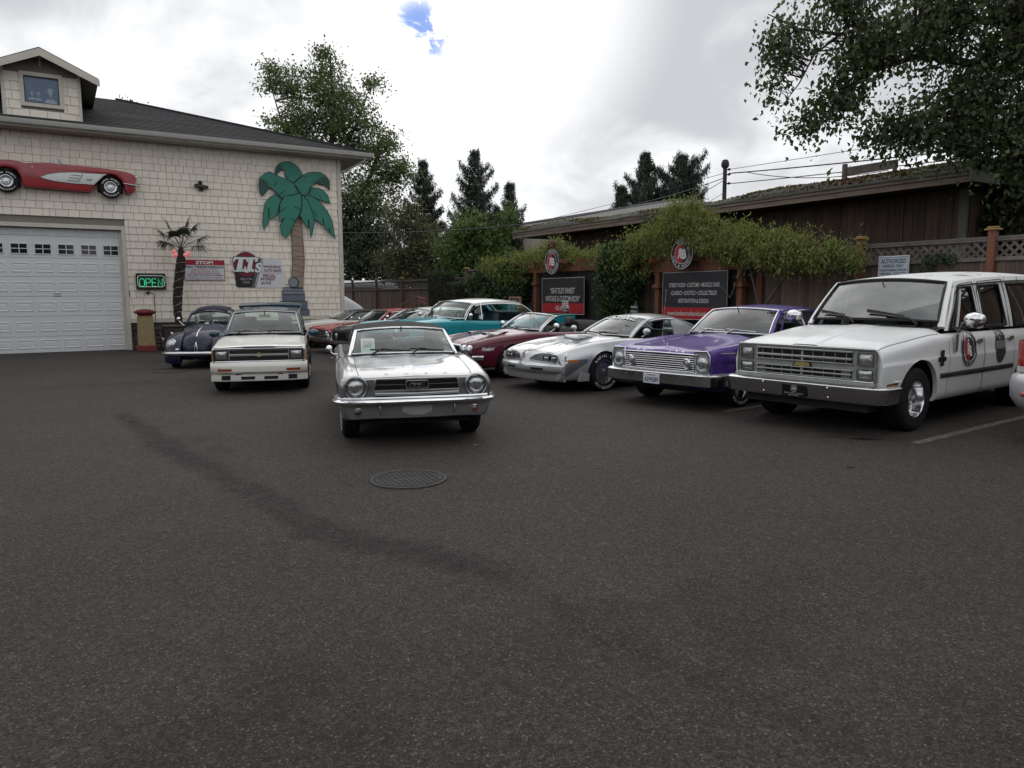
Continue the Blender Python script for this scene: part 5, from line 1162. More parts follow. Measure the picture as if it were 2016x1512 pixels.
# -------- two-tone turquoise hardtop
def chevy(P):
    c = Car('turquoise_hardtop', 'turquoise vintage hardtop with white roof and wraparound windscreen', 'car', P, P[2]); c.root.scale = (P[3],)*3
    st = [(.80, .88, .90, .93, .38), (.75, .91, .96, .97, .34), (.3, .93, 1.01, 1.0, .28), (-.65, .94, 1.06, 1.015, .26), (-2.0, .94, 1.0, .985, .26), (-2.5, .94, 1.03, 1.01, .26), (-2.92, .935, 1.05, 1.055, .26), (-3.9, .91, 1.0, 1.09, .36), (-4.15, .88, .93, 1.09, .42)]
    sec = [(0, 'T', .01, 0, 3), (.62, 'T', -.012, .2, 2), (.80, 'S', -.05, .05, 2), (.90, 'S', -.012, .04, 2), (.965, 'S', 0, .04, 3), (1.0, 'S', -.08, .08, 4), (1.0, 'M', .45, .2, 4), (.97, 'M', .15, .06, 2), (.93, 'B', 0, .04, 3), (0, 'B', 0, 0, 1)]
    c.shell(st, sec, P_TEAL, ((0, .345), (-2.92, .345)), .39, regions=(('hood', -.60, .78, 0, 2, 0), ('door', -2.0, -.72, 5, 8, 1)), opening=(-2.75, -.62, 2))
    c.gaps(-.60, .78, 0, 2, edges='blr'); c.gaps(-2.0, -.72, 5, 8, edges='lr', name='door_gap')
    c.cabin((-.56, .80, 1.045), (-1.02, .70, 1.425), (-2.60, .66, 1.43), (-3.10, .76, 1.03), P_CWHITE, [('g', -.98, -1.34, -1.30, -1.36), ('o', -1.3, -1.36, -2.5, -2.3), ('p', -2.62, -2.36, -3.05, -2.62)], uw=.97, vw=.955, crown=.05, arch=.055, trim=CHROME, trim_r=.018, bow_b=.36, bow_t=.22, pillarm=CHROME, rail=CHROME, drop=.05, bulge=.05)
    c.interior(-.7, -2.75, .80, .50, 1.0, seatm=mat('teal_seat', (.02, .05, .055), .6), seats=((-1.7, .38), (-1.7, -.38)), bench=-2.45, mirror=None, dashm=P_TEAL)
    for s in (-1, 1):
        q = MB(); q.tube([(-1.30, s*.88, 1.02), (-1.33, s*.80, 1.24), (-1.36, s*.73, 1.38)], .012, 6); c.part(q, 'vent_window_bar', CHROME, 60)
        c.door_mirror((-.88, s*1.0, 1.12), s, (.10, .10, .10), CHROME, foot=(-.95, s*.93, 1.03))
        c.strip(.7, -4.1, .70, .74, s, 'side_moulding', CHROME, r=.012, n=40); c.strip(-2.2, -4.1, 1.03, 1.06, s, 'fin_moulding', CHROME, r=.012, n=20)
        hd = MB(); hd.rbox((-1.85, s*.95, .90), (.16, .02, .025), .008); c.part(hd, 'door_handle', CHROME, 50)
        c.headlamp((.80, s*.72, .76), .095)
    q = MB(); q.lathe([(.0, 0)], (0, 0, 0)) if 0 else q.tube([(.62, 0, .985), (.3, 0, 1.035)], .018, 6); c.part(q, 'hood_ornament', CHROME, 60)
    g = MB(); g.prism([(-.55, .52), (.55, .52), (.55, .78), (-.55, .78)], (.815, 0, 0), (0, 1, 0), (0, 0, 1), .02); c.part(g, 'grille', CHROME_OLD, None)
    c.bumper([(.92, 0), (.90, .6), (.85, .85), (.70, .95)], [(-.04, .40), (.02, .41), (.05, .46), (.04, .53), (-.04, .55)], CHROME)
    c.wiper(.05, -.5, .05, .03, CHROME); c.wiper(.6, .05, .05, .03, CHROME)
    for x in (0, -2.92):
        for s in (-1, 1): c.wheel(x, s*.76, .345, .19, .19, 'disc', band=(.68, .84))
    return c

# -------- simple square-cut hardtops further back, each with its own nose and roof
def boxy(P, name, label, paintm, roofm, nose, W=.95, H=1.36, pill=None, soft=False, mats_=None):
    c = Car(name, label, 'car', P, P[2]); c.root.scale = (P[3],)*3; k = (H-1.36)
    st = [(.82, W*.955, .80, .82, .40), (.80, W*.97, .82, .835, .36), (.3, W*.99, .89, .90, .28), (-.75, W, .97, .94, .26), (-2.0, W, .95, .93, .26), (-2.92, W, .97, .96, .27), (-3.7, W*.98, .95, .95, .34), (-4.15, W*.95, .90, .91, .42)]
    sec = [(0, 'T', .012, 0, 2), (.08, 'T', .01, .03, 2), (.36, 'T', 0, .05, 2), (.74, 'S', -.03, .06, 2), (.86, 'S', -.01, .03, 2), (.97, 'S', 0, .04, 3), (1.0, 'M', .78, .05, 3), (1.0, 'M', .45, .15, 4), (.97, 'M', .15, .05, 2), (.93, 'B', 0, .04, 3), (0, 'B', 0, 0, 1)]
    c.shell(st, sec, paintm, ((0, .335), (-2.92, .335)), .39, regions=(('hood', -.70, .80, 0, 3, 0), ('door', -2.0, -.8, 5, 8, 1)), opening=(-2.8, -.70, 3))
    c.gaps(-.70, .80, 0, 3, edges='blr'); c.gaps(-2.0, -.8, 5, 8, edges='lr', name='door_gap')
    wn = [('g', -1.0, -1.52, -1.24, -1.54), ('p', -1.24, -1.54, -1.26, -1.56), ('g', -1.26, -1.56, -2.1, -2.05), ('g', -2.12, -2.07, -2.45, -2.3), ('p', -2.45, -2.3, -3.1, -2.6)] if not soft else [('g', -1.0, -1.52, -2.0, -2.0), ('p', -2.0, -2.0, -3.0, -2.35)]
    c.cabin((-.74, .80, .975), (-1.32, .66, 1.30+k), (-2.5, .64, 1.32+k), (-3.15, .74, .98), roofm, wn, crown=.04, arch=.03, uw=.94, vw=.95, trim=CHROME, trim_r=.013, rail=CHROME if not soft else None, pillarm=pill or paintm, sideglassm=GL_TINT, roof_name='soft_top' if soft else 'roof')
    c.interior(-.76, -2.8, .78, .42, .93, seats=((-1.7, .38), (-1.7, -.38)), bench=-2.5, mirror=(-1.22, 0, 1.2))
    for s in (-1, 1):
        c.door_mirror((-1.0, s*1.04, 1.03), s, (.08, .11, .11), CHROME, foot=(-1.02, s*.93, .94))
        hd = MB(); hd.rbox((-1.88, s*W, .84), (.16, .02, .025), .008); c.part(hd, 'door_handle', CHROME, 50)
    f = .822
    g = MB(); g.prism(rrect(1.78*W/.95, .22, .03, 3), (f+.004, 0, .66), (0, 1, 0), (0, 0, 1), .02); c.part(g, 'grille_backing', GLOSSBLACK, None)
    if nose == 'red':
        for z in (.60, .66, .72):
            b = MB(); b.rbox((f+.02, 0, z), (.02, 1.2, .014), .004); c.part(b, 'grille_bar', CHROME_OLD, 40)
        e = MB(); e.tube([(f+.016, y, .66+z) for y, z in rrect(1.80, .24, .03, 3)], .012, 6, True); c.part(e, 'grille_surround', CHROME, 60)
        for s in (-1, 1):
            for yy, zz in ((.66, .70), (.79, .62)): c.headlamp((f+.02, s*yy, zz), .062, bezw=.012)
            sc = MB(); sc.grid([[(x, s*(.25+u*w), z) for u in np.linspace(-1, 1, 5)] for x, w, z in ((.10, .08, .918), (.06, .08, .945), (-.3, .05, .94))]); c.part(sc, 'hood_scoop', paintm, 60)
            dk = MB(); dk.grid([[(.102, s*(.25+u*.07), z) for u in (-1, 1)] for z in (.916, .94)]); c.part(dk, 'scoop_mouth', GAP, None)
    elif nose == 'dark':
        for q in range(36):
            y = -.80+q*.0457
            if abs(y) > .12: 
                b = MB() if q == 0 else b; b.box((f+.012, y, .66), (.01, .008, .18))
        c.part(b, 'grille_uprights', BLACK, None)
        for s in (-1, 1):
            b = MB(); b.rbox((f+.05, s*.84, .62), (.05, .03, .22), .01, Matrix.Rotation(s*.35, 3, 'X')); c.part(b, 'bumper_horn', CHROME_OLD, 50)
            c.headlamp((f+.02, s*.62, .66), .07, bezw=.01, bez=BLACK)
    else:
        for s in (-1, 1): c.headlamp((f+.02, s*.72, .67), .085)
        b = MB(); b.rbox((f+.02, 0, .66), (.02, 1.1, .02), .004); c.part(b, 'grille_bar', CHROME, None)
    c.bumper([(.92, 0), (.915, .5), (.89, .84), (.84, .94), (.70, .98)], [(-.05, .42), (.02, .43), (.04, .47), (.035, .52), (-.05, .535)], CHROME_OLD)
    c.wiper(.05, -.6, .06, .03); c.wiper(.7, .05, .06, .03)
    for x in (0, -2.92):
        for s in (-1, 1): c.wheel(x, s*.78, .335, .21, .20, 'cap')
    return c

# -------- pearl silver sport utility seen at its rear corner
def suv(P):
    c = Car('pearl_utility_car', 'pearl silver utility car with red tail lamp, beside the white people carrier', 'car', P, P[2]); c.root.scale = (P[3],)*3
    # nose at +x; rear axle at x = -2.8
    st = [(.85, .80, .85, .80, .40), (.7, .88, .98, .92, .30), (0, .93, 1.06, 1.0, .28), (-.6, .94, 1.12, 1.02, .28), (-2.8, .94, 1.10, 1.04, .30), (-3.55, .93, 1.10, 1.05, .40), (-3.70, .90, 1.08, 1.03, .48)]
    sec = [(0, 'T', 0, 0, 3), (.8, 'T', -.02, .1, 2), (.97, 'S', .0, .06, 3), (1.0, 'S', -.1, .08, 5), (1.0, 'M', .4, .2, 5), (.97, 'M', .1, .06, 2), (.93, 'B', 0, .04, 3), (0, 'B', 0, 0, 1)]
    c.shell(st, sec, P_SUVW, ((0, .36), (-2.8, .36)), .43, regions=(('front_door', -1.65, -.65, 3, 6, 1), ('rear_door', -2.5, -1.67, 3, 6, 1)), opening=(-3.5, -.6, 2))
    c.gaps(-1.65, -.65, 3, 6, edges='lr', name='door_gap'); c.gaps(-2.5, -1.67, 3, 6, edges='lr', name='door_gap')
    c.cabin((-.55, .84, 1.10), (-1.35, .68, 1.64), (-3.35, .66, 1.68), (-3.62, .82, 1.10), P_SUVW, [('g', -.95, -1.55, -1.6, -1.6), ('p', -1.6, -1.6, -1.72, -1.72), ('g', -1.72, -1.72, -2.55, -2.5), ('p', -2.55, -2.5, -2.7, -2.65), ('g', -2.7, -2.65, -3.35, -3.2), ('p', -3.35, -3.2, -3.6, -3.35)], sideglassm=GL_DARK, trim=SEAL, rail=SEAL, roofside=.03)
    c.interior(-.6, -3.4, .8, .5, 1.02, seats=((-1.6, .38), (-1.6, -.38)), bench=-2.5)
    bz = [.36, .40, .50, .66, .74, .76, .78]; bo = [-.06, .0, .06, .07, .05, .02, -.05]
    q = MB(); path = [(-3.30, -.955), (-3.50, -.955), (-3.66, -.92), (-3.74, -.80), (-3.76, -.4), (-3.76, 0), (-3.76, .4), (-3.74, .80), (-3.66, .92), (-3.50, .955), (-3.30, .955)]
    P_ = np.array(path); T = np.gradient(P_, axis=0); T /= np.linalg.norm(T, axis=1, keepdims=True); Nn = np.c_[-T[:, 1], T[:, 0]]
    if Nn[5, 0] > 0: Nn = -Nn
    q.grid([[(P_[i, 0]+Nn[i, 0]*o, P_[i, 1]+Nn[i, 1]*o, z) for o, z in zip(bo, bz)] for i in range(len(P_))]); c.part(q, 'rear_bumper', P_SUVW, 50, normals=True)
    for s in (-1, 1):
        q = MB()
        for (z0, z1, nm, m_) in ((.84, 1.12, 'tail_light', REDL), (.775, .838, 'reverse_lamp', mat('clear_lens', (.55, .56, .57), .15, coat=1))):
            q = MB(); q.slab([[(x, s*y, z) for z in np.linspace(z0, z1, 6)] for x, y in ((-3.42, .955), (-3.58, .95), (-3.69, .92), (-3.735, .85), (-3.74, .72))], (-.4, s*.6, 0), .04); c.part(q, nm, m_, 50, normals=True)
        q = MB(); q.rbox((-3.81, s*.70, .545), (.03, .22, .05), .008); c.part(q, 'bumper_reflector', REDL, 50)
        hd = MB()
        for x in (-1.5, -2.4): hd.rbox((x, s*.95, .92), (.18, .03, .035), .01)
        c.part(hd, 'door_handle', P_SUVW, 50); c.door_mirror((-.8, s*1.04, 1.12), s, (.12, .2, .15), P_SUVW, foot=(-.8, s*.93, 1.05))
        c.headlamp((.86, s*.65, .72), .09)
    q = MB(); q.rbox((-3.77, 0, .88), (.02, .5, .14), .01); c.part(q, 'number_plate', WHITE, None)
    for x in (0, -2.8):
        for s in (-1, 1): c.wheel(x, s*.82, .36, .24, .22, 'mag')
    return c

PL = PLACES
CARS = dict(mustang=mustang(PL['mustang']), suburban=suburban(PL['suburban']), plymouth=plymouth(PL['plymouth']), transam=transam(PL['transam']), firebird=firebird(PL['firebird']), s10=blazer(PL['s10']), beetle=beetle(PL['beetle']), chevy=chevy(PL['chevy']))
CARS['red'] = boxy(PL['red'], 'red_hardtop', 'red vintage hardtop with hood scoops, behind the dark car and near the shop corner', P_RED, P_RED, 'red')
CARS['navy'] = boxy(PL['navy'], 'dark_hardtop', 'dark blue black hardtop with pale roof, between the red and turquoise cars', P_BLACKCAR, P_CWHITE, 'dark', W=.93, H=1.32)
CARS['far'] = boxy(PL['far'], 'white_soft_top_car', 'white car with black soft top, farthest along the row by the shop corner', P_CREAM, SOFTTOP, 'far', W=.92, H=1.34, pill=SOFTTOP, soft=True)
CARS['suv'] = suv(PL['suv'])
for _n, (_a, _b) in ZMAP.items(): CARS[_n].warp(_a, _b)
# ================================================================ ground
def asphalt_mat():
    m = bpy.data.materials.new('asphalt'); m.use_nodes = True; nt = m.node_tree; N, L = nt.nodes, nt.links; b = N['Principled BSDF']
    tc = N.new('ShaderNodeTexCoord')
    def noise(s, d=3, r=.6):
        n = N.new('ShaderNodeTexNoise'); n.inputs['Scale'].default_value = s; n.inputs['Detail'].default_value = d; n.inputs['Roughness'].default_value = r; L.new(tc.outputs['Object'], n.inputs['Vector']); return n.outputs['Fac']
    def mr(v, a, c, x=0.0, y=1.0):
        n = N.new('ShaderNodeMapRange'); n.inputs[1].default_value = a; n.inputs[2].default_value = c; n.inputs[3].default_value = x; n.inputs[4].default_value = y; L.new(v, n.inputs[0]); return n.outputs[0]
    def mix(f, a, c):
        n = N.new('ShaderNodeMix'); n.data_type = 'RGBA'
        for i, q in ((0, f), (6, a), (7, c)):
            if isinstance(q, tuple): n.inputs[i].default_value = (*q, 1)
            elif isinstance(q, float): n.inputs[i].default_value = q
            else: L.new(q, n.inputs[i])
        return n.outputs[2]
    base = mix(mr(noise(.35, 5, .6), .35, .68), (.043, .0345, .0295), (.057, .0475, .0415))
    base = mix(mr(noise(1.5, 5, .65), .52, .80, 0, .35), base, (.027, .0245, .023))           # old damp and oil patches
    def cells(sc):
        v = N.new('ShaderNodeTexVoronoi'); v.inputs['Scale'].default_value = sc; L.new(tc.outputs['Object'], v.inputs['Vector']); q = N.new('ShaderNodeSeparateColor'); L.new(v.outputs['Color'], q.inputs[0]); return v, q
    v, sp = cells(125); v2, sp2 = cells(38)
    def times(a, f):
        n = N.new('ShaderNodeMix'); n.data_type = 'RGBA'; n.blend_type = 'MULTIPLY'; n.inputs[0].default_value = 1; L.new(a, n.inputs[6]); c = N.new('ShaderNodeCombineColor'); [L.new(f, c.inputs[i]) for i in range(3)]; L.new(c.outputs[0], n.inputs[7]); return n.outputs[2]
    base = times(base, mr(sp.outputs[0], 0, 1, .35, 1.6)); base = times(base, mr(v.outputs['Distance'], .25, .75, 1.15, .55)); base = times(base, mr(sp2.outputs[1], 0, 1, .72, 1.25))  # cell edges darkened: shade between the stones put into the colour
    base = mix(mr(sp.outputs[1], .955, .985, 0, .85), base, (.17, .16, .145))                  # pale chips
    base = mix(mr(sp2.outputs[0], .985, .997, 0, .5), base, (.11, .10, .09))
    L.new(base, b.inputs['Base Color']); b.inputs['Roughness'].default_value = .78; b.inputs['Specular IOR Level'].default_value = .35
    bp = N.new('ShaderNodeBump'); bp.inputs['Strength'].default_value = .75; bp.inputs['Distance'].default_value = .006
    ad = N.new('ShaderNodeMath'); L.new(v.outputs['Distance'], ad.inputs[0]); L.new(mr(noise(240, 2), .3, .7), ad.inputs[1]); L.new(ad.outputs[0], bp.inputs['Height']); L.new(bp.outputs[0], b.inputs['Normal'])
    return m
ASPH = asphalt_mat()
g = MB(); xs_ = [-1500, -60, -20, 0, 20, 60, 1500]; g.grid([[(x, y, 0) for y in (-1500, -40, 0, 20, 60, 1500)] for x in xs_]); tag(g.build('ground', ASPH), kind='structure')
def decal_mat(name, col, lo=.42, hi=.62, scale=14, amount=1.0, edge=True, rough=.8, fine=70):
    """worn mark: colour kept only where noise lets it, fading at the strip's edges (UV v)"""
    m = bpy.data.materials.new(name); m.use_nodes = True; nt = m.node_tree; N, L = nt.nodes, nt.links; b = N['Principled BSDF']; b.inputs['Base Color'].default_value = (*col, 1); b.inputs['Roughness'].default_value = rough; b.inputs['Specular IOR Level'].default_value = .3
    tc = N.new('ShaderNodeTexCoord'); n = N.new('ShaderNodeTexNoise'); n.inputs['Scale'].default_value = scale; n.inputs['Detail'].default_value = 6; n.inputs['Roughness'].default_value = .7; L.new(tc.outputs['Object'], n.inputs['Vector'])
    mp = N.new('ShaderNodeMapRange'); mp.inputs[1].default_value = lo; mp.inputs[2].default_value = hi; L.new(n.outputs['Fac'], mp.inputs[0]); cur = mp.outputs[0]
    n2 = N.new('ShaderNodeTexNoise'); n2.inputs['Scale'].default_value = fine; n2.inputs['Detail'].default_value = 2; L.new(tc.outputs['Object'], n2.inputs['Vector'])
    m2 = N.new('ShaderNodeMapRange'); m2.inputs[1].default_value = .35; m2.inputs[2].default_value = .6; L.new(n2.outputs['Fac'], m2.inputs[0]); mu = N.new('ShaderNodeMath'); mu.operation = 'MULTIPLY'; L.new(cur, mu.inputs[0]); L.new(m2.outputs[0], mu.inputs[1]); cur = mu.outputs[0]
    if edge:
        at = N.new('ShaderNodeAttribute'); at.attribute_name = 'fade'; mu = N.new('ShaderNodeMath'); mu.operation = 'MULTIPLY'; L.new(cur, mu.inputs[0]); L.new(at.outputs['Fac'], mu.inputs[1]); cur = mu.outputs[0]
    k = N.new('ShaderNodeMath'); k.operation = 'MULTIPLY'; k.inputs[1].default_value = amount; k.use_clamp = True; L.new(cur, k.inputs[0]); L.new(k.outputs[0], b.inputs['Alpha'])
    return m
def ribbon(name, pts, w, m, z=.004, n=60, jitter=.0):
    P = np.array(pts, float); d = np.r_[0, np.cumsum(np.linalg.norm(np.diff(P, axis=0), axis=1))]; q = np.linspace(0, d[-1], n); X = np.c_[np.interp(q, d, P[:, 0]), np.interp(q, d, P[:, 1])]
    X[1:-1] += nrng.normal(0, jitter, (n-2, 2)); T = np.gradient(X, axis=0); T /= np.linalg.norm(T, axis=1, keepdims=True); Nn = np.c_[-T[:, 1], T[:, 0]]; ww = w*(1+nrng.normal(0, .18 if jitter else 0, (n, 1)))
    prof = [(-1, 0), (-.45, .8), (0, 1), (.45, .8), (1, 0)]; V = []; f = []
    for k, a in prof: V.append(np.c_[X+Nn*ww*k, np.full(n, z)]); f += list(a*np.clip(np.minimum(np.arange(n), n-1-np.arange(n))/4, 0, 1))
    G = np.array(V); o = MB().grid(G).build(name, m); at = o.data.attributes.new('fade', 'FLOAT', 'POINT'); at.data.foreach_set('value', np.array(f, np.float32)); return tag(o, kind='structure')
def blot(name, c, rx, ry, rot, m, z=.004, n=28):
    V = [(c[0], c[1], z)]; f = [1.0]
    for k in (.6, 1.0):
        for a in np.linspace(0, 2*math.pi, n, endpoint=False):
            r = k*(1+.22*math.sin(3*a+c[0]*7)+.15*math.sin(7*a)); x, y = rx*r*math.cos(a), ry*r*math.sin(a); V.append((c[0]+x*math.cos(rot)-y*math.sin(rot), c[1]+x*math.sin(rot)+y*math.cos(rot), z)); f.append(1.0 if k < 1 else 0)
    F = [(0, 1+i, 1+(i+1) % n) for i in range(n)]+[(1+i, 1+n+i, 1+n+(i+1) % n, 1+(i+1) % n) for i in range(n)]
    mb = MB(); mb.add(V, F); o = mb.build(name, m); at = o.data.attributes.new('fade', 'FLOAT', 'POINT'); at.data.foreach_set('value', np.array(f, np.float32)); return tag(o, kind='structure')
STAIN = decal_mat('dark_seam', (.014, .013, .013), .30, .62, 7, .8); OIL = decal_mat('oil_black', (.006, .006, .006), .30, .48, 8, 1.0, rough=.35, fine=20); SOFTST = decal_mat('soft_stain', (.016, .015, .015), .32, .80, 2.2, .42, fine=60)
PAINTW = decal_mat('worn_line_paint', (.40, .40, .37), .34, .60, 20, .62, edge=False)
ribbon('asphalt_seam', [(-5.56, 10.43), (-4.43, 8.91), (-3.49, 7.64), (-2.7, 6.7), (-1.95, 5.83), (-1.4, 5.1), (-.97, 4.76), (-.58, 4.56), (-.21, 4.35), (.09, 4.03)], .20, STAIN, n=90, jitter=.02)
ribbon('asphalt_seam', [(.06, 4.06), (.36, 3.57), (.66, 3.17), (.96, 2.83), (1.3, 2.45)], .12, SOFTST, n=40, jitter=.015)
for c_, rx, ry, rt_, m_ in (((.9, 3.6), 1.0, .5, .5, SOFTST), ((-3.4, 7.8), 1.2, .5, -.9, SOFTST), ((-6.5, 14.2), 2.2, .9, .4, SOFTST), ((-7.5, 19.5), 2.6, .8, .5, SOFTST), ((2.2, 2.6), .9, .5, .2, SOFTST), ((-1.0, 2.6), .8, .5, .8, SOFTST)): blot('asphalt_stain', c_, rx, ry, rt_, m_, z=.003)
for c_, rx, ry, rt_ in (((3.72, 8.42), .16, .035, -.3), ((3.98, 8.28), .20, .06, -.2), ((4.72, 8.98), .2, .03, .3), ((3.2, 6.9), .05, .03, .2), ((2.75, 7.65), .03, .02, 0)): blot('oil_spot', c_, rx, ry, rt_, OIL, z=.005)
ribbon('asphalt_crack', [(-1.54, 6.48), (-1.45, 6.38), (-1.40, 6.30), (-1.29, 6.17)], .022, OIL, z=.005, n=16, jitter=.006)
def line(p0, p1, w, name='parking_line'):
    p0, p1 = arr((*p0, .004)), arr((*p1, .004)); d = unit(p1-p0); nn = np.array([-d[1], d[0], 0])*w/2; tag(MB().grid([[p0-nn, p1-nn], [p0+nn, p1+nn]]).build(name, PAINTW), kind='structure')
line((4.42, 8.04), (9.6, 11.8), .11); line((2.95, 10.30), (8.2, 14.1), .10); line((1.25, 12.7), (6.4, 16.4), .10); line((-.3, 14.6), (4.9, 18.3), .10)
# manhole covers
IRON = mat('cast_iron', (.030, .029, .028), .62, .25, vary=.6, vscale=30, vcol=(.055, .05, .046), bump=.3, bscale=90)
def manhole(x, y, r, label, full=True):
    t = thing('manhole_cover', label, 'manhole cover', (x, y, 0), .45, 'manhole covers')
    o = MB(); o.lathe([(r*1.0, .003), (r*.985, .014), (r*.90, .014), (r*.89, .002)], n=40); o.build('frame', IRON, t, 40)
    o = MB(); o.lathe([(r*.885, .002), (r*.875, .010), (.001, .010)], n=40); o.build('lid', IRON, t, 40)
    k = MB(); sz = .045
    if full:
        for i in range(-7, 8):
            for j in range(-7, 8):
                px, py = i*sz*(r/.34), j*sz*(r/.34)
                if math.hypot(px, py) < r*.80 and not (abs(j) < 1 and abs(i) < 3): k.rbox((px, py, .013), (sz*.66*(r/.34), sz*.66*(r/.34), .008), .003)
        k.lathe([(r*.87, .010), (r*.865, .017), (r*.83, .017), (r*.825, .010)], n=40)
        o = k.build('raised_grid', IRON, t, None); o['kind'] = 'stuff'
    return t
manhole(-.925, 6.50, .345, 'round iron manhole cover in the open asphalt, before the silver convertible'); manhole(-7.5, 16.2, .36, 'worn round manhole cover in front of the navy rounded car')
for k, (x, y) in enumerate(((-8.9, 17.4), (-6.1, 12.0), (-4.6, 15.3), (-.4, 8.0), (-8.2, 20.6))):
    l = MB(); a = k*1.3; l.grid([[(.03*u*math.cos(a)-.012*v*(1-u*u)*math.sin(a), .03*u*math.sin(a)+.012*v*(1-u*u)*math.cos(a), .006+.006*abs(v)) for v in (-1, 0, 1)] for u in (-1, -.5, 0, .5, 1)])
    o = l.build('fallen_leaf', mat('dry_leaf', (.30, .27, .20), .8), None, None, (x, y, 0)); tag(o, ('pale dry leaf far out before the garage door', 'dry leaf in front of the white fronted wagon', 'dry leaf between the wagon and the silver convertible', 'dry leaf by the silver convertible front wheel', 'dry leaf near the foot of the garage door')[k], 'leaf', 'dry leaves on the asphalt')

# ================================================================ shop building
WALL_T = 25.67
bld = thing('shop_building', 'cream shingled workshop with white garage door, dark hip roof and dormer', 'building', S(0, WALL_T), SITE_ROT)
def island_mat(name, col, dv=.12, rough=.7, **k):
    m = mat(name, col, rough, **k); nt = m.node_tree; N, L = nt.nodes, nt.links; I = N['Principled BSDF'].inputs['Base Color']
    ge = N.new('ShaderNodeNewGeometry'); hs = N.new('ShaderNodeHueSaturation'); ma = N.new('ShaderNodeMath'); ma.operation = 'MULTIPLY_ADD'; ma.inputs[1].default_value = 2*dv; ma.inputs[2].default_value = 1-dv
    L.new(ge.outputs['Random Per Island'], ma.inputs[0]); L.new(ma.outputs[0], hs.inputs['Value'])
    if I.links: src = I.links[0].from_socket; L.new(src, hs.inputs['Color'])
    else: hs.inputs['Color'].default_value = (*col, 1)
    L.new(hs.outputs[0], I); return m
CREAM = (.78, .725, .63)
SHN = mat('shingle_paint', CREAM, .72, vary=.22, vscale=6, vcol=(.66, .61, .53), bump=.12, bscale=70, stretch=(1, 1, .25), rand=.045)
SHF = island_mat('shingle_paint_field', CREAM, .045, .72, vary=.22, vscale=6, vcol=(.66, .61, .53), bump=.15, bscale=70, stretch=(1, 1, .25))
TRIM = mat('trim_paint', (.56, .53, .46), .6, vary=.3, vscale=4, vcol=(.38, .37, .32)); GUT = mat('gutter_paint', (.50, .50, .47), .45, vary=.3, vscale=3, vcol=(.40, .40, .38))
SHGAP = mat('shingle_backing', (.20, .185, .16), .9)
w = MB(); w.b2((1.86, 0.02, .0), (8.62, 12, 6.34)); w.b2((-15, 0.02, 3.62), (1.858, .3, 6.34)); w.b2((-15, .25, 0), (1.858, 12, 6.3)); w.build('wall', SHGAP, bld)
w = MB(); w.b2((8.615, -.03, .0), (8.745, .10, 6.3)); w.b2((8.60, -.024, .86), (8.66, 0.02, 6.3)); w.build('corner_board', TRIM, bld)
DR, DT = 1.86, 3.62          # door opening: right edge and top
shp = MB(); shp.add([(0, -.026, 0), (1, -.026, 0), (1, -.004, 1), (0, -.004, 1), (0, .014, 0), (1, .014, 0), (1, .014, 1), (0, .014, 1)], [(0, 1, 2, 3), (4, 7, 6, 5), (0, 4, 5, 1), (3, 2, 6, 7), (0, 3, 7, 4), (1, 5, 6, 2)])
sh0 = shp.build('shingle', SHN, bld); SHME = sh0.data; bpy.data.objects.remove(sh0)
def shingle_rows(x0, x1, z0, z1, ex, wmin, wmax, skip=None, limx=None):
    out = []; z = z0; r = 0
    while z < z1-.05:
        x = x0-rng.random()*wmax; h = min(ex+.012, z1-z)
        while x < x1:
            wd = rng.uniform(wmin, wmax); a, b = max(x, x0), min(x+wd, x1)
            if limx:
                lo, hi = limx(z+h); a, b = max(a, lo), min(b, hi)
            if b-a > .03 and not (skip and skip(a, b, z, z+h)): out.append((a, z+rng.uniform(-.002, .002), b-a-.009, h))
            x += wd
        z += ex; r += 1
    return out
def door_skip(a, b, z0, z1): return a < 1.965 and z0 < 3.735
recs = []
for a, z, wd, h in shingle_rows(-4.2, 8.60, .955, 6.30, .2135, .15, .34):
    if z+h > 0 and a < 1.97 and z < 3.735:
        if a+wd <= 1.99 or z+h < 3.735: 
            if a+wd <= 1.97+.02: continue
            wd = a+wd-1.97; a = 1.97
            if z+h > 3.735 and False: pass
        elif a+wd > 1.97: wd = a+wd-1.97; a = 1.97
    recs.append((a, z, wd, h))
def dist(a, z): p = S(a, WALL_T, z); return (p-Vector((0, 0, CAM_H))).length
recs.sort(key=lambda q: (0 if q[0] > -1.15 else 1, dist(q[0], q[1])))
for a, z, wd, h in recs[:300]:
    o = bpy.data.objects.new('shingle', SHME); o.location = (a, 0, z); o.scale = (wd, 1, h); COL.objects.link(o); o.parent = bld
fd = MB(); base_v = np.array([v.co[:] for v in SHME.vertices]); base_f = [tuple(p.vertices) for p in SHME.polygons]
for a, z, wd, h in recs[300:]: fd.add(base_v*[wd, 1, h]+[a, 0, z], base_f)
fd.b2((-15, -.015, 3.74), (-4.2, .02, 6.30)); o = fd.build('shingle_field', SHF, bld); o['kind'] = 'stuff'
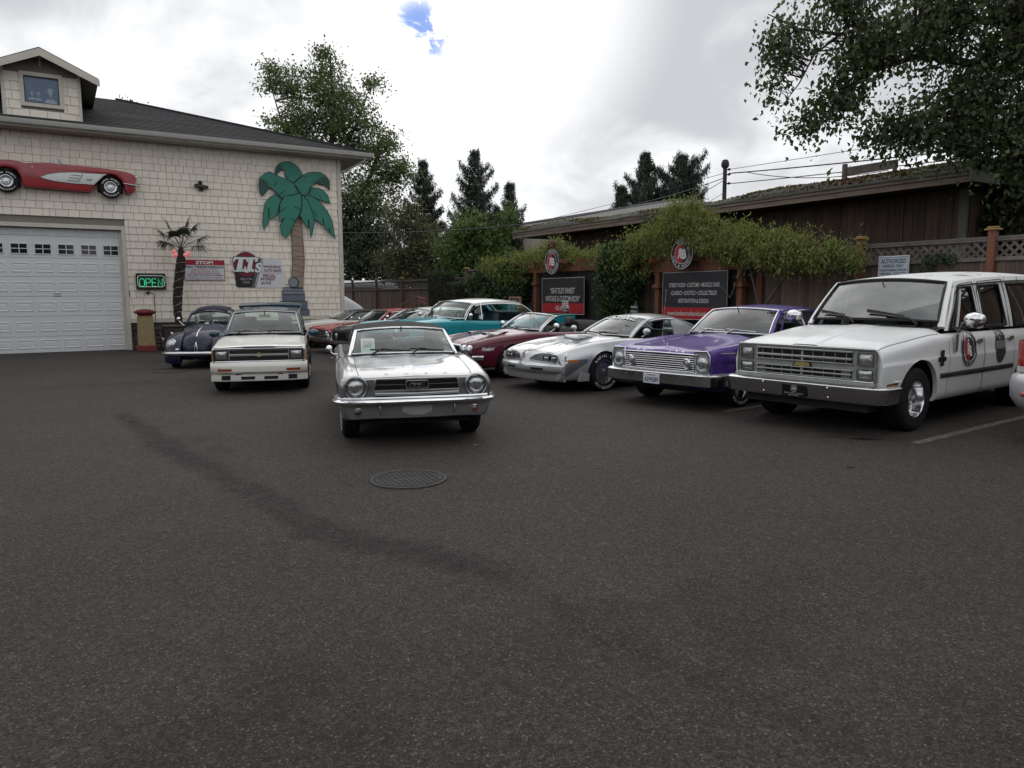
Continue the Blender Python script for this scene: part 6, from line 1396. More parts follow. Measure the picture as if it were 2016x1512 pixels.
# water table and stone base
w = MB(); w.b2((1.97, -.055, .845), (8.76, .02, .955)); w.b2((1.97, -.09, .825), (8.78, .02, .85)); w.build('water_table', TRIM, bld)
STN = mat('ledge_stone', (.085, .075, .066), .85, vary=.8, vscale=7, vcol=(.035, .032, .03), bump=.8, bscale=14, rand=.35)
z = 0.0; sk = 0
w = MB(); w.b2((1.97, .0, -.02), (8.7, .05, .83)); w.build('stone_backing', mat('mortar_dark', (.02, .019, .018), .95), bld)
while z < .80:
    hh = min(rng.choice((.10, .13, .16)), .825-z); x = 1.98+rng.random()*.1-.1
    while x < 8.66:
        wd = rng.uniform(.18, .55); a = max(1.975, x); b = min(8.68, x+wd)
        if b-a > .06:
            st_ = MB(); d = rng.uniform(.035, .075); st_.rbox(((a+b)/2, -d/2, z+hh/2), (b-a-.012, d, hh-.012), .012); st_.build('stone', STN, bld)
        x += wd
    z += hh
# garage door
w = MB(); w.b2((1.86, -.05, 0), (1.965, .16, DT)); w.b2((-6, -.05, DT), (1.965, .16, 3.735)); w.b2((1.80, .06, 0), (1.86, .16, DT)); w.build('door_frame', TRIM, bld)
DW = mat('door_white', (.64, .65, .67), .42, coat=.2, vary=.25, vscale=1.2, vcol=(.56, .57, .59)); DWD = mat('door_warm', (.62, .61, .57), .45)
gd = MB(); zz = [-.0, .47, 1.06, 1.64, 2.21, 2.75, 3.38, 3.70]
for a, b in zip(zz[:-1], zz[1:]): gd.rbox((-1.6, .165, (a+b)/2), (6.9, .05, b-a-.006), .008)
dr = gd.build('garage_door', DW, bld, 30)
emb = MB(); 
def frame_panel(wd, h):
    m_ = MB(); o_ = [(-wd/2, -h/2), (wd/2, -h/2), (wd/2, h/2), (-wd/2, h/2)]
    L_ = [[(x*k1, y_, z*k2) for (x, z) in o_] for k1, k2, y_ in ((1, 1, .0), (1-.03/wd, 1-.03/h, -.014), (1-.075/wd, 1-.075/h, -.014), (1-.125/wd, 1-.125/h, .004-.006), (1-.2/wd, 1-.2/h, -.008))]
    V = [p for l in L_ for p in l]; F = [(i*4+j, i*4+(j+1) % 4, (i+1)*4+(j+1) % 4, (i+1)*4+j) for i in range(4) for j in range(4)]+[(16, 17, 18, 19)]; m_.add(V, F); return m_
pm = frame_panel(.47, .30).build('door_panel', DW, dr); PM = pm.data; bpy.data.objects.remove(pm)
pane = mat('door_pane', (.012, .015, .017), .06, spec=.6)
for k in range(-4, 5):
    cx = .40+k*.58
    if cx > 1.7: continue
    for a, b in zip(zz[:-1], zz[1:]):
        if a == 2.75:
            fr = MB(); 
            for x0, x1, z0, z1 in ((-.215, .215, -.155, -.132), (-.215, .215, .132, .155), (-.215, -.192, -.132, .132), (.192, .215, -.132, .132), (-.010, .010, -.132, .132), (-.192, -.010, -.010, .010), (.010, .192, -.010, .010)): fr.b2((cx+x0, .115, 3.01+z0), (cx+x1, .140, 3.01+z1))
            fr.build('window_frame', DW, dr)
            for x0, x1, z0, z1 in ((-.192, -.01, -.132, -.01), (.01, .192, -.132, -.01), (-.192, -.01, .01, .132), (.01, .192, .01, .132)): MB().b2((cx+x0, .128, 3.01+z0), (cx+x1, .139, 3.01+z1)).build('pane', pane, dr)
        elif b-a > .4:
            o = bpy.data.objects.new('door_panel', PM); o.location = (cx, .141, (a+b)/2+(.02 if a == 0 else 0)); o.scale = (1, 1, .92 if a == 0 else 1); COL.objects.link(o); o.parent = dr
        else:
            o = bpy.data.objects.new('door_panel', PM); o.location = (cx, .141, 3.54); o.scale = (1, 1, .8); COL.objects.link(o); o.parent = dr
w = MB(); w.b2((.0, .132, 1.642), (.19, .139, 1.725)); o = w.build('door_sticker', WHITE, dr); 
w = MB(); w.b2((.0, .129, 1.70), (.19, .1325, 1.725)); w.b2((.0, .129, 1.642), (.19, .1325, 1.665)); w.build('sticker_band', mat('sticker_blue', (.03, .02, .16), .5), dr)
# eaves, gutter, hip roof
EZ, ET, ES = 6.50, -.60, 9.55
w = MB(); w.b2((-15, ET, 6.28), (ES, .02, 6.31)); w.b2((8.62, .02, 6.28), (ES, 12.6, 6.31)); w.build('soffit', mat('soffit_paint', (.34, .325, .285), .8), bld)
w = MB(); w.b2((-15, ET-.02, 6.30), (ES, ET, 6.47)); w.b2((ES, ET-.02, 6.30), (ES+.02, 12.6, 6.47)); w.build('fascia', TRIM, bld)
w = MB(); w.grid([[(x, ET+y, z) for y, z in ((-.02, 6.335), (-.10, 6.335), (-.135, 6.37), (-.135, 6.43), (-.15, 6.45), (-.15, 6.475), (-.135, 6.475))] for x in (-15, ES+.12)])
w.grid([[(ES+.02, y, 6.335), (ES+.10, y, 6.335), (ES+.135, y, 6.37), (ES+.135, y, 6.43), (ES+.15, y, 6.45), (ES+.15, y, 6.475)] for y in (ET-.135, 12.6)]); w.build('gutter', GUT, bld, 50)
w = MB(); w.tube([(9.42, ET-.03, 6.34), (9.40, ET+.02, 6.22), (9.0, .02, 5.98), (8.80, .16, 5.86), (8.69, .18, 5.6), (8.69, .18, .15), (8.75, .18, .05)], .04, 8); w.build('downpipe', GUT, bld, 60)
RFM = island_mat('roof_shingle', (.030, .031, .033), .35, .9, vary=.7, vscale=2.5, vcol=(.016, .017, .018), bump=.3, bscale=160, spec=.25)
SL = .335; XH = -3.0                       # hip from the right front corner, ridge further back
def roofz(y): return EZ+SL*(y-ET)
rows_ = MB(); YR = 6.5; n = 0; ex = .30; y = ET-.06
while y < YR:
    y1 = min(y+ex, YR); xr = lambda yy: ES+.06-(yy-ET)      # hip line
    x = -15.0; 
    while x < xr(y)+.02:
        x2 = min(x+rng.uniform(.6, 1.4), xr(y)); x2b = min(x2, xr(y1))
        if x2-x < .05: break
        rows_.add([(x, y, roofz(y)+.018), (x2, y, roofz(y)+.018), (x2b, y1, roofz(y1)+.004), (min(x, xr(y1)), y1, roofz(y1)+.004), (x, y, roofz(y)-.01), (x2, y, roofz(y)-.01)], [(0, 1, 2, 3), (4, 5, 1, 0)])
        x = x2
    y += ex
o = rows_.build('roof_shingles', RFM, bld); o['kind'] = 'stuff'
w = MB(); yc = YR; xc = ES-(yc-ET); zc = roofz(yc)-.01
w.add([(ES, ET, EZ-.02), (ES, 12.6+1, EZ-.02), (xc, yc, zc), (-15, yc, zc), (-15, ET, EZ-.02), (-15, 13.6, EZ-.02)], [(0, 1, 2), (4, 0, 2, 3), (3, 2, 1, 5)]); w.build('roof', mat('roof_dark', (.026, .027, .029), .92, spec=.2), bld)
w = MB(); P0, P1 = arr((ES, ET, EZ+.02)), arr((xc, yc, zc+.04)); w.tube([P0, (P0+P1)/2, P1], .05, 6); w.build('hip_cap', RFM, bld, 60)
# dormer
DY = -.15
d = MB(); d.b2((-.84, DY+.03, 6.45), (1.02, 4.6, 7.90)); d.add([(-.84, DY+.03, 7.9), (1.02, DY+.03, 7.9), (.09, DY+.03, 8.36), (-.84, 4.6, 7.9), (1.02, 4.6, 7.9), (.09, 4.6, 8.36)], [(0, 1, 2), (3, 5, 4)])
dm = d.build('dormer', SHGAP, bld)
def dlim(z): 
    k = 0 if z < 7.9 else (z-7.9)/.46*.93
    return -.80+k, .98-k
for a, z, wd, h in shingle_rows(-.80, .98, 6.60, 8.34, .245, .22, .46, skip=lambda a, b, z0, z1: False, limx=dlim):
    if z+h > 6.95 and z < 7.86 and a < .60 and a+wd > -.43:
        if a < -.43: wd = -.43-a
        elif a+wd > .60: wd = a+wd-.60; a = .60
        else: continue
    if wd > .03:
        o = bpy.data.objects.new('shingle', SHME); o.location = (a, DY+.025, z); o.scale = (wd, 1, h); COL.objects.link(o); o.parent = dm
t_ = MB(); t_.b2((-.87, DY-.012, 6.5), (-.79, DY+.03, 7.95)); t_.b2((.97, DY-.012, 6.56), (1.05, DY+.03, 7.93)); t_.build('dormer_corner_board', TRIM, dm)
t_ = MB()
for x0, x1, z0, z1 in ((-.43, .60, 7.77, 7.87), (-.43, .60, 6.94, 7.04), (-.43, -.335, 7.04, 7.77), (.505, .60, 7.04, 7.77)): t_.b2((x0, DY-.03, z0), (x1, DY+.03, z1))
t_.build('window_frame', TRIM, dm)
t_ = MB()
for x0, x1, z0, z1 in ((-.335, .505, 7.735, 7.77), (-.335, .505, 7.04, 7.062), (-.335, -.312, 7.062, 7.735), (.482, .505, 7.062, 7.735)): t_.b2((x0, DY-.015, z0), (x1, DY+.02, z1))
t_.build('window_sash', BLACK, dm)
MB().b2((-.33, DY+.02, 7.05), (.50, DY+.028, 7.76)).build('window_pane', mat('painted_blue_pane', (.045, .10, .21), .25, coat=.6, vary=.7, vscale=3.5, vcol=(.02, .05, .13)), dm)
FIG = mat('pale_figure_print', (.30, .36, .42), .6)
def bust(cx, z0, h, nm):          # painted bust on the pane: head, neck, shoulders in low relief
    b = MB()
    for (dx, dz, rx, rz) in ((0, .74, .15, .20), (0, .50, .08, .14), (0, .86, .17, .13)): b.lathe([(.001, .016), (.7, .012), (1, 0)], (cx+dx*h, DY+.018, z0+dz*h), (0, -1, 0), 18, sc=(rx*h, rz*h), xref=(1, 0, 0))
    b.prism([(-.36*h, 0), (.36*h, 0), (.33*h, .16*h), (.12*h, .30*h), (0, .22*h), (-.12*h, .30*h), (-.33*h, .16*h)], (cx, DY+.008, z0), (1, 0, 0), (0, 0, 1), .008); b.build(nm, FIG, dm, 60)
bust(.29, 7.065, .42, 'window_figure'); bust(-.16, 7.13, .22, 'window_figure'); bust(.0, 7.12, .23, 'window_figure')
OV, DO = .44, .42
t_ = MB(); pk = (.09, 8.47); 
for s, xe, ze in ((-1, -1.32, 7.82), (1, 1.50, 7.82)):
    A_ = [(xe, DY-DO, ze), (pk[0], DY-DO, pk[1]), (pk[0], 5.4, pk[1]), (xe, 3.4, ze)]; G = np.array([[A_[0], A_[1]], [A_[3], A_[2]]]); t_.slab(G if s < 0 else G[::-1], (0, 0, 1), .05)
t_.build('dormer_roof', RFM, dm, None, normals=True)
for s, xe in ((-1, -1.34), (1, 1.52)):
    t_ = MB(); o_ = [(xe, 7.60), (pk[0], pk[1]-.235), (pk[0], pk[1]-.03), (xe, 7.79)]; o_ = o_ if s < 0 else o_[::-1]
    t_.prism(o_, (0, DY-DO-.02, 0), (1, 0, 0), (0, 0, 1), .04); t_.build('barge_board', TRIM, dm)
t_ = MB()
for s, xe, ze in ((-1, -1.30, 7.76), (1, 1.48, 7.76)): t_.add([(xe, DY-DO+.03, ze), (pk[0], DY-DO+.03, pk[1]-.07), (pk[0], 3.2, pk[1]-.07), (xe, 3.0, ze)], [(0, 1, 2, 3)])
t_.build('dormer_soffit', mat('soffit_paint', (.34, .325, .285)), dm)
# things fixed on the wall -------------------------------------------------
def wall_thing(name, label, cat, s, z, off=0.0, group=None): return thing(name, label, cat, S(s, WALL_T-off, z), SITE_ROT, group)
U3, W3 = (1, 0, 0), (0, 0, 1)
# neon sign
t = wall_thing('neon_open_sign', 'framed black sign with glowing green neon word OPEN beside the garage door', 'neon sign', 2.585, 2.095, .02)
MB().rbox((0, -.06, 0), (.82, .12, .48), .012).build('case', BLACK, t, 40); MB().b2((-.38, -.126, -.21), (.38, -.1205, .21)).build('back_panel', mat('sign_dark_green', (.004, .022, .012), .4), t)
nb = MB(); nb.tube([(x, -.135, z) for x, z in ((-.33, .17), (.33, .17), (.33, .145), (.365, .145), (.365, -.145), (.33, -.145), (.33, -.17), (-.33, -.17), (-.33, -.145), (-.365, -.145), (-.365, .145), (-.33, .145))], .006, 6, True); nb.build('border_tube', mat('white_neon', (.7, .7, .7), .4, emit=(.9, 1, .95), estr=.25), t, 60)
gt = mat('green_neon', (.05, .5, .25), .4, emit=(.06, .72, .32), estr=.75); Lw, Lh = .115, .115
def neon(ch, x):
    q = MB(); T = lambda P: q.tube([(x+a*Lw, -.138, b*Lh-.045) for a, b in P], .008, 6)
    if ch == 'O': q.tube([(x+a*Lw, -.138, b*Lh-.045) for a, b in ((-.5, .5), (-.3, 1), (.3, 1), (.6, .6), (.6, -.6), (.3, -1), (-.3, -1), (-.6, -.6), (-.6, .3))], .008, 6)
    if ch == 'P': T([(-.5, -1), (-.5, 1), (.3, 1), (.55, .75), (.55, .2), (.3, -.05), (-.4, -.05)])
    if ch == 'E': T([(.5, 1), (-.5, 1), (-.5, -1), (.5, -1)]); T([(-.45, 0), (.4, 0)])
    if ch == 'N': T([(-.5, -1), (-.5, 1), (.5, -1), (.5, 1)])
    q.build('neon_letter', gt, t, 60)
for ch, x in zip('OPEN', (-.255, -.085, .085, .255)): neon(ch, x)
MB().b2((-.27, -.128, .115), (.27, -.1262, .135)).build('small_print', mat('faint_grey_print', (.06, .07, .065), .6), t)
t = MB(); t.tube([(2.56, -.03, 1.86), (2.50, -.04, 1.80), (2.44, -.05, 1.72), (2.50, -.05, 1.68), (2.53, -.05, 1.76), (2.49, -.04, 1.79), (2.56, -.04, 1.74), (2.63, -.04, 1.72), (2.665, -.035, 1.62), (2.66, -.032, 1.2), (2.66, -.04, .97), (2.64, -.10, .86), (2.64, -.1, .80)], .009, 6)
t.rbox((2.47, -.06, 1.74), (.06, .05, .07), .01); o = t.build('power_cord', BLACK, None, 60, S(0, WALL_T), (0, 0, SITE_ROT)); tag(o, 'black power cord looping down the wall under the neon sign', 'cord')
# warning sign
t = wall_thing('warning_sign', 'white and red no trespassing sign behind the live palm', 'sign', 4.17, 2.45, .02)
MB().rbox((0, -.012, 0), (1.21, .018, .66), .005).build('sign_edge', mat('sign_red_edge', (.22, .02, .035), .5), t); MB().b2((-.585, -.0245, -.31), (.585, -.0215, .31)).build('sign_face', mat('sign_white', (.62, .63, .66), .45), t)
MB().b2((-.60, -.028, .165), (.60, -.0225, .325)).build('red_band', mat('sign_red', (.33, .015, .03), .45), t)
def wtext(par, body, x, z, h, w_, m, y=-.027, **k):
    q = MB(); text_into(q, body, (x, y, z), U3, W3, h=h, w=w_, **k); return q.build('lettering', m, par)
NAVYP = mat('navy_print', (.015, .02, .05), .5); MAR = mat('maroon_print', (.16, .02, .05), .5); REDP = mat('red_print', (.36, .02, .03), .45)
wtext(t, 'STOP!', 0, .243, .105, .52, WHITE, -.030, bold=.035); wtext(t, 'NO TRESPASSING!', 0, .105, .075, 1.14, NAVYP, bold=.03)
for tx, z_, w_, m_ in (('This property is alarm', .032, .78, MAR), ('alarmed directly to the', -.025, .86, MAR), ('LOCAL POLICE STATION', -.085, .90, REDP), ('YOU ARE ON VIDEO CAMERA!', -.153, 1.10, NAVYP), ('Violators will be prosecuted', -.215, 1.02, MAR), ('to the fullest extent of the law', -.268, 1.12, MAR)): wtext(t, tx, 0, z_, .042, w_, m_, bold=.02)
MB().b2((-.45, -.0275, -.114), (.45, -.0255, -.109)).build('underline', REDP, t)
# trader's sign
t = wall_thing('shop_sign', 'black, burgundy and white trader sign with big white initials on a burgundy disc', 'sign', 0, 0, .02)
q = MB(); q.prism([(5.16, 1.915), (5.70, 1.915), (5.97, 2.87), (5.06, 2.86), (5.08, 2.3), (5.11, 1.97)], (0, -.02, 0), U3, W3, .02); q.build('black_panel', mat('sign_black', (.012, .012, .014), .4), t)
q = MB(); q.prism([(5.58, 1.912), (5.73, 1.912), (5.995, 2.872), (5.85, 2.872)], (0, -.024, 0), U3, W3, .02); q.build('grey_stripe', mat('sign_grey', (.09, .085, .08), .45), t)
q = MB(); q.prism([(5.685, 1.91), (5.70, 1.91), (5.965, 2.874), (5.95, 2.874)], (0, -.027, 0), U3, W3, .003); q.build('stripe_line', WHITE, t)
q = MB(); q.prism([(5.725, 1.905), (6.70, 1.905), (6.60, 2.865), (5.99, 2.872)], (0, -.022, 0), U3, W3, .02); q.build('white_panel', mat('sign_white', (.62, .63, .66)), t)
q = MB(); q.lathe([(.001, 0), (.40, 0), (.40, -.02)], (5.45, -.032, 2.665), (0, -1, 0), 40); q.build('burgundy_disc', mat('sign_burgundy', (.155, .012, .03), .45), t)
INIT = mat('initials_white', (.66, .72, .72), .4)
def serif(par, y0, k, m):          # T.J.'s drawn as slanted slab letters
    q = MB(); SHR = .20
    def P(poly, ox): q.prism([(ox+x+SHR*z, 2.42+z) for x, z in poly], (0, y0, 0), U3, W3, .012)
    P([(-.05-k, -k), (.27+k, -k), (.27+k, .035), (.215+k, .045), (.195+k, .40), (.29, .40), (.335, .31), (.375+k, .31), (.35+k, .475+k), (-.10-k, .475+k), (-.125-k, .31), (-.08, .31), (-.03, .40), (.06-k, .40), (.035-k, .045), (-.05-k, .035)], 5.08)
    P([(.0-k, -.005-k), (.11, -.03-k), (.20+k, .01), (.225+k, .09), (.225+k, .40), (.29+k, .42), (.29+k, .475+k), (.02-k, .475+k), (.02-k, .42), (.09-k, .40), (.08-k, .09), (.06, .05), (.035, .17), (-.02-k, .17)], 5.37)
    P([(.0-k, .33-k), (.075+k, .33-k), (.11+k, .475+k), (.0-k, .475+k)], 5.655)
    for ox in (5.32, 5.635): q.lathe([(.001, 0), (.052+k, 0), (.052+k, -.012)], (ox, y0, 2.468), (0, -1, 0), 18)
    V_ = [(.0-k, -.01-k), (.12, -.02-k), (.19+k, .03), (.20+k, .11), (.16, .165), (.08, .195), (.085, .235), (.13, .245), (.15, .20), (.20+k, .20), (.19+k, .305+k), (.06, .30+k), (-.005-k, .26), (-.01-k, .17), (.04, .125), (.105, .095), (.10, .05), (.06, .04), (.04, .10), (-.02-k, .10)]
    P(V_, 5.715)
    return q.build('initials', m, par)
serif(t, -.040, .016, mat('initials_shadow', (.03, .04, .045), .5)); serif(t, -.052, 0, INIT)
PH = mat('phone_grey', (.30, .31, .32), .5); wtext(t, '425-774', 5.42, 2.185, .085, .37, PH, -.046, bold=.02, align='C'); wtext(t, '-7979', 5.41, 2.07, .085, .24, PH, -.046, bold=.02)
for tx, x_, z_, w_ in (('WHOLESALE', 6.285, 2.60, .57), ('AUTO SALES', 6.285, 2.475, .58), ('SPECIAL', 6.17, 2.30, .43), ('INTEREST', 6.13, 2.19, .50), ('AUTOS', 6.06, 2.06, .34)): wtext(t, tx, x_, z_, .095, w_, mat('burgundy_print', (.11, .012, .035), .5), -.0255, bold=.03, shear=.18)
MB().b2((5.93, -.0255, 2.386), (6.65, -.0225, 2.396)).build('sign_rule', mat('burgundy_print', (.11, .012, .035)), t)
# wall lamp
t = wall_thing('wall_lamp', 'small brown floodlight with ball sensor high on the shingle wall', 'lamp', 4.18, 5.06, .02)
LB = mat('bronze_lamp', (.06, .045, .03), .45, .4)
q = MB(); q.rbox((0, -.10, 0), (.40, .14, .10), .02, Matrix.Rotation(.12, 3, 'Y')); q.build('lamp_head', LB, t, 40); q = MB(); q.lathe([(.001, .065), (.045, .05), (.065, 0), (.045, -.05), (.001, -.065)], (-.02, -.06, .12), (0, 0, 1), 16); q.build('sensor_ball', BLACK, t, 60); q = MB(); q.rbox((0, -.02, -.09), (.12, .04, .10), .01); q.build('bracket', LB, t, 40)

# plywood palm cut-out
PALM = {
 'F1': [(6.85, 5.5), (6.8, 5.77), (6.72, 5.78), (6.56, 5.66), (6.5, 5.59), (6.51, 5.74), (6.56, 5.89), (6.69, 6.01), (6.85, 6.06), (7.01, 6.06), (7.16, 5.99), (7.28, 5.89), (7.37, 5.75), (7.39, 5.63), (7.3, 5.59), (7.09, 5.39), (6.92, 5.46)],
 'F2': [(7.4, 5.65), (7.54, 5.74), (7.78, 5.8), (8.03, 5.8), (8.2, 5.71), (8.32, 5.55), (8.32, 5.23), (8.27, 5.31), (8.15, 5.39), (7.98, 5.41), (7.87, 5.44), (7.77, 5.38), (7.66, 5.27), (7.59, 5.1), (7.45, 4.97), (7.28, 5.06), (7.12, 5.36), (7.26, 5.52)],
 'F4': [(7.58, 5.0), (7.66, 5.25), (7.87, 5.28), (8.08, 5.22), (8.23, 5.07), (8.32, 4.76), (8.2, 4.82), (8.03, 4.86), (7.79, 4.94)],
 'F3': [(6.83, 5.49), (6.57, 5.58), (6.31, 5.69), (6.13, 5.6), (5.99, 5.46), (5.95, 5.25), (5.97, 5.02), (6.04, 4.87), (6.15, 5.0), (6.27, 5.17), (6.34, 5.18), (6.45, 5.06), (6.67, 4.84), (6.74, 4.91), (7.24, 5.06), (7.09, 5.36)],
 'F5': [(6.67, 4.82), (6.46, 4.97), (6.27, 4.85), (6.12, 4.66), (6.06, 4.38), (6.02, 4.05), (6.05, 3.76), (6.1, 3.89), (6.21, 4.03), (6.215, 4.5), (6.235, 4.5), (6.25, 4.15), (6.38, 4.2), (6.53, 4.39), (6.58, 4.64)],
 'F8': [(7.41, 5.0), (7.65, 4.99), (7.92, 4.85), (8.19, 4.53), (8.36, 4.2), (8.44, 3.58), (8.29, 3.74), (8.25, 3.95), (8.235, 3.95), (8.25, 3.78), (8.1, 3.95), (8.04, 4.26), (8.025, 4.26), (8.03, 3.98), (7.9, 4.14), (7.73, 4.25), (7.65, 4.57), (7.54, 4.8)],
 'F6': [(7.31, 5.05), (7.04, 4.98), (6.72, 4.91), (6.58, 4.61), (6.54, 4.08), (6.74, 4.22), (6.57, 3.95), (6.62, 3.68), (6.77, 3.54), (6.89, 3.73), (7.09, 4.15), (7.22, 4.34), (7.33, 4.65)],
 'F7': [(7.34, 5.02), (7.54, 4.8), (7.67, 4.47), (7.73, 4.2), (7.66, 3.79), (7.59, 3.57), (7.56, 3.88), (7.535, 4.2), (7.52, 4.2), (7.51, 3.89), (7.35, 4.12), (7.23, 4.34), (7.18, 4.24), (7.33, 4.65)]}
PALM_D = [[(6.5, 5.59), (6.51, 5.74), (6.56, 5.89), (6.69, 5.97), (6.74, 5.86), (6.75, 5.79), (6.6, 5.68)], [(7.84, 5.48), (7.98, 5.61), (8.13, 5.67), (8.25, 5.61), (8.31, 5.48), (8.32, 5.23), (8.15, 5.38), (7.98, 5.4)], [(5.98, 5.43), (6.09, 5.43), (6.2, 5.38), (6.27, 5.25), (6.29, 5.17), (6.15, 5.02), (6.04, 4.87), (5.97, 5.02), (5.95, 5.23)]]
TRUNK = [(7.09, 4.16), (7.3, 4.21), (7.32, 3.85), (7.35, 3.38), (7.37, 2.9), (7.35, 2.56), (7.31, 2.29), (7.29, 1.88), (6.89, 1.88), (6.91, 2.29), (6.96, 2.69), (6.97, 3.23), (6.96, 3.73), (6.98, 3.9)]
def ccw(p):
    a = sum(p[i][0]*p[(i+1) % len(p)][1]-p[(i+1) % len(p)][0]*p[i][1] for i in range(len(p))); return p if a > 0 else p[::-1]
t = wall_thing('palm_cutout', 'painted plywood palm with teal fronds and tan trunk fixed on the wall', 'wall art', 0, 0, .02)
PG = mat('painted_teal', (.030, .205, .150), .6, vary=.5, vscale=2.2, vcol=(.022, .165, .118), bump=.1, bscale=30); PGD = mat('painted_dark_teal', (.016, .075, .065), .6); PT = mat('painted_tan', (.30, .215, .160), .6, vary=.8, vscale=1.2, vcol=(.24, .185, .165)); OUTL = mat('painted_outline', (.012, .02, .018), .7)
def cutout(par, poly, y, th, m, nm, om=OUTL, ow=.014):
    poly = ccw(poly); q = MB(); q.prism(poly, (0, y, 0), U3, W3, th, 0, 1); o = q.build(nm, [m, om], par)
    q = MB(); q.tube([(a, y-.003, b) for a, b in poly], ow*.6, 5, True); q.build('outline', om, o, 60); return o
cutout(t, TRUNK, -.030, .03, PT, 'trunk')
q = MB()
for x, z, sl in ((7.14, 4.06, 0), (7.14, 3.94, .02), (7.14, 3.79, -.04), (7.15, 3.59, -.02), (7.16, 3.29, 0), (7.17, 3.12, -.02), (7.17, 2.93, .03), (7.17, 2.83, -.02), (7.15, 2.63, -.05), (7.14, 2.43, -.06), (7.11, 2.27, .02)):
    hw = .15 if z > 3.7 else .185; q.tube([(x+k*hw, -.033, z+.03*(1-k*k)+sl*k) for k in (-1, -.5, 0, .5, 1)], .006, 4)
q.build('trunk_rings', mat('ring_brown', (.10, .06, .045), .7), t, 60)
for k, nm in enumerate(('F1', 'F2', 'F4', 'F3', 'F5', 'F8', 'F6', 'F7')): cutout(t, PALM[nm], -.045-.012*k, .03, PG, 'frond')
for pd, yy in zip(PALM_D, (-.049, -.061, -.085)): q = MB(); q.prism(ccw(pd), (0, yy, 0), U3, W3, .006); q.build('frond_underside', PGD, t)
q = MB()
for L_ in (((7.34, 4.95), (7.30, 4.45), (7.20, 4.22)), ((6.30, 5.17), (6.52, 5.0), (6.72, 4.8)), ((6.55, 4.93), (6.78, 5.12)), ((6.42, 5.22), (6.52, 5.38)), ((7.05, 4.60), (7.25, 4.54)), ((6.60, 4.42), (6.80, 4.56)), ((6.95, 4.2), (7.10, 4.14)), ((7.60, 5.05), (7.64, 5.22)), ((7.60, 5.26), (7.75, 5.27)), ((7.70, 5.48), (7.86, 5.47)), ((7.40, 5.61), (7.52, 5.60)), ((7.90, 5.08), (8.0, 4.90)), ((7.72, 4.55), (7.82, 4.28)), ((6.83, 5.52), (6.93, 5.60)), ((7.1, 5.33), (7.32, 5.06)), ((6.58, 4.4), (6.60, 4.6))): q.tube([(a, -.138, b) for a, b in L_], .008, 4)
q.build('frond_lines', OUTL, t, 60)
# stepped plinth and disc, cut from board too
t = wall_thing('stepped_plinth_cutout', 'grey painted cut-out of a stepped plinth with a round disc on top', 'wall art', 0, 0, .02)
SL1 = mat('painted_slate', (.12, .145, .185), .6, vary=.6, vscale=3, vcol=(.085, .105, .14)); SL2 = mat('painted_slate_light', (.20, .225, .27), .6, vary=.4, vscale=3, vcol=(.15, .175, .22))
for (a, b, c_, d_, m_) in ((6.62, 1.80, 7.29, 1.915, SL2), (6.58, 1.69, 7.33, 1.798, SL2), (6.58, 1.45, 7.335, 1.688, SL1), (6.49, 1.17, 7.415, 1.448, SL1), (6.42, .96, 7.48, 1.168, SL1)): cutout(t, [(a, b), (c_, b), (c_, d_), (a, d_)], -.03, .028, m_, 'plinth_step')
q = MB(); q.lathe([(.001, .02), (.175, .02), (.175, 0)], (6.99, -.028, 2.085), (0, -1, 0), 32); q.build('disc_edge', mat('painted_slate_dark', (.07, .085, .11), .6), t); q = MB(); q.lathe([(.001, .034), (.158, .034), (.158, 0)], (6.955, -.028, 2.085), (0, -1, 0), 32); q.build('disc', SL2, t)
q = MB(); q.tube([(6.955+.16*math.cos(a), -.064, 2.085+.16*math.sin(a)) for a in np.linspace(0, 6.283, 33)[:-1]], .007, 5, True); q.build('disc_outline', OUTL, t, 60)

# half car fixed on the wall
t = wall_thing('half_car_display', 'red and white half car body mounted high on the wall above the garage door', 'wall display', 0, 0, .0)
BODY = [(-1.02, 5.39), (-.89, 5.41), (-.74, 5.41), (-.62, 5.39), (-.48, 5.35), (-.24, 5.37), (.22, 5.4), (.54, 5.385), (1.46, 5.37), (1.94, 5.33), (2.19, 5.28), (2.32, 5.22), (2.335, 5.08), (2.30, 4.97), (2.31, 4.80), (2.19, 4.69), (2.03, 4.69), (2.01, 4.88), (1.94, 5.05), (1.79, 5.18), (1.64, 5.21), (1.49, 5.16), (1.32, 4.98), (1.12, 4.67), (.86, 4.67), (-.53, 4.71), (-.59, 5.02), (-.67, 5.15), (-.80, 5.20), (-.94, 5.21), (-1.08, 5.18), (-1.2, 5.06), (-1.28, 4.85), (-1.35, 4.80), (-1.9, 4.84), (-2.05, 5.0), (-2.02, 5.25), (-1.7, 5.36), (-1.3, 5.40)]
def relief(poly, y0, y1, bev, m, nm, par, seg=3, smooth=50):
    import bmesh
    bm = bmesh.new(); poly = ccw(poly); A_ = [bm.verts.new((a, y1, b)) for a, b in poly]; B_ = [bm.verts.new((a, y0, b)) for a, b in poly]; f = bm.faces.new(A_); k = len(poly)
    for i in range(k): bm.faces.new((A_[i], B_[i], B_[(i+1) % k], A_[(i+1) % k]))
    bm.normal_update(); bmesh.ops.bevel(bm, geom=list(f.edges), offset=bev, segments=seg, profile=.5, affect='EDGES', clamp_overlap=True)
    bmesh.ops.recalc_face_normals(bm, faces=bm.faces); me = bpy.data.meshes.new(nm); bm.to_mesh(me); bm.free(); me.materials.append(m)
    me.polygons.foreach_set('use_smooth', [True]*len(me.polygons)); me.set_sharp_from_angle(angle=R(smooth)); return mesh_obj(nm, me, par)
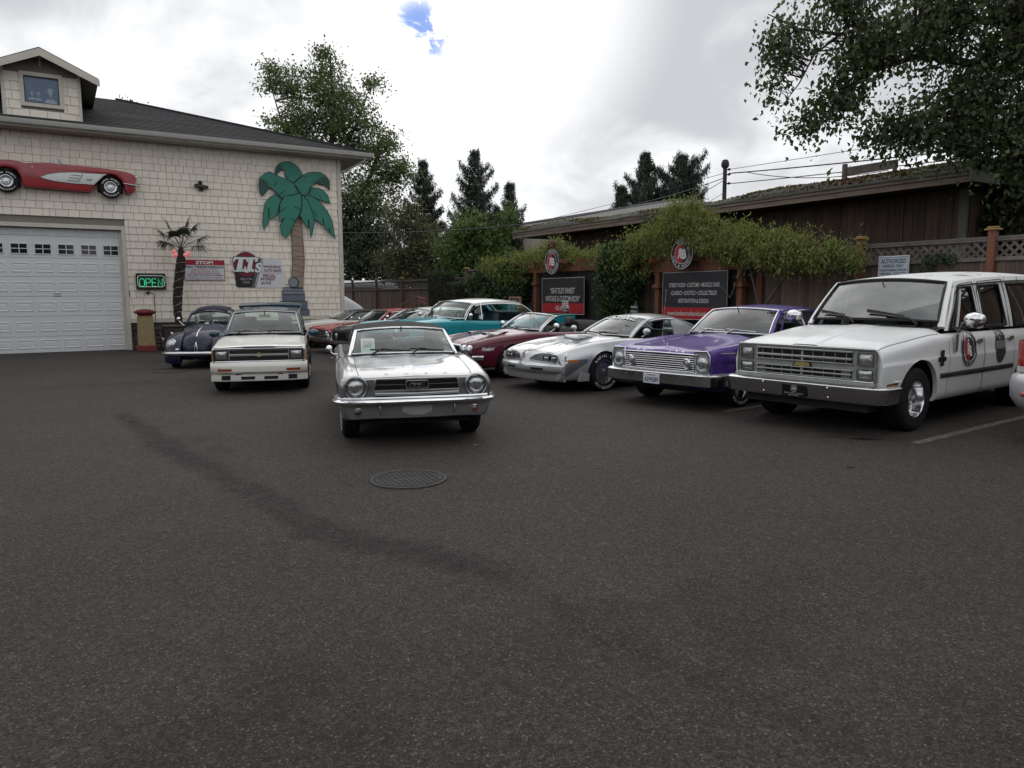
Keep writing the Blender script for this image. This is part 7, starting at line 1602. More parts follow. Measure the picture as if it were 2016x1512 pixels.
WRED = mat('display_red', (.30, .018, .026), .32, coat=.6, coat_r=.15, vary=.4, vscale=1.5, vcol=(.17, .012, .02)); WWH = mat('display_white', (.62, .63, .62), .4, coat=.4, vary=.3, vscale=2, vcol=(.5, .52, .52))
relief(BODY, -.02, -.30, .035, WRED, 'body', t)
COVE = [(-.12, 4.99), (.06, 5.085), (.35, 5.155), (.71, 5.195), (1.45, 5.20), (1.60, 5.20), (1.49, 5.155), (1.32, 4.98), (1.21, 4.87), (.69, 4.87), (.24, 4.90), (.01, 4.945)]
o = relief(COVE, -.28, -.312, .008, WWH, 'side_cove', t)
q = MB(); q.tube([(a, -.314, b) for a, b in COVE], .009, 6, True); q.build('cove_moulding', CHROME_OLD, t, 60)
q = MB(); q.tube([(.95, -.316, 5.18), (.90, -.316, 5.05), (.80, -.316, 4.90)], .006, 5)
for a, b in ((.66, 5.11), (.60, 5.03), (.55, 4.955)): q.tube([(a, -.318, b), (a+.25, -.318, b-.012)], .008, 5); 
q.build('cove_vents', mat('vent_grey', (.12, .13, .13), .5), t, 60)
q = MB(); q.tube([(1.03, -.318, 5.02), (1.10, -.318, 5.0), (1.18, -.318, 5.03)], .007, 5); q.tube([(1.05, -.318, 4.99), (1.15, -.318, 5.0)], .007, 5); q.build('side_badge', CHROME_OLD, t, 60)
ws_ = [(.235, 5.375), (.27, 5.55), (.30, 5.615), (.325, 5.60), (.34, 5.46), (.38, 5.415), (.50, 5.39)]; o = relief(ws_, -.12, -.16, .01, WWH, 'windscreen_frame', t)
q = MB(); q.prism(ccw([(.325, 5.59), (.345, 5.46), (.385, 5.42), (.50, 5.395), (.43, 5.47)]), (0, -.15, 0), U3, W3, .01); q.build('windscreen_glass', mat('grey_pane', (.35, .37, .37), .2), t)
q = MB(); q.tube([(1.98, -.31, 4.965), (2.15, -.325, 4.945), (2.31, -.31, 4.93), (2.39, -.22, 4.90)], [.018, .022, .026, .03], 8); q.build('bumper', CHROME_OLD, t, 60)
q = MB(); q.lathe([(.075, 0), (.07, .03), (.04, .05), (.001, .055)], (2.325, -.18, 5.175), (1, 0, 0), 18); q.build('headlight', CHROME, t, 60)
q = MB(); q.lathe([(.02, 0), (.016, .02), (.001, .024)], (-.28, -.30, 5.245), (0, -1, 0), 12); q.build('door_button', CHROME, t, 60)
for cx, cz in ((1.645, 4.83), (-.92, 4.83)):
    q = MB(); q.lathe([(.30, -.02), (.30, .14), (.001, .14)], (cx, -.04, cz+.01), (0, -1, 0), 30, a0=0, a1=2*math.pi); q.build('wheel_arch_shadow', DARK, t) if 0 else None
    q = MB(); q.lathe([(.17, .19), (.20, .225), (.275, .235), (.298, .20), (.302, .16), (.302, .02)], (cx, -.06, cz), (0, -1, 0), 40); wt_ = q.build('tyre', RUBBER, t, 40)
    q = MB(); q.lathe([(.175, .20), (.172, .222), (.160, .226), (.150, .20), (.115, .19), (.105, .215), (.09, .225), (.08, .21), (.05, .212), (.045, .235), (.001, .24)], (cx, -.06, cz), (0, -1, 0), 36)
    for a in range(3):
        e = arr((math.cos(a*2.094+.5), 0, math.sin(a*2.094+.5))); q.bar(arr((cx, -.29, cz)), arr((cx, -.285, cz))+e*.10, .03, .02, up=(0, -1, 0))
    q.build('wheel_cover', CHROME_OLD, wt_, 40)
    q = MB(); ring_text(q, 'SUPER SPORTS', (cx, -.297, cz), U3, W3, .238, .042, 90, 11.5, bold=.03); ring_text(q, 'FIRESTONE', (cx, -.297, cz), U3, W3, .238, .042, 272, 12.5, top=True, bold=.03); q.build('tyre_lettering', WHITE, wt_)
    q = MB(); q.b2((cx-.33, -.10, 4.70), (cx+.33, -.03, 5.16)); q.build('arch_back', DARK, t)
# ================================================================ foliage tools
def leaf_mat(name, col, dv=.35, dh=.03, trans=.35, rough=.5):
    m = bpy.data.materials.new(name); m.use_nodes = True; nt = m.node_tree; N, L = nt.nodes, nt.links; N.clear()
    ge = N.new('ShaderNodeNewGeometry'); hs = N.new('ShaderNodeHueSaturation'); hs.inputs['Color'].default_value = (*col, 1)
    a = N.new('ShaderNodeMath'); a.operation = 'MULTIPLY_ADD'; a.inputs[1].default_value = 2*dv; a.inputs[2].default_value = 1-dv; L.new(ge.outputs['Random Per Island'], a.inputs[0]); L.new(a.outputs[0], hs.inputs['Value'])
    w = N.new('ShaderNodeTexWhiteNoise'); w.noise_dimensions = '1D'; L.new(ge.outputs['Random Per Island'], w.inputs['W'])
    h = N.new('ShaderNodeMath'); h.operation = 'MULTIPLY_ADD'; h.inputs[1].default_value = 2*dh; h.inputs[2].default_value = .5-dh; L.new(w.outputs['Value'], h.inputs[0]); L.new(h.outputs[0], hs.inputs['Hue'])
    d = N.new('ShaderNodeBsdfDiffuse'); t = N.new('ShaderNodeBsdfTranslucent'); g = N.new('ShaderNodeBsdfGlossy'); g.inputs['Roughness'].default_value = rough; g.inputs[0].default_value = (.7, .75, .7, 1)
    L.new(hs.outputs[0], d.inputs[0]); L.new(hs.outputs[0], t.inputs[0])
    m1 = N.new('ShaderNodeMixShader'); m1.inputs[0].default_value = trans; L.new(d.outputs[0], m1.inputs[1]); L.new(t.outputs[0], m1.inputs[2])
    m2 = N.new('ShaderNodeMixShader'); m2.inputs[0].default_value = .05; L.new(m1.outputs[0], m2.inputs[1]); L.new(g.outputs[0], m2.inputs[2]); o = N.new('ShaderNodeOutputMaterial'); L.new(m2.outputs[0], o.inputs[0]); return m
BARK = mat('bark', (.055, .045, .037), .9, vary=.7, vscale=14, vcol=(.022, .019, .017), bump=.8, bscale=30, stretch=(1, 1, .3))
BARK_L = mat('pale_bark', (.12, .105, .09), .9, vary=.7, vscale=10, vcol=(.045, .04, .035), bump=.6, bscale=24, stretch=(1, 1, .3))
def leaves(P, size, aspect=.55, up=.3, droop=None, fold=True, curl=.25):
    """kite-shaped folded leaves at P (n,3): 4 corner verts, 2 triangles each"""
    n = len(P); d = nrng.normal(0, 1, (n, 3)); d[:, 2] -= (droop or 0); d /= np.linalg.norm(d, axis=1, keepdims=True)
    nn = nrng.normal(0, 1, (n, 3)); nn[:, 2] += up*3; nn -= d*(nn*d).sum(1, keepdims=True); nn /= np.linalg.norm(nn, axis=1, keepdims=True); s = np.cross(d, nn)
    L = size*(.65+.7*nrng.random((n, 1))); W = L*aspect
    V = np.stack([P-d*L*.5, P+s*W*.5+nn*L*curl*.4, P+d*L*.5-nn*L*.1, P-s*W*.5+nn*L*curl*.4], 1).reshape(-1, 3)
    i = np.arange(n)[:, None]*4; F = np.concatenate([i+[0, 1, 2], i+[0, 2, 3]], 1).reshape(-1, 3)
    return V, F
def clump_points(centres, per, spread, flat=.7):
    k = len(centres); c = np.repeat(centres, per, 0); o = nrng.normal(0, 1, (k*per, 3))*[1, 1, flat]; r = spread if np.isscalar(spread) else np.repeat(spread, per)[:, None]
    return c+o*r
def ellipsoid_pts(c, r, n, shell=.55):
    d = nrng.normal(0, 1, (n, 3)); d /= np.linalg.norm(d, axis=1, keepdims=True); q = shell+(1-shell)*nrng.random((n, 1))**.8
    return arr(c)+d*q*arr(r)
def limbs(mb, targets, skel, r0, n=5, sag=.0, wob=.12):
    """thin curved branches from the nearest skeleton point (lower down) to each target"""
    SK = arr(skel)
    for t in targets:
        d = np.linalg.norm(SK[:, :3]-t-[0, 0, -.35*0], axis=1)+np.maximum(0, SK[:, 2]-t[2])*1.5; k = int(np.argmin(d)); a = SK[k, :3]
        mid = (a+t)/2+nrng.normal(0, wob, 3)*np.linalg.norm(t-a)+[0, 0, -sag*np.linalg.norm(t-a)]
        P = [a*(1-q)**2+2*mid*q*(1-q)+t*q*q for q in np.linspace(0, 1, n)]; ln = np.linalg.norm(t-a); ra = min(r0*(.35+.25*ln), SK[k, 3]*.8); mb.tube(P, np.linspace(ra, .006, n), 4, cap=False)
def tree(name, label, base, trunk, crowns, clumps, per, spread, leaf, lm, bark=BARK, group=None, mains=None, aspect=.55, droop=.4, br=.035, twig=True, shell=.45, flat=.7, cat='tree', k=1.0):
    """trunk: [(dx,dy,z,r)]; crowns: [(dx,dy,z,rx,ry,rz,weight)] relative to base; separate trunk and crown parts"""
    t = thing(name, label, cat, base, 0, group); tb = MB(); tr = arr(trunk); sk = []
    tb.tube(tr[:, :3], tr[:, 3], 9)
    for a, b in zip(tr[:-1], tr[1:]):
        for q in np.linspace(0, 1, 8): sk.append(a*(1-q)+b*q)
    for m_ in (mains or []):
        m_ = arr(m_); tb.tube(m_[:, :3], m_[:, 3], 7)
        for a, b in zip(m_[:-1], m_[1:]):
            for q in np.linspace(0, 1, 6): sk.append(a*(1-q)+b*q)
    W = arr([c[6] for c in crowns]); W = W/W.sum(); C = []
    for c_, wq in zip(crowns, W): C.append(ellipsoid_pts(c_[:3], c_[3:6], max(1, int(clumps*wq)), shell))
    C = np.concatenate(C); limbs(tb, C if twig else C[::3], sk, br); tb.build('trunk', bark, t, 60)
    sp = spread*(.6+.8*nrng.random(len(C))); P = clump_points(C, per, sp, flat); V, F = leaves(P, leaf, aspect, droop=droop)
    fast_mesh('crown', V, F, lm, t)['kind'] = 'stuff'
    if k != 1: t.scale = (k, k, k); t.location = (base[0]*k, base[1]*k, -CAM_H*(k-1))
    return t

# ================================================================ fence along the back of the yard
FROT = SITE_ROT-math.pi/2          # local x = right along the fence (towards the camera side), local y = away behind it
def F3(t, s, z=0): return S(s, t, z)
FS = 13.5
WOOD = mat('weathered_cedar', (.175, .122, .094), .85, vary=.75, vscale=3.5, vcol=(.090, .070, .060), bump=.5, bscale=22, stretch=(6, 6, .45), rand=.30)
WOODG = mat('weathered_grey_wood', (.15, .135, .12), .88, vary=.7, vscale=5, vcol=(.08, .07, .062), bump=.4, bscale=30, rand=.18)
REDW = mat('stained_red_wood', (.195, .075, .040), .75, vary=.5, vscale=5, vcol=(.12, .05, .03), bump=.3, bscale=26, stretch=(3, 3, .5))
CAPW = mat('post_cap_wood', (.30, .19, .065), .75, vary=.4, vscale=9, vcol=(.20, .13, .05))
def fence(name, label, t0, t1, posts, top, mid, post_m, post_h, bw, slat_parts, capped=True, gap=.004, pw=.12, step=.15, sw=.042):
    f = thing(name, label, 'fence', S(FS, t0), SITE_ROT)           # local x = away, local y = t
    ln = t1-t0
    q = MB(); q.rbox((.02, bw/2-.003, 0), (.022, bw-gap, 1), .003); b0 = q.build('board', WOOD, f); me = b0.data; bpy.data.objects.remove(b0)
    y = 0.0
    while y < ln:
        h = mid-.08+rng.uniform(-.006, .006); o = bpy.data.objects.new('board', me); o.location = (rng.uniform(-.004, .004), y, .05+h/2); o.scale = (1, 1, h); o.rotation_euler = (0, rng.uniform(-.004, .004), 0); COL.objects.link(o); o.parent = f; y += bw
    for z, hh, nm in ((top, .05, 'top_rail'), (mid, .07, 'middle_rail'), (top-.05, .03, 'lattice_stop')): q = MB(); q.rbox((-.005, ln/2, z-hh/2), (.075, ln, hh), .006); q.build(nm, WOODG, f)
    for k, p in enumerate(posts):
        q = MB(); q.rbox((-.03, p-t0, post_h/2), (pw, pw, post_h), .008); o = q.build('post', post_m, f)
        if capped:
            q = MB(); q.rbox((-.03, p-t0, post_h+.015), (pw+.08, pw+.08, .03), .006); q.rbox((-.03, p-t0, post_h+.045), (pw+.03, pw+.03, .035), .012); q.build('post_cap', CAPW, o)
    lo, hi = mid+.005, top-.055; hgt = hi-lo; n = 0; rest = MB()
    for d, xo in ((1, .006), (-1, .016)):
        y = -hgt
        while y < ln+hgt:
            a, b = (y, y+hgt*d) if d > 0 else (y+hgt, y)
            ya, yb = max(0, min(a, b)), min(ln, max(a, b))
            if yb-ya > .05:
                za = lo+(ya-a)*d if d > 0 else lo+(a-ya); zb = za+(yb-ya)*d
                if slat_parts and n < 290: q = MB(); q.bar((xo, ya, za), (xo, yb, zb), sw, .008, up=(1, 0, 0)); q.build('slat', WOODG, f); n += 1
                else: rest.bar((xo, ya, za), (xo, yb, zb), sw, .008, up=(1, 0, 0))
            y += step
    if rest.n: o = rest.build('lattice', WOODG, f); o['kind'] = 'stuff'
    return f
fence('cedar_fence', 'tall weathered cedar fence with wide lattice top and red posts behind the white people carrier', .8, 13.0, (1.8, 4.2, 6.61, 9.01, 11.4), 2.58, 2.24, REDW, 2.68, .14, True)
fence('plank_fence', 'shaded plank fence with lattice top behind the vine arbours', 13.05, 25.40, (14.5, 17.0, 19.9, 22.9, 25.35), 2.60, 2.22, WOOD, 2.62, .14, False)
fence('low_cedar_fence', 'lower grey brown fence with fine lattice behind the red and turquoise cars', 25.5, 42.0, (28.46, 31.55, 34.74, 38.16, 41.4), 2.32, 1.96, mat('brown_post', (.13, .075, .055), .85, vary=.5, vscale=6), 2.40, .145, False, pw=.11, step=.13, sw=.032)

# ================================================================ dark timber building with mossy roof
tb = thing('timber_building', 'long dark timber building with mossy flat roof behind the fence', 'building', S(16.0, 8.35), SITE_ROT)   # local x = away, y = t-8.2
DKW = mat('dark_siding', (.115, .078, .058), .9, vary=.7, vscale=2.5, vcol=(.045, .036, .032), bump=.4, bscale=20, stretch=(6, 6, .5), rand=.22)
FASC = mat('fascia_board', (.23, .18, .14), .85, vary=.7, vscale=2.2, vcol=(.13, .10, .08), bump=.3, bscale=18, stretch=(4, .6, 4), rand=.1)
MOSSC = mat('moss', (.105, .095, .022), .95, vary=.8, vscale=5, vcol=(.045, .040, .016), bump=1.0, bscale=40)
y = .55
while y < 15.4:
    q = MB(); wd = .30; q.rbox((1.0, y+wd/2, 1.95), (.03, wd-.008, 3.9), .004); q.build('siding_board', DKW, tb); y += wd
q = MB(); q.b2((1.02, .5, 0), (8, 15.5, 3.9)); q.build('wall', DKW, tb)
for y in (2.0, 3.65, 5.3, 7.0, 8.7, 10.4, 12.1): q = MB(); q.rbox((.975, y, 1.95), (.03, .07, 3.9), .004); q.build('batten', DKW, tb)
q = MB(); q.rbox((.98, .62, 1.95), (.08, .18, 3.9), .01); q.build('corner_post', mat('grey_green_trim', (.16, .17, .145), .8, vary=.5, vscale=4), tb)
for z0, z1, xo in ((3.89, 4.02, .03), (4.022, 4.12, .0)):
    y = 0
    while y < 17.8:
        wd = min(3.7, 17.8-y); q = MB(); q.rbox((xo+.02, y+wd/2, (z0+z1)/2), (.04, wd-.006, z1-z0-.004), .004); q.build('fascia_board', FASC, tb); y += wd
q = MB(); q.rbox((.5, -.02, 4.0), (1.1, .04, .22), .004); q.build('end_fascia', mat('grey_green_trim', (.16, .17, .145)), tb)
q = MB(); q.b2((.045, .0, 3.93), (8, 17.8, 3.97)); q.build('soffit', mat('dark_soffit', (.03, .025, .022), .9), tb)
q = MB(); ys = np.linspace(0, 17.8, 61); sag = lambda y: .05*math.sin(y*.5)+.035*math.sin(y*1.3+1)
q.grid([[(x, y, z+sag(y)*(0 if x < .1 else 1)+nrng.normal(0, .008)) for x, z in ((-.03, 4.10), (-.03, 4.135), (.12, 4.24), (.35, 4.33), (1.2, 4.41), (8, 4.6))] for y in ys]); q.build('roof', mat('felt_roof', (.080, .080, .072), .92, vary=.8, vscale=2.2, vcol=(.055, .058, .030), bump=.4, bscale=40), tb, 60)
# moss cushions along the eave: tufts of small blades in lumps
n = 9000; yy = nrng.random(n)*17.8; dens = .12+.75*np.sin(yy*.8+.5)**4; keep = nrng.random(n) < dens; yy = yy[keep]; xx = nrng.beta(1.3, 3, len(yy))*.9-.02
lump = .035*np.abs(np.sin(yy*2.3)*np.sin(yy*5.1+xx*4))
zz_ = np.interp(xx, [-.03, .12, .35, 1.2], [4.13, 4.24, 4.33, 4.41])+.05*np.sin(yy*.5)*(xx > .1)+.035*np.sin(yy*1.3+1)*(xx > .1)+lump*nrng.random(len(yy))
V, F = leaves(np.c_[xx, yy, zz_], .055, .8, up=.9); o = fast_mesh('moss', V, F, leaf_mat('moss_tufts', (.115, .105, .026), .5, .05, .1), tb); o['kind'] = 'stuff'
n = 2600; yy = nrng.random(n)*6; xx = nrng.random(n)*.7; zz_ = np.interp(xx, [-.03, .12, .35, 1.2], [4.14, 4.25, 4.35, 4.43])+.03*nrng.random(n)
V, F = leaves(np.c_[xx, yy, zz_], .07, .6, up=.6); o = fast_mesh('leaf_litter', V, F, leaf_mat('brown_litter', (.12, .058, .025), .5, .03, .1), tb); o['kind'] = 'stuff'
# small timber rack on the roof
rk = thing('roof_post_frame', 'short weathered post and board standing on the mossy roof edge', 'post', S(16.9, 11.85, 4.35), SITE_ROT)
q = MB(); q.rbox((0, 0, .22), (.10, .10, .50), .01); q.build('post', WOODG, rk); q = MB(); q.rbox((.0, -.72, .28), (.05, 1.3, .20), .01); q.build('board', WOODG, rk); q = MB(); q.rbox((0, -1.3, .1), (.08, .08, .35), .01); q.build('stub_post', WOODG, rk)

# ================================================================ arbours with hanging boards and round emblems
SGB, SGR, SGW = mat('board_black', (.013, .014, .020), .42, coat=.2), mat('board_red', (.40, .018, .025), .42), mat('board_white', (.60, .60, .60), .5)
FU, FW = (0, -1, 0), (0, 0, 1)      # seen from the yard: right is -t
def arbour(label, t0, t1, beam_z, bt0, bt1, s=13.2):
    a = thing('timber_arbour', label, 'arbour', S(s, (t0+t1)/2), SITE_ROT, 'red timber sign arbours along the fence'); c0 = (t0+t1)/2
    for t_ in (t0, t1):
        q = MB(); q.rbox((0, t_-c0, beam_z/2), (.15, .15, beam_z), .01); p = q.build('post', REDW, a, 30)
        for z in (.98, beam_z-.36): q = MB(); q.rbox((0, t_-c0, z), (.25, .25, .10), .012); q.build('collar', REDW, p, 30)
    q = MB(); q.rbox((-.02, (bt0+bt1)/2-c0, beam_z+.11), (.12, abs(bt1-bt0), .25), .012); q.build('front_beam', REDW, a, 30)
    for k in range(6): q = MB(); t_ = bt0+(bt1-bt0)*(k+.5)/6; q.rbox((.1, t_-c0, beam_z+.28), (1.1, .06, .12), .008); q.build('rafter', REDW, a, 30)
    q = MB(); q.b2((.05, t0-c0+.1 if t0 < t1 else t1-c0+.1, .25), (.08, (t1 if t0 < t1 else t0)-c0-.1, beam_z-.02)); q.build('dark_backing', mat('backing_black', (.012, .012, .013), .7), a)
    return a
arbour('red timber arbour holding the boards with the phone number', 16.18, 20.1, 2.34, 21.2, 16.0); arbour('red timber arbour holding the board of services, nearer the purple car', 11.72, 14.42, 2.20, 15.3, 11.2)
def board(label, tc, zc, w, h, bandz, bandh, lines, s=13.09):
    b = thing('sign_board', label, 'sign', S(s, tc, zc), SITE_ROT, 'black sign boards in the arbours')
    MB().rbox((0, 0, 0), (.03, w, h), .004).build('board', SGB, b); y0 = -.0165
    q = MB(); q.tube([(-.017, y, z) for y, z in ((-w/2+.012, -h/2+.012), (w/2-.012, -h/2+.012), (w/2-.012, h/2-.012), (-w/2+.012, h/2-.012))], .009, 4, True); q.build('white_border', SGW, b)
    MB().b2((-.020, -w/2+.022, bandz-bandh/2), (-.0155, w/2-.022, bandz+bandh/2)).build('red_band', SGR, b)
    for tx, z, hh, ww, sh in lines:
        q = MB(); text_into(q, tx, (-.0225, 0, z), FU, FW, h=hh, w=ww, bold=.012, shear=sh); q.build('lettering', SGW, b)
    return b
board('black board reading vintage and custom iron with red phone band', 18.49, 1.60, 2.20, 1.10, -.36, .29, (('\u201cSEATTLE\u2019S FINEST', .16, .17, 1.28, .2), ('VINTAGE & CUSTOM IRON\u201d', -.08, .17, 1.78, .2), ('425-673-8091', -.36, .14, .72, 0)))
board('black board listing rods, customs and restoration with red web address', 13.07, 1.60, 2.14, 1.16, -.42, .28, (('STREET RODS \u2022 CUSTOMS \u2022 MUSCLE CARS', .26, .10, 1.66, .2), ('CLASSICS \u2022 EXOTICS \u2022 COLLECTIBLES', .07, .10, 1.5, .2), ('RESTORATION & DESIGN', -.12, .10, 1.0, .2), ('www.bobosrodsandcustoms.com', -.42, .12, 1.75, 0)))
def emblem(label, tc, zc, r, s=12.78):
    e = thing('round_emblem', label, 'sign', S(s, tc, zc), SITE_ROT, 'round red and black emblems on the arbours')
    q = MB(); q.lathe([(.001, .02), (r, .02), (r, 0)], (0, 0, 0), (-1, 0, 0), 40); q.build('disc', SGB, e)
    q = MB(); a = np.linspace(math.pi/2, 3*math.pi/2, 20); q.add([(-.0225, -.62*r*math.cos(t), .62*r*math.sin(t)) for t in a], [list(range(20))]); q.build('red_half', SGR, e)
    q = MB(); q.lathe([(.62*r, .0235), (.655*r, .0235)], (0, 0, 0), (-1, 0, 0), 40); q.lathe([(.92*r, .0235), (.955*r, .0235)], (0, 0, 0), (-1, 0, 0), 40); q.build('ring', SGW, e)
    q = MB(); text_into(q, 'B', (-.026, -.21*r, -.03*r), FU, FW, h=.62*r, w=.40*r, bold=.05); text_into(q, 'R', (-.026, .21*r, .03*r), (0, 1, 0), FW, h=.62*r, w=.40*r, bold=.05)
    ring_text(q, "BOBO\u2019S", (-.024, 0, 0), FU, FW, .79*r, .15*r, 90, 12, bold=.03); ring_text(q, 'RODS & CUSTOMS', (-.024, 0, 0), FU, FW, .79*r, .15*r, 270, 11.5, top=False, bold=.03); q.build('emblem_lettering', SGW, e); return e
emblem('round emblem above the phone number board, farther arbour', 18.60, 2.62, .38); emblem('round emblem half veiled by vine above the board of services', 13.16, 2.59, .37)
for tt, zt, lb in ((18.85, 3.12, 'rusty red ornament poking from the vine over the farther round emblem'), (13.6, 3.12, 'rusty red ornament deep in the vine over the nearer round emblem')):
    l = thing('vine_ornament', lb, 'ornament', S(12.98, tt, zt), SITE_ROT, 'rusty ornaments in the vines'); q = MB(); q.lathe([(.001, .14), (.09, .13), (.15, .05), (.15, -.05), (.09, -.13), (.001, -.14)], (0, 0, 0), (0, .35, 1), 14); q.build('body', mat('rust_red', (.13, .02, .014), .7, vary=.5, vscale=12, vcol=(.05, .012, .01)), l, 40); q = MB(); q.lathe([(.16, -.02), (.16, .02)], (0, 0, 0), (0, .35, 1), 14); q.build('band', DARK, l, 40)  # plain rounded red ornament in the vine, gives no light
# little stacked wood signs on stakes
def stake(tt, s, z0, words, label, wmax):
    k = thing('stake_sign', label, 'sign', S(s, tt), SITE_ROT, 'stake signs in front of the arbours'); q = MB(); q.rbox((0, 0, (z0+.1)/2), (.04, .05, z0+.1), .006); q.build('stake', WOODG, k)
    for i, (tx, m_, m2) in enumerate(words):
        z = z0-i*.115; q = MB(); q.rbox((-.035, 0, z), (.02, wmax*(1 if i % 2 else .9), .098), .004); b = q.build('plaque', m_, k); q = MB(); text_into(q, tx, (-.047, 0, z), FU, FW, h=.055, w=wmax*.75, bold=.02); q.build('lettering', m2, b)
stake(17.55, 12.55, 1.42, (('AUDIO', SGW, SGB), ('DISPLAY', SGW, SGB), ('MOBILE', SGB, SGW), ('AUDIO', SGB, SGW)), 'stack of little plaques on a stake before the phone number board', .30)
stake(14.72, 12.7, 1.32, (('AUDIO', SGB, SGW), ('DISPLAY', SGB, SGW)), 'little audio plaque on a stake between the two arbours', .34)
# parking sign on the fence
p = thing('parking_sign', 'white authorized parking only sign on the lattice above the white people carrier', 'sign', S(13.38, 8.27, 2.13), SITE_ROT)
MB().rbox((0, 0, 0), (.012, .60, .40), .004).build('sign_face', mat('pale_sign_blue', (.48, .54, .60), .45), p); q = MB(); q.tube([(-.008, y, z) for y, z in ((-.29, -.19), (.29, -.19), (.29, .19), (-.29, .19))], .006, 4, True); q.build('sign_border', WHITE, p)
q = MB(); q.tube([(-.008, y, z) for y, z in ((-.275, -.175), (.275, -.175), (.275, .175), (-.275, .175))], .003, 4, True)
INK = mat('ink_teal', (.05, .075, .10), .5)
for tx, z, hh, ww, yy in (('AUTHORIZED', .105, .085, .49, 0), ('PARKING ONLY', .015, .060, .40, 0), ('UNAUTHORIZED VEHICLES', -.06, .045, .50, 0), ('IMPOUNDED', -.125, .040, .20, .14), ("AT OWNER'S RISK & EXPENSE", -.112, .02, .24, -.12), ('24 HRS A DAY', -.142, .02, .14, -.08)): text_into(q, tx, (-.0085, yy, z), FU, FW, h=hh, w=ww, bold=.025)
q.build('lettering', INK, p)
def notice(label, tc, zc, w, h, s=13.40):
    p = thing('notice_sign', label, 'sign', S(s, tc, zc), SITE_ROT, 'blue and white notices on the fence'); MB().rbox((0, 0, 0), (.012, w, h), .004).build('sign_face', mat('notice_white', (.42, .46, .55), .5), p); BL = mat('notice_blue', (.05, .06, .20), .5)
    for z0, z1 in ((.30, .46), (.10, .24), (-.40, -.22)): MB().b2((-.010, -w*.42, z0*h), (-.0065, w*.42, z1*h)).build('blue_band', BL, p)
    q = MB()
    for k in (-.06, -.14): q.b2((-.009, -w*.3, k*h-.008), (-.0065, w*.3, k*h+.008))
    q.build('notice_lines', BL, p)
notice('narrow blue and white notice on the fence beside the dark ivy mass', 23.56, 1.86, .62, .66); notice('dim blue notice in the shade by the first arbour post', 20.75, 1.82, .36, .44)
af = thing('framed_poster', 'small framed poster standing behind the white roof of the turquoise hardtop', 'poster', S(11.9, 19.3), SITE_ROT+.3)
q = MB(); q.rbox((0, 0, .78), (.04, .42, 1.56), .01); q.build('panel', mat('poster_dark', (.05, .05, .05), .5), af); q = MB()
for y0, y1, z0, z1 in ((-.23, .23, 1.54, 1.59), (-.23, -.19, .2, 1.54), (.19, .23, .2, 1.54)): q.b2((-.03, y0, z0), (.03, y1, z1))
q.build('frame', mat('poster_frame', (.30, .16, .12), .6), af); q = MB(); q.lathe([(.001, .03), (.12, .03)], (0, 0, 1.38), (-1, 0, 0), 20); q.build('round_print', mat('poster_grey', (.2, .2, .18), .6), af)

# ================================================================ vines, hedges, shrubs
VINE = leaf_mat('vine_leaf', (.195, .225, .052), .45, .05, .35); IVY = leaf_mat('ivy_leaf', (.034, .072, .020), .5, .03, .25); HEDGE = leaf_mat('hedge_leaf', (.042, .060, .020), .45, .04, .2); SHRUB = leaf_mat('shrub_leaf', (.08, .14, .032), .4, .04, .35)
def mass(name, label, cat, blobs, clumps, per, spread, leaf, lm, group=None, stems=(), aspect=.5, droop=.5, shell=.7, base=None, rz=SITE_ROT, flat=.7):
    """plant mass from blobs (x,y,z,rx,ry,rz,w) local"""
    t = thing(name, label, cat, base, rz, group)
    W = arr([b[6] for b in blobs]); W /= W.sum(); C = np.concatenate([ellipsoid_pts(b[:3], b[3:6], max(2, int(clumps*w)), shell) for b, w in zip(blobs, W)]); C = C[C[:, 2] > .05]
    P = clump_points(C, per, spread*(.5+1.0*nrng.random(len(C))), flat); V, F = leaves(P, leaf, aspect, droop=droop); o = fast_mesh('foliage', V, F, lm, t); o['kind'] = 'stuff'
    if stems:
        for s_ in stems: q = MB(); q.tube([p[:3] for p in s_], [p[3] for p in s_], 6); q.build('stem', BARK_L, t, 60)
    return t
mass('flowering_vine', 'yellow green vine heaped over the farther arbour beam', 'vine', [(0, 1.8, 2.70, .5, 1.2, .28, 3), (-.05, .5, 2.95, .45, .7, .30, 2.0), (.05, -1.3, 2.66, .45, 1.2, .20, 2.0), (-.3, 2.9, 2.35, .4, 1.0, .45, 2.4), (-.1, -2.4, 2.78, .35, .5, .18, .6), (-.2, 3.9, 2.5, .4, .8, .4, 1.2)], 430, 42, .10, .085, VINE, 'vines over the arbours', base=S(13.3, 18.6), stems=[[(.1, 1.9, 0, .05), (.05, 2.0, 1.2, .04), (.0, 1.6, 2.5, .03)]], aspect=.32, droop=1.3, flat=1.15)
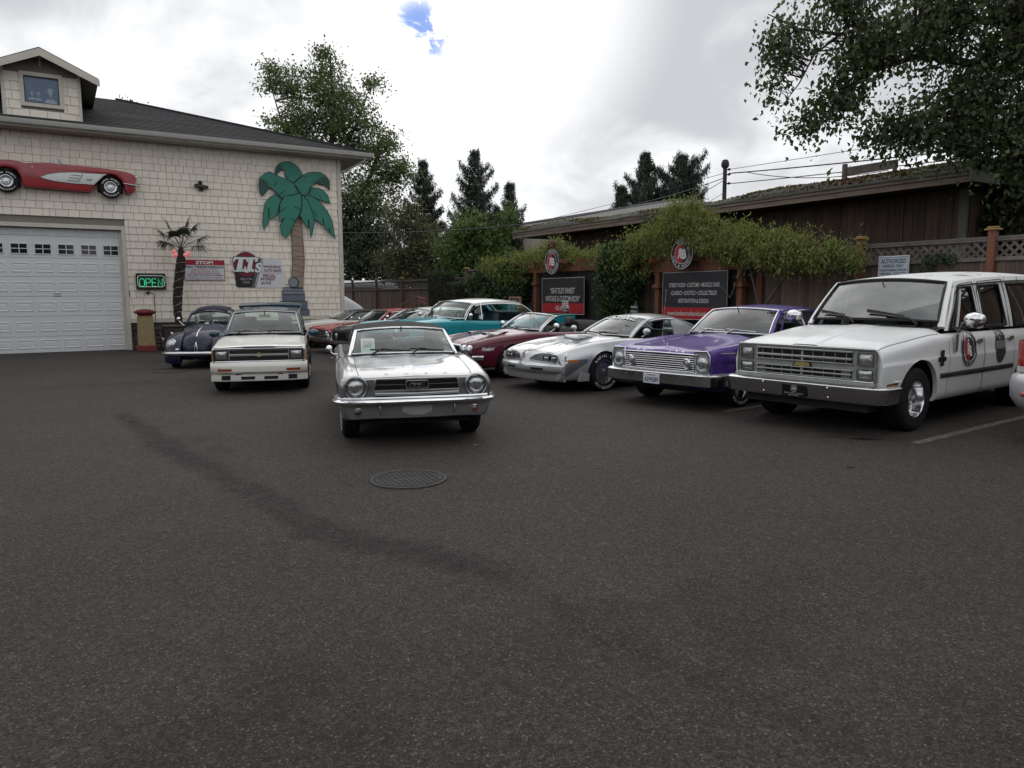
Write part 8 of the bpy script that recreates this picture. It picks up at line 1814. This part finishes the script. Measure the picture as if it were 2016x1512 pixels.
mass('flowering_vine', 'bright green vine heaped high over the nearer arbour reaching the mossy roof', 'vine', [(-.1, .9, 2.95, .6, 1.2, .42, 3), (-.05, .2, 3.35, .55, .8, .45, 2.6), (-.1, -1.0, 2.85, .55, 1.1, .36, 2.6), (-.2, -2.2, 2.62, .5, 1.2, .30, 2.6), (-.3, -3.2, 2.42, .45, 1.0, .26, 2.0), (-.25, 1.9, 2.5, .4, .8, .42, 1.8), (-.2, -4.1, 2.30, .3, .5, .2, .6)], 620, 46, .10, .085, VINE, 'vines over the arbours', base=S(13.2, 13.2), stems=[[(-.1, -2.0, 0, .055), (-.12, -2.15, 1.25, .045), (-.1, -2.9, 2.2, .03), (-.1, -3.3, 2.6, .02)], [(-.12, -2.15, 1.25, .03), (-.1, -1.9, 1.9, .025), (-.1, -1.7, 2.5, .02)], [(-.1, -.9, 1.9, .02), (-.15, -1.3, 1.55, .02), (-.1, -1.7, 2.4, .015)], [(-.15, -2.7, 1.9, .02), (-.15, -3.3, 2.25, .015), (-.15, -4.0, 2.45, .01)]], aspect=.32, droop=1.3, flat=1.15)
mass('ivy_column', 'dark green ivy column between the two arbours', 'ivy', [(0, 0, 1.0, .5, .62, .9, 2), (0, .05, 2.0, .5, .70, .8, 2), (-.1, -.1, 2.65, .4, .55, .35, 1)], 420, 40, .085, .075, IVY, base=S(13.0, 15.7), shell=.8, aspect=.7, stems=[[(0, 0, 0, .06), (0, .05, 1.5, .05), (0, .1, 2.6, .03)]])
mass('ivy_bush', 'black green ivy mass against the fence beside the blue notice', 'ivy', [(0, .2, 1.0, .5, 1.1, 1.0, 2), (0, -.5, 2.0, .45, 1.1, .7, 2), (-.1, 1.0, 2.0, .4, .8, .5, 1)], 420, 40, .095, .08, IVY, base=S(13.0, 21.9), shell=.75, aspect=.7)
mass('rounded_shrub', 'bright green rounded shrub below the blue notice', 'shrub', [(0, 0, .9, .45, .55, .9, 2), (-.05, -.3, 1.35, .4, .5, .35, 1)], 240, 36, .07, .055, SHRUB, base=S(12.7, 22.6), shell=.8)
def box_hedge(label, t0, t1, h, s=12.95, d=.62):
    t = thing('clipped_hedge', label, 'hedge', S(s, (t0+t1)/2), SITE_ROT, 'clipped hedges by the fence'); n = 5200; P = nrng.random((n, 3))-.5; ax = nrng.integers(0, 3, n); sg = np.where(nrng.random(n) < .5, -.5, .5); P[np.arange(n), ax] = sg*(.96+.08*nrng.random(n)); P = P*[d, t1-t0, h]+[0, 0, h/2]; P += nrng.normal(0, .018, (n, 3)); P = P[P[:, 2] > .02]
    V, F = leaves(P, .055, .6); o = fast_mesh('foliage', V, F, HEDGE, t); o['kind'] = 'stuff'; MB().b2((-d*.45, -(t1-t0)*.45, .1), (d*.45, (t1-t0)*.45, h*.96)).build('inner_twigs', mat('twig_dark', (.012, .014, .008), .95), t)
box_hedge('tall narrow clipped hedge at the end of the lower fence', 25.85, 27.15, 2.52); box_hedge('shorter clipped hedge next to the tall narrow hedge', 24.75, 25.62, 2.05)
mass('low_bush', 'low bush under the lower fence behind the turquoise hardtop', 'shrub', [(0, 0, .6, .4, 1.0, .6, 1)], 160, 36, .08, .06, HEDGE, base=S(12.9, 28.2))
mass('creeper_sprig', 'thin creeper growing through the lattice near the parking sign', 'vine', [(0, 0, 2.22, .06, .45, .12, 1), (0, .15, 2.0, .05, .2, .16, .6)], 34, 16, .06, .055, IVY, base=S(13.4, 7.45), shell=.3)
mass('roof_creeper', 'dark creeper climbing under the timber eave above the ivy column', 'vine', [(0, 0, 3.3, .3, .8, .45, 1), (0, -.3, 3.75, .2, .4, .2, .6)], 110, 30, .09, .075, IVY, base=S(15.6, 17.6), shell=.4)

# ================================================================ trees
ALD = leaf_mat('alder_leaf', (.130, .165, .055), .4, .03, .5); DKL = leaf_mat('dark_leaf', (.062, .086, .042), .5, .03, .35); GRN = leaf_mat('fresh_leaf', (.105, .170, .045), .4, .03, .4); CON = leaf_mat('conifer_needle', (.026, .040, .024), .5, .03, .1); OLV = leaf_mat('olive_leaf', (.115, .112, .052), .45, .04, .35)
def rel(b, p): return [p[0]-b[0], p[1]-b[1], p[2]]
b = (-9.4, 40.0)
def al(x, z, y=40.0): return (x-b[0], y-b[1], z)
tree('alder_tree', 'tall airy alder rising behind the shop corner', (b[0], b[1], 0), [(0, 0, 0, .26), (.1, 0, 4, .22), (-.05, .1, 8, .16), (.15, 0, 11.5, .09), (.1, .1, 14.0, .03)],
     [(*al(-9.6, 12.2), 1.5, 1.6, 1.7, 2.0), (*al(-11.3, 10.4), 1.6, 1.7, 1.3, 2.0), (*al(-8.5, 10.6), 1.9, 1.8, 1.6, 2.4), (*al(-12.6, 8.8), 1.1, 1.3, .9, 1.0), (*al(-10.4, 8.4), 2.0, 2.0, 1.5, 2.2), (*al(-6.9, 9.0), 1.5, 1.7, 1.4, 1.7), (*al(-7.6, 6.6), 1.9, 2.0, 1.6, 2.3), (*al(-5.9, 7.9), .9, 1.0, .8, .6), (*al(-8.2, 4.2), 1.8, 2.2, 1.6, 2.0), (*al(-7.2, 12.4), .7, .7, .35, .25), (*al(-9.5, 13.9), .45, .6, .5, .3), (*al(-12.4, 12.9), .6, .7, .8, .4), (*al(-11.5, 12.3), .9, 1.0, .9, .7), (*al(-13.3, 9.2), .6, .7, .5, .3)],
     760, 46, .30, .155, ALD, BARK, mains=[[(0, 0, 5, .14), (-1.2, .2, 8, .10), (-2.5, .1, 10.5, .05), (-3.0, 0, 12.4, .02)], [(.0, 0, 4, .14), (1.4, -.2, 6.5, .10), (2.6, 0, 9.0, .05), (3.3, 0, 9.6, .02)], [(0, 0, 7, .10), (-1.9, 0, 8.4, .06), (-3.6, 0, 9.1, .02)], [(0, 0, 8, .09), (1.2, .2, 10.2, .06), (2.0, .2, 12.2, .02)]], droop=.6, shell=.2, k=1.19)
b = (-7.6, 37.0)
tree('leafy_tree', 'dark leafy tree filling the gap beside the shop corner', (b[0], b[1], 0), [(0, 0, 0, .2), (.1, 0, 3, .15), (0, 0, 6, .05)], [(-.9, 0, 5.3, 1.3, 1.5, 1.4, 1), (.9, .2, 4.6, 1.4, 1.5, 1.3, 1), (-.3, 0, 3.2, 2.0, 1.8, 1.3, 1.3), (1.7, 0, 2.9, 1.0, 1.3, .8, .8)], 320, 34, .27, .17, DKL, droop=.5, shell=.25, k=1.24)
b = (-5.0, 39.0)
tree('leafy_tree', 'olive leafed tree in front of the spired conifers', (b[0], b[1], 0), [(0, 0, 0, .16), (0, 0, 3, .12), (.1, 0, 5.5, .04)], [(-.5, 0, 5.6, 1.2, 1.3, 1.2, 1), (.6, 0, 4.2, 1.3, 1.4, 1.2, 1), (-.9, 0, 3.4, 1.3, 1.4, 1.0, 1), (.2, 0, 2.9, 1.4, 1.4, .8, .8)], 260, 32, .25, .14, OLV, droop=.5, shell=.25)
b = (-1.9, 35.0)
tree('leafy_tree', 'fresh green young tree left of the timber roof end', (b[0], b[1], 0), [(0, 0, 0, .12), (0, 0, 2.5, .09), (.1, 0, 5.0, .03)], [(0, 0, 4.7, 1.1, 1.2, .8, 1), (.9, 0, 4.0, .9, 1.1, .9, 1), (-.8, 0, 3.6, 1.0, 1.1, .9, 1), (.3, 0, 2.9, 1.5, 1.3, .9, 1.3), (1.75, 0, 5.1, .3, .4, .7, .25), (1.5, 0, 3.3, .6, .7, .6, .5)], 330, 34, .21, .15, GRN, droop=.6, shell=.25)
b = (-22.3, 45.0)
tree('distant_tree', 'twiggy treetop just showing over the shop roof', (b[0], b[1], 0), [(0, 0, 0, .2), (0, 0, 8, .12), (0, 0, 12.6, .03)], [(0, 0, 12.4, .8, .8, .6, 1)], 40, 16, .22, .16, DKL)
def conifer(label, x, y, h, rad, z0=.6, lay=26, lm=CON, lean=0, topr=.12, per=15, tuft=.20, cone=.75, name='conifer', group='dark conifers beyond the fence', seed=0):
    t = thing(name, label, 'tree', (x, y, 0), rng.random()*6, group); tb = MB(); tb.tube([(0, 0, 0), (0, 0, h*.5), (lean, 0, h)], [.16, .10, .02], 8); P = []; D = []
    for k in range(lay):
        f = k/(lay-1); z = z0+(h-z0)*f**.9; r = rad*((1-f)**cone+topr*.5)*(.8+.5*rng.random()); nb = max(3, int(9-5*f))
        for q in range(nb):
            a = 6.283*q/nb+rng.random()*1.2; ln = r*(.45+.75*rng.random()); e = arr((math.cos(a), math.sin(a), 0)); n = 6
            B = [arr((lean*z/h, 0, z))+e*ln*u+arr((0, 0, ln*(-.05*u+.55*u**2.4))) for u in np.linspace(0, 1, n)]; tb.tube(B, np.linspace(.03, .008, n), 4, cap=False)
            for u in np.linspace(.25, 1, max(3, int(ln/.16))):
                p = arr((lean*z/h, 0, z))+e*ln*u+arr((0, 0, ln*(-.05*u+.55*u**2.4)))
                for w_ in (-1, 0, 1):
                    s_ = np.cross(e, (0, 0, 1)); c_ = p+s_*w_*.24*(1.2-u*.6)+arr((0, 0, .06+.10*rng.random())); 
                    for _ in range(per): P.append(c_+arr((rng.gauss(0, .055), rng.gauss(0, .055), rng.gauss(.08, .13)))); 
    tb.build('trunk', BARK, t, 60); P = np.array(P); n = len(P)
    d = nrng.normal(0, .55, (n, 3)); d[:, 2] += .9; d /= np.linalg.norm(d, axis=1, keepdims=True); s_ = np.cross(d, nrng.normal(0, 1, (n, 3))); s_ /= np.linalg.norm(s_, axis=1, keepdims=True); L_ = tuft*(.6+.8*nrng.random((n, 1)))
    V = np.stack([P-d*L_*.5-s_*.024, P-d*L_*.5+s_*.024, P+d*L_*.5], 1).reshape(-1, 3); F = np.arange(3*n).reshape(-1, 3); fast_mesh('crown', V, F, lm, t)['kind'] = 'stuff'; return t
conifer('dark pine with broken top, nearer the alder', -5.75, 50, 9.9, 2.5, per=14, lay=16, tuft=.30)
conifer('dark pine with pointed top, tallest above the fresh green tree', -2.4, 50.5, 10.6, 3.3, per=14, lay=18, tuft=.30, cone=.9)
conifer('small dark pine at the shoulder of the tallest one', -.1, 49, 8.3, 1.9, per=14, lay=13, tuft=.30)
conifer('spired dark pine behind the mossy roof', 8.4, 48, 10.0, 2.2, per=14, lay=16, tuft=.30, z0=3)
conifer('round topped dark pine beside the spired one behind the mossy roof', 10.9, 48.5, 9.9, 1.9, per=14, lay=16, tuft=.30, z0=3, cone=.35, topr=.35)
conifer('low dark pine at the foot of the spired one', 6.9, 47.5, 7.9, 1.3, per=14, lay=12, tuft=.30, z0=3)
# broad tree overhanging from the yard's near corner
b = (12.6, 15.2)
def ov(x, z, y=14.0): return (x-b[0], y-b[1], z)
BIGL = leaf_mat('large_leaf', (.066, .094, .030), .45, .035, .4)
tree('overhanging_tree', 'big dark leafed tree overhanging the end of the mossy roof', (b[0], b[1], 0), [(0, 0, 0, .34), (-.1, 0, 3, .29), (-.2, -.1, 6, .22), (-.1, 0, 9.5, .10)],
     [(*ov(9.3, 6.4), 1.1, 1.5, 1.3, 3.6), (*ov(7.7, 6.6), 1.0, 1.2, .9, 2.6), (*ov(6.5, 6.0), .7, .9, .5, 1.5), (*ov(8.3, 5.1), 1.0, 1.2, .7, 2.2), (*ov(7.2, 4.55), .9, .9, .35, 1.2), (*ov(6.0, 5.2), .55, .7, .38, .8), (*ov(5.35, 4.75), .35, .5, .25, .30), (*ov(5.0, 6.15), .6, .6, .45, .55), (*ov(4.75, 5.5), .25, .4, .5, .25), (*ov(9.8, 4.8), .8, 1.3, .9, 1.8), (*ov(6.0, 6.9), .6, .7, .35, .8), (*ov(9.6, 7.8), 1.2, 1.5, .9, 2.0), (*ov(11.0, 7.0), 1.2, 1.6, 1.6, 2.0), (*ov(8.4, 4.35), 1.0, .9, .35, 1.5), (*ov(9.5, 4.2), .8, 1.0, .5, 1.5)],
     1500, 20, .13, .105, BIGL, BARK, mains=[[(-.2, -.1, 6, .16), (-2.2, -.6, 6.6, .11), (*ov(8.2, 6.5), .07), (*ov(6.6, 6.42), .045), (*ov(5.9, 6.25), .035), (*ov(5.15, 6.35), .02), (*ov(4.6, 6.6), .008)], [(-.1, 0, 4.6, .15), (-2.4, -.7, 5.6, .10), (*ov(7.4, 5.9), .06), (*ov(6.5, 5.62), .042), (*ov(5.95, 5.2), .03), (*ov(5.72, 4.75), .012)], [(-.1, 0, 3.6, .12), (-2.2, -.6, 4.5, .07), (*ov(8.2, 4.7), .05), (*ov(7.2, 4.55), .02)], [(*ov(5.9, 6.25), .025), (*ov(5.45, 5.9), .018), (*ov(5.2, 5.4), .012), (*ov(4.9, 5.0), .006)]], aspect=.62, droop=1.0, br=.024, shell=.1, flat=1.6)
b = (12.9, 17.2)
tree('dark_leaf_tree', 'dark leafy bush hanging past the grey end of the mossy roof', (b[0], b[1], 0), [(0, 0, 0, .16), (-.2, 0, 2.2, .12), (-.3, 0, 4.2, .05)], [(-1.5, -.4, 3.9, .75, .8, .8, 1.6), (-2.0, -.5, 3.2, .6, .7, .6, 1.3), (-.5, 0, 3.0, .9, 1.0, 1.2, 1.4), (-.2, 0, 4.3, .9, 1.0, .8, 1)], 420, 32, .15, .125, BIGL, aspect=.62, droop=.9, shell=.3)

# ================================================================ beyond the fence, poles and wires
bb = thing('flat_roof_building', 'beige flat roofed building far behind the timber roof end', 'building', S(26, 33.4), SITE_ROT)
q = MB(); q.b2((0, 2.4, 0), (10, 12, 5.75)); q.b2((0, -6, 0), (10, 2.4, 5.55)); q.build('wall', mat('beige_render', (.42, .39, .34), .8, vary=.3, vscale=1.5), bb); q = MB(); q.b2((-.12, -6.1, 5.75), (10, 12.2, 6.15)); q.build('parapet', mat('pale_parapet', (.52, .50, .47), .7), bb)
q = MB(); q.b2((-.15, -6.12, 6.15), (10, 12.22, 6.22)); q.build('parapet_cap', mat('grey_metal_cap', (.25, .26, .28), .5, .4), bb)
cv = thing('covered_trailer', 'white rounded trailer nose just behind the shop corner', 'trailer', (-7.9, 31.4, 0), SITE_ROT+.2)
q = MB(); xs_ = np.linspace(-2.2, 1.95, 15); prof = lambda x: np.interp(x, [-2.2, -1.2, .2, .9, 1.4, 1.75, 1.95], [1.95, 2.0, 1.85, 1.55, 1.25, .95, .6]); q.grid([[(x, y*(1 if x < 1.2 else 1-.25*(x-1.2)), .35+(prof(x)-.35)*(1-abs(y/1.0)**6)**.5) for y in np.linspace(-1.0, 1.0, 15)] for x in xs_]); q.build('cover', mat('white_shell', (.62, .64, .66), .5, vary=.3, vscale=2), cv, 60)
for s_ in (-1, 1): q = MB(); q.lathe([(.001, .1), (.30, .1), (.32, 0), (.30, -.1), (.001, -.1)], (-.6, s_*.95, .32), (0, 1, 0), 20); q.build('wheel', RUBBER, cv, 40)
rk = thing('pipe_rack', 'rusty red pipe frame standing behind the red hardtop', 'rack', S(10.9, 24.0), SITE_ROT)
RUST = mat('rust_red_pipe', (.14, .04, .03), .7, vary=.5, vscale=10, vcol=(.06, .03, .025))
P = lambda px, z, y=0: arr(px)
pts = {'a': (.45, 1.25, 1.62), 'b': (-.65, -2.0, 1.56)}
for nm, (x, y, z) in pts.items():
    q = MB(); q.bar((x, y, 0), (x, y, z), .05, .05); q.build('upright', RUST, rk)
    q = MB(); q.bar((x, y, z-.02), (x-1.3, y+.5, .9), .05, .05); q.build('brace', RUST, rk)
q = MB(); q.bar((.45, 1.25, 1.58), (-.65, -2.0, 1.50), .05, .05); q.build('cross_bar', RUST, rk); q = MB(); q.bar((.45, 1.25, 1.44), (-.65, -2.0, 1.36), .04, .04); q.build('cross_bar', RUST, rk)
tn = thing('canopy_tent', 'white and blue canopy showing over the lower fence', 'tent', (-5.4, 40.5, 0), .1)
q = MB(); q.slab([[(x, y, z) for x, z in ((-1.6, 2.42), (0, 2.62), (1.25, 2.84))] for y in (-1.2, 1.2)], (0, 0, 1), .05); q.build('roof', mat('tent_white', (.66, .68, .70), .6), tn, normals=True); q = MB(); q.b2((.2, -1.21, 2.30), (1.25, -1.17, 2.66)); q.build('valance', mat('tent_blue', (.06, .11, .22), .7), tn)
for x in (-1.5, 1.2):
    for y in (-1.1, 1.1): q = MB(); q.bar((x, y, 0), (x, y, 2.5), .04, .04); q.build('leg', GUT, tn)
pc = thing('parked_van', 'white van roof glimpsed between the trees over the lower fence', 'van', (-9.5, 44, 0), .2)
q = MB(); q.rbox((0, 0, 1.45), (5.2, 2.0, 2.1), .25); q.build('body', mat('van_white', (.66, .68, .68), .4, coat=.5), pc, 40); q = MB()
q.b2((-1.8, -1.02, 1.6), (1.9, -1.0, 2.1)); q.build('window', GLOSSBLACK, pc)
for x in (-1.6, 1.6): q = MB(); q.lathe([(.001, .1), (.34, .1), (.36, 0), (.34, -.1), (.001, -.1)], (x, -.95, .36), (0, 1, 0), 20); q.build('wheel', RUBBER, pc, 40)
up = thing('utility_pole', 'dark utility pole with round head above the mossy roof', 'pole', S(30, 27.96), SITE_ROT)
PD = mat('creosote_pole', (.030, .030, .034), .8); q = MB(); q.tube([(0, 0, 0), (0, 0, 4), (0, 0, 8.25)], [.14, .12, .10], 10); q.build('pole', PD, up, 60)
q = MB(); q.lathe([(.001, .30), (.14, .26), (.20, .10), (.20, -.05), (.12, -.16), (.001, -.16)], (0, 0, 8.25), (0, 0, 1), 16); q.build('round_head', PD, up, 60)
for z in (7.75, 7.3, 8.0): q = MB(); q.lathe([(.05, 0), (.07, .06), (.05, .12)], (0, -.22, z), (0, -1, 0), 10); q.bar((0, 0, z), (0, -.3, z), .05, .05); q.build('insulator', PD, up, 40)
WIRE = mat('black_cable', (.012, .012, .013), .6)
def wire(label, p0, p1, sag, r, n=18):
    p0, p1 = arr(p0), arr(p1); q = MB(); q.tube([p0*(1-u)+p1*u-arr((0, 0, sag*4*u*(1-u))) for u in np.linspace(0, 1, n)], r, 5); return tag(q.build('overhead_wire', WIRE, None, 60), label, 'wire', 'overhead wires on the utility pole')
T_ = lambda t, z, s=30.0: tuple(S(s, t, z))
wire('uppermost thin wire from the pole into the overhanging tree', T_(27.7, 8.0), T_(10, 7.68), .05, .014); wire('thick middle cable from the pole into the overhanging tree', T_(27.7, 7.8), T_(10, 6.85), .10, .03); wire('pair cable running low from the pole to the roof post', T_(27.7, 7.28), T_(10, 6.55), .05, .022); wire('slack loop wire crossing the pair cable', T_(26.6, 7.72), T_(19.0, 6.75), .3, .018)
wire('service wire from the pole down to the shop corner', T_(28.1, 7.6), tuple(S(8.8, 26.2, 3.85)), .75, .022, 30); wire('second service wire towards the distant buildings', T_(28.1, 7.85), T_(60, 6.6), .3, .014); wire('drop wire from the pole to the timber roof', T_(27.9, 7.55), tuple(S(18.5, 21.0, 4.45)), .15, .018); wire('thin guy wire beside the drop wire', T_(27.9, 6.9), tuple(S(20.5, 21.5, 4.5)), .05, .012)

# ================================================================ by the shop wall: pedestal, planter, live palm
pd = thing('painted_pedestal', 'tan pedestal with red cap and base beside the garage door', 'pedestal', S(2.29, 24.82), SITE_ROT)
TAN = mat('pedestal_tan', (.27, .205, .105), .7, vary=.5, vscale=5, vcol=(.19, .145, .075)); PRED = mat('pedestal_red', (.17, .018, .022), .6, vary=.4, vscale=6); OLI = mat('pedestal_olive', (.15, .12, .035), .7)
q = MB(); q.rbox((0, 0, .09), (.52, .52, .18), .015); q.build('base', PRED, pd, 30); q = MB(); q.add([(x*w, y*w, z) for w, z in ((.22, .18), (.20, 1.05)) for x, y in ((-1, -1), (1, -1), (1, 1), (-1, 1))], [(i, (i+1) % 4, 4+(i+1) % 4, 4+i) for i in range(4)]+[(4, 5, 6, 7)]); q.build('shaft', TAN, pd)
q = MB(); q.lathe([(.24, 1.03), (.27, 1.09), (.38, 1.14), (.39, 1.18), (.30, 1.22), (.12, 1.25), (.001, 1.255)], (0, 0, 0), (0, 0, 1), 4, a0=math.pi/4, a1=2*math.pi+math.pi/4); q.build('cap', PRED, pd, 30)
for nm, rot in (('front_panel', 0), ('side_panel', 1)):
    c_ = [(x, .62+z) for x, z in rrect(.17, .66, .07, 4)]; e = (lambda a, z: (a, -.215+.02*(z-.18)/.87-.003, z)) if rot == 0 else (lambda a, z: (-.215+.02*(z-.18)/.87-.003, -a, z))
    q = MB(); q.add([e(a, z) for a, z in c_], [list(range(len(c_)))]); o = q.build(nm, OLI, pd); q = MB(); q.tube([e(a*1.25, .62+(z-.62)*1.07) for a, z in c_], .008, 5, True); q.build('panel_border', mat('border_yellow', (.38, .30, .10), .6), o, 60)
pl = thing('planter', 'dark brown planter box with the live palm behind the navy car', 'planter', S(3.12, 24.7), SITE_ROT)
q = MB(); q.rbox((0, 0, .36), (.72, .62, .72), .03); q.build('box', mat('planter_brown', (.045, .030, .026), .8, vary=.6, vscale=6, bump=.4, bscale=20), pl, 30); q = MB(); q.rbox((0, 0, .74), (.78, .68, .06), .012); q.build('rim', mat('planter_rim', (.075, .065, .055), .8), pl, 30)
pt = thing('palm_tree', 'live fan palm wound with white lights in the dark planter', 'palm tree', S(3.22, 24.75), SITE_ROT)
tr = [(0, 0, .70, .095), (-.03, 0, 1.05, .105), (-.02, 0, 1.45, .125), (.03, 0, 1.95, .135), (.10, 0, 2.4, .14), (.15, 0, 2.72, .13), (.16, 0, 2.86, .10), (.16, 0, 3.12, .055)]
q = MB(); tr_ = arr(tr); zz_ = np.linspace(.70, 3.1, 40); q.tube(np.c_[np.interp(zz_, tr_[:, 2], tr_[:, 0]), 0*zz_, zz_], np.interp(zz_, tr_[:, 2], tr_[:, 3])*(1+.06*np.sin(np.arange(40)*2.4)), 14); q.build('trunk', mat('palm_fibre', (.042, .030, .024), .95, vary=.8, vscale=18, vcol=(.016, .012, .010), bump=1.0, bscale=45), pt, 60)
q = MB()
for k in range(150):
    z = rng.uniform(.8, 2.95); a = rng.random()*6.283; r_ = np.interp(z, tr_[:, 2], tr_[:, 3]); c_ = arr((np.interp(z, tr_[:, 2], tr_[:, 0])+r_*.95*math.cos(a), r_*.95*math.sin(a), z)); q.bar(c_, c_+arr((math.cos(a)*.03, math.sin(a)*.03, .07)), .03, .008)
q.build('fibre_scales', mat('palm_fibre', (.042, .030, .024)), pt)
q = MB(); P = []
for u in np.linspace(0, 1, 150): z = .95+1.75*u; a = u*6.283*7; r_ = np.interp(z, tr_[:, 2], tr_[:, 3])+.014; P.append((np.interp(z, tr_[:, 2], tr_[:, 0])+r_*math.cos(a), r_*math.sin(a), z+.02*math.sin(a*1.7)))
q.tube(P, .006, 4); q.build('light_string', mat('clear_cable', (.40, .40, .36), .5), pt, 60)
FR = leaf_mat('palm_leaf', (.030, .040, .018), .3, .02, .25)
def fan(az, el, ln, size, drop, c0=(.16, 0, 3.05)):
    d = arr((math.cos(az)*math.cos(el), math.sin(az)*math.cos(el), math.sin(el))); c0 = arr(c0); c1 = c0+d*ln; q = MB(); q.tube([c0, (c0+c1)/2+arr((0, 0, .03)), c1], [.012, .010, .008], 5); q.build('leaf_stalk', mat('stalk_green', (.07, .075, .03), .6), pt, 60)
    s_ = unit(np.cross(d, (0, 0, 1))); up_ = np.cross(s_, d); f = MB(); n = 22
    for k in range(n):
        a = R(-105+210*k/(n-1)); e = d*math.cos(a)+s_*math.sin(a); L_ = size*(1-.25*abs(a)/1.9)*(.9+.2*rng.random()); w_ = np.cross(e, up_)*.016
        m1 = c1+e*L_*.55+arr((0, 0, -.03*drop)); m2 = c1+e*L_+arr((0, 0, -.17*drop*(1+.4*rng.random()))); f.add([c1-w_*.3, c1+w_*.3, m1+w_+up_*.006, m1-w_+up_*.006, m2], [(0, 1, 2, 3), (3, 2, 4)])
    f.build('fan_leaf', FR, pt)
for az, el, ln, sz, dp in ((math.pi, .75, .62, .46, .8), (2.9, 1.15, .72, .48, .5), (.2, 1.0, .70, .46, .6), (-.2, .55, .62, .46, 1.1), (.05, 1.3, .72, .44, .4), (-1.4, 1.0, .55, .40, .8), (1.5, .9, .6, .42, .8), (3.6, .35, .5, .42, 1.3), (-.6, .2, .5, .42, 1.3), (2.2, .35, .5, .36, 1.2), (-2.2, .85, .5, .40, .8)): fan(az, el, ln, sz, dp)
BL = mat('pink_bulb', (.80, .30, .29), .35, emit=(1, .32, .30), estr=.22, coat=.5)
for k, (a, z, r_) in enumerate(((-2.9, 2.98, .068), (-2.5, 2.87, .062), (-.4, 2.93, .066), (-1.1, 2.87, .066), (-.1, 2.85, .05), (-3.2, 2.84, .06))):
    q = MB(); q.lathe([(.001, 1), (.5, .87), (.87, .5), (1, 0), (.87, -.5), (.5, -.87), (.001, -1)], (0, 0, 0), (0, 0, 1), 14); o = q.build('lantern_ball', BL, pt, 60, (.155+.21*math.cos(a), .21*math.sin(a), z)); o.scale = (r_, r_, r_)
sd = thing('garden_light', 'small solar stake light leaning by the stone base', 'garden light', S(2.78, 24.72), SITE_ROT); q = MB(); q.tube([(0, 0, 0), (-.06, 0, .34), (-.10, 0, .5)], .006, 5); q.build('stake', GUT, sd, 60); q = MB(); q.lathe([(.001, .03), (.05, .02), (.06, 0), (.03, -.05), (.001, -.06)], (-.02, -.02, .36), (0, 0, 1), 12); q.build('lamp_head', WHITE, sd, 60)

# tree belt closing the yard behind and beside the viewpoint: it shows in chrome, paint and glass
bt = MB(); P = []
for a in np.linspace(R(62), R(292), 150):
    d_ = np.interp(math.degrees(a), [62, 90, 130, 200, 292], [19, 15, 17, 24, 26])+rng.uniform(-1, 1); h_ = 5.8+1.6*math.sin(a*7)+1.1*math.sin(a*17+1)
    for z_ in np.arange(.3, h_, .8): P.append((math.sin(a)*d_+rng.uniform(-.6, .6), math.cos(a)*d_+rng.uniform(-.6, .6), z_+rng.uniform(-.3, .3)))
P = clump_points(arr(P), 26, .55, .8); V, F = leaves(P, .55, .7); o = fast_mesh('tree_belt', V, F, leaf_mat('belt_leaf', (.045, .058, .024), .5, .03, .3)); tag(o, 'dense belt of trees closing the open side of the yard', 'trees', None, 'stuff')
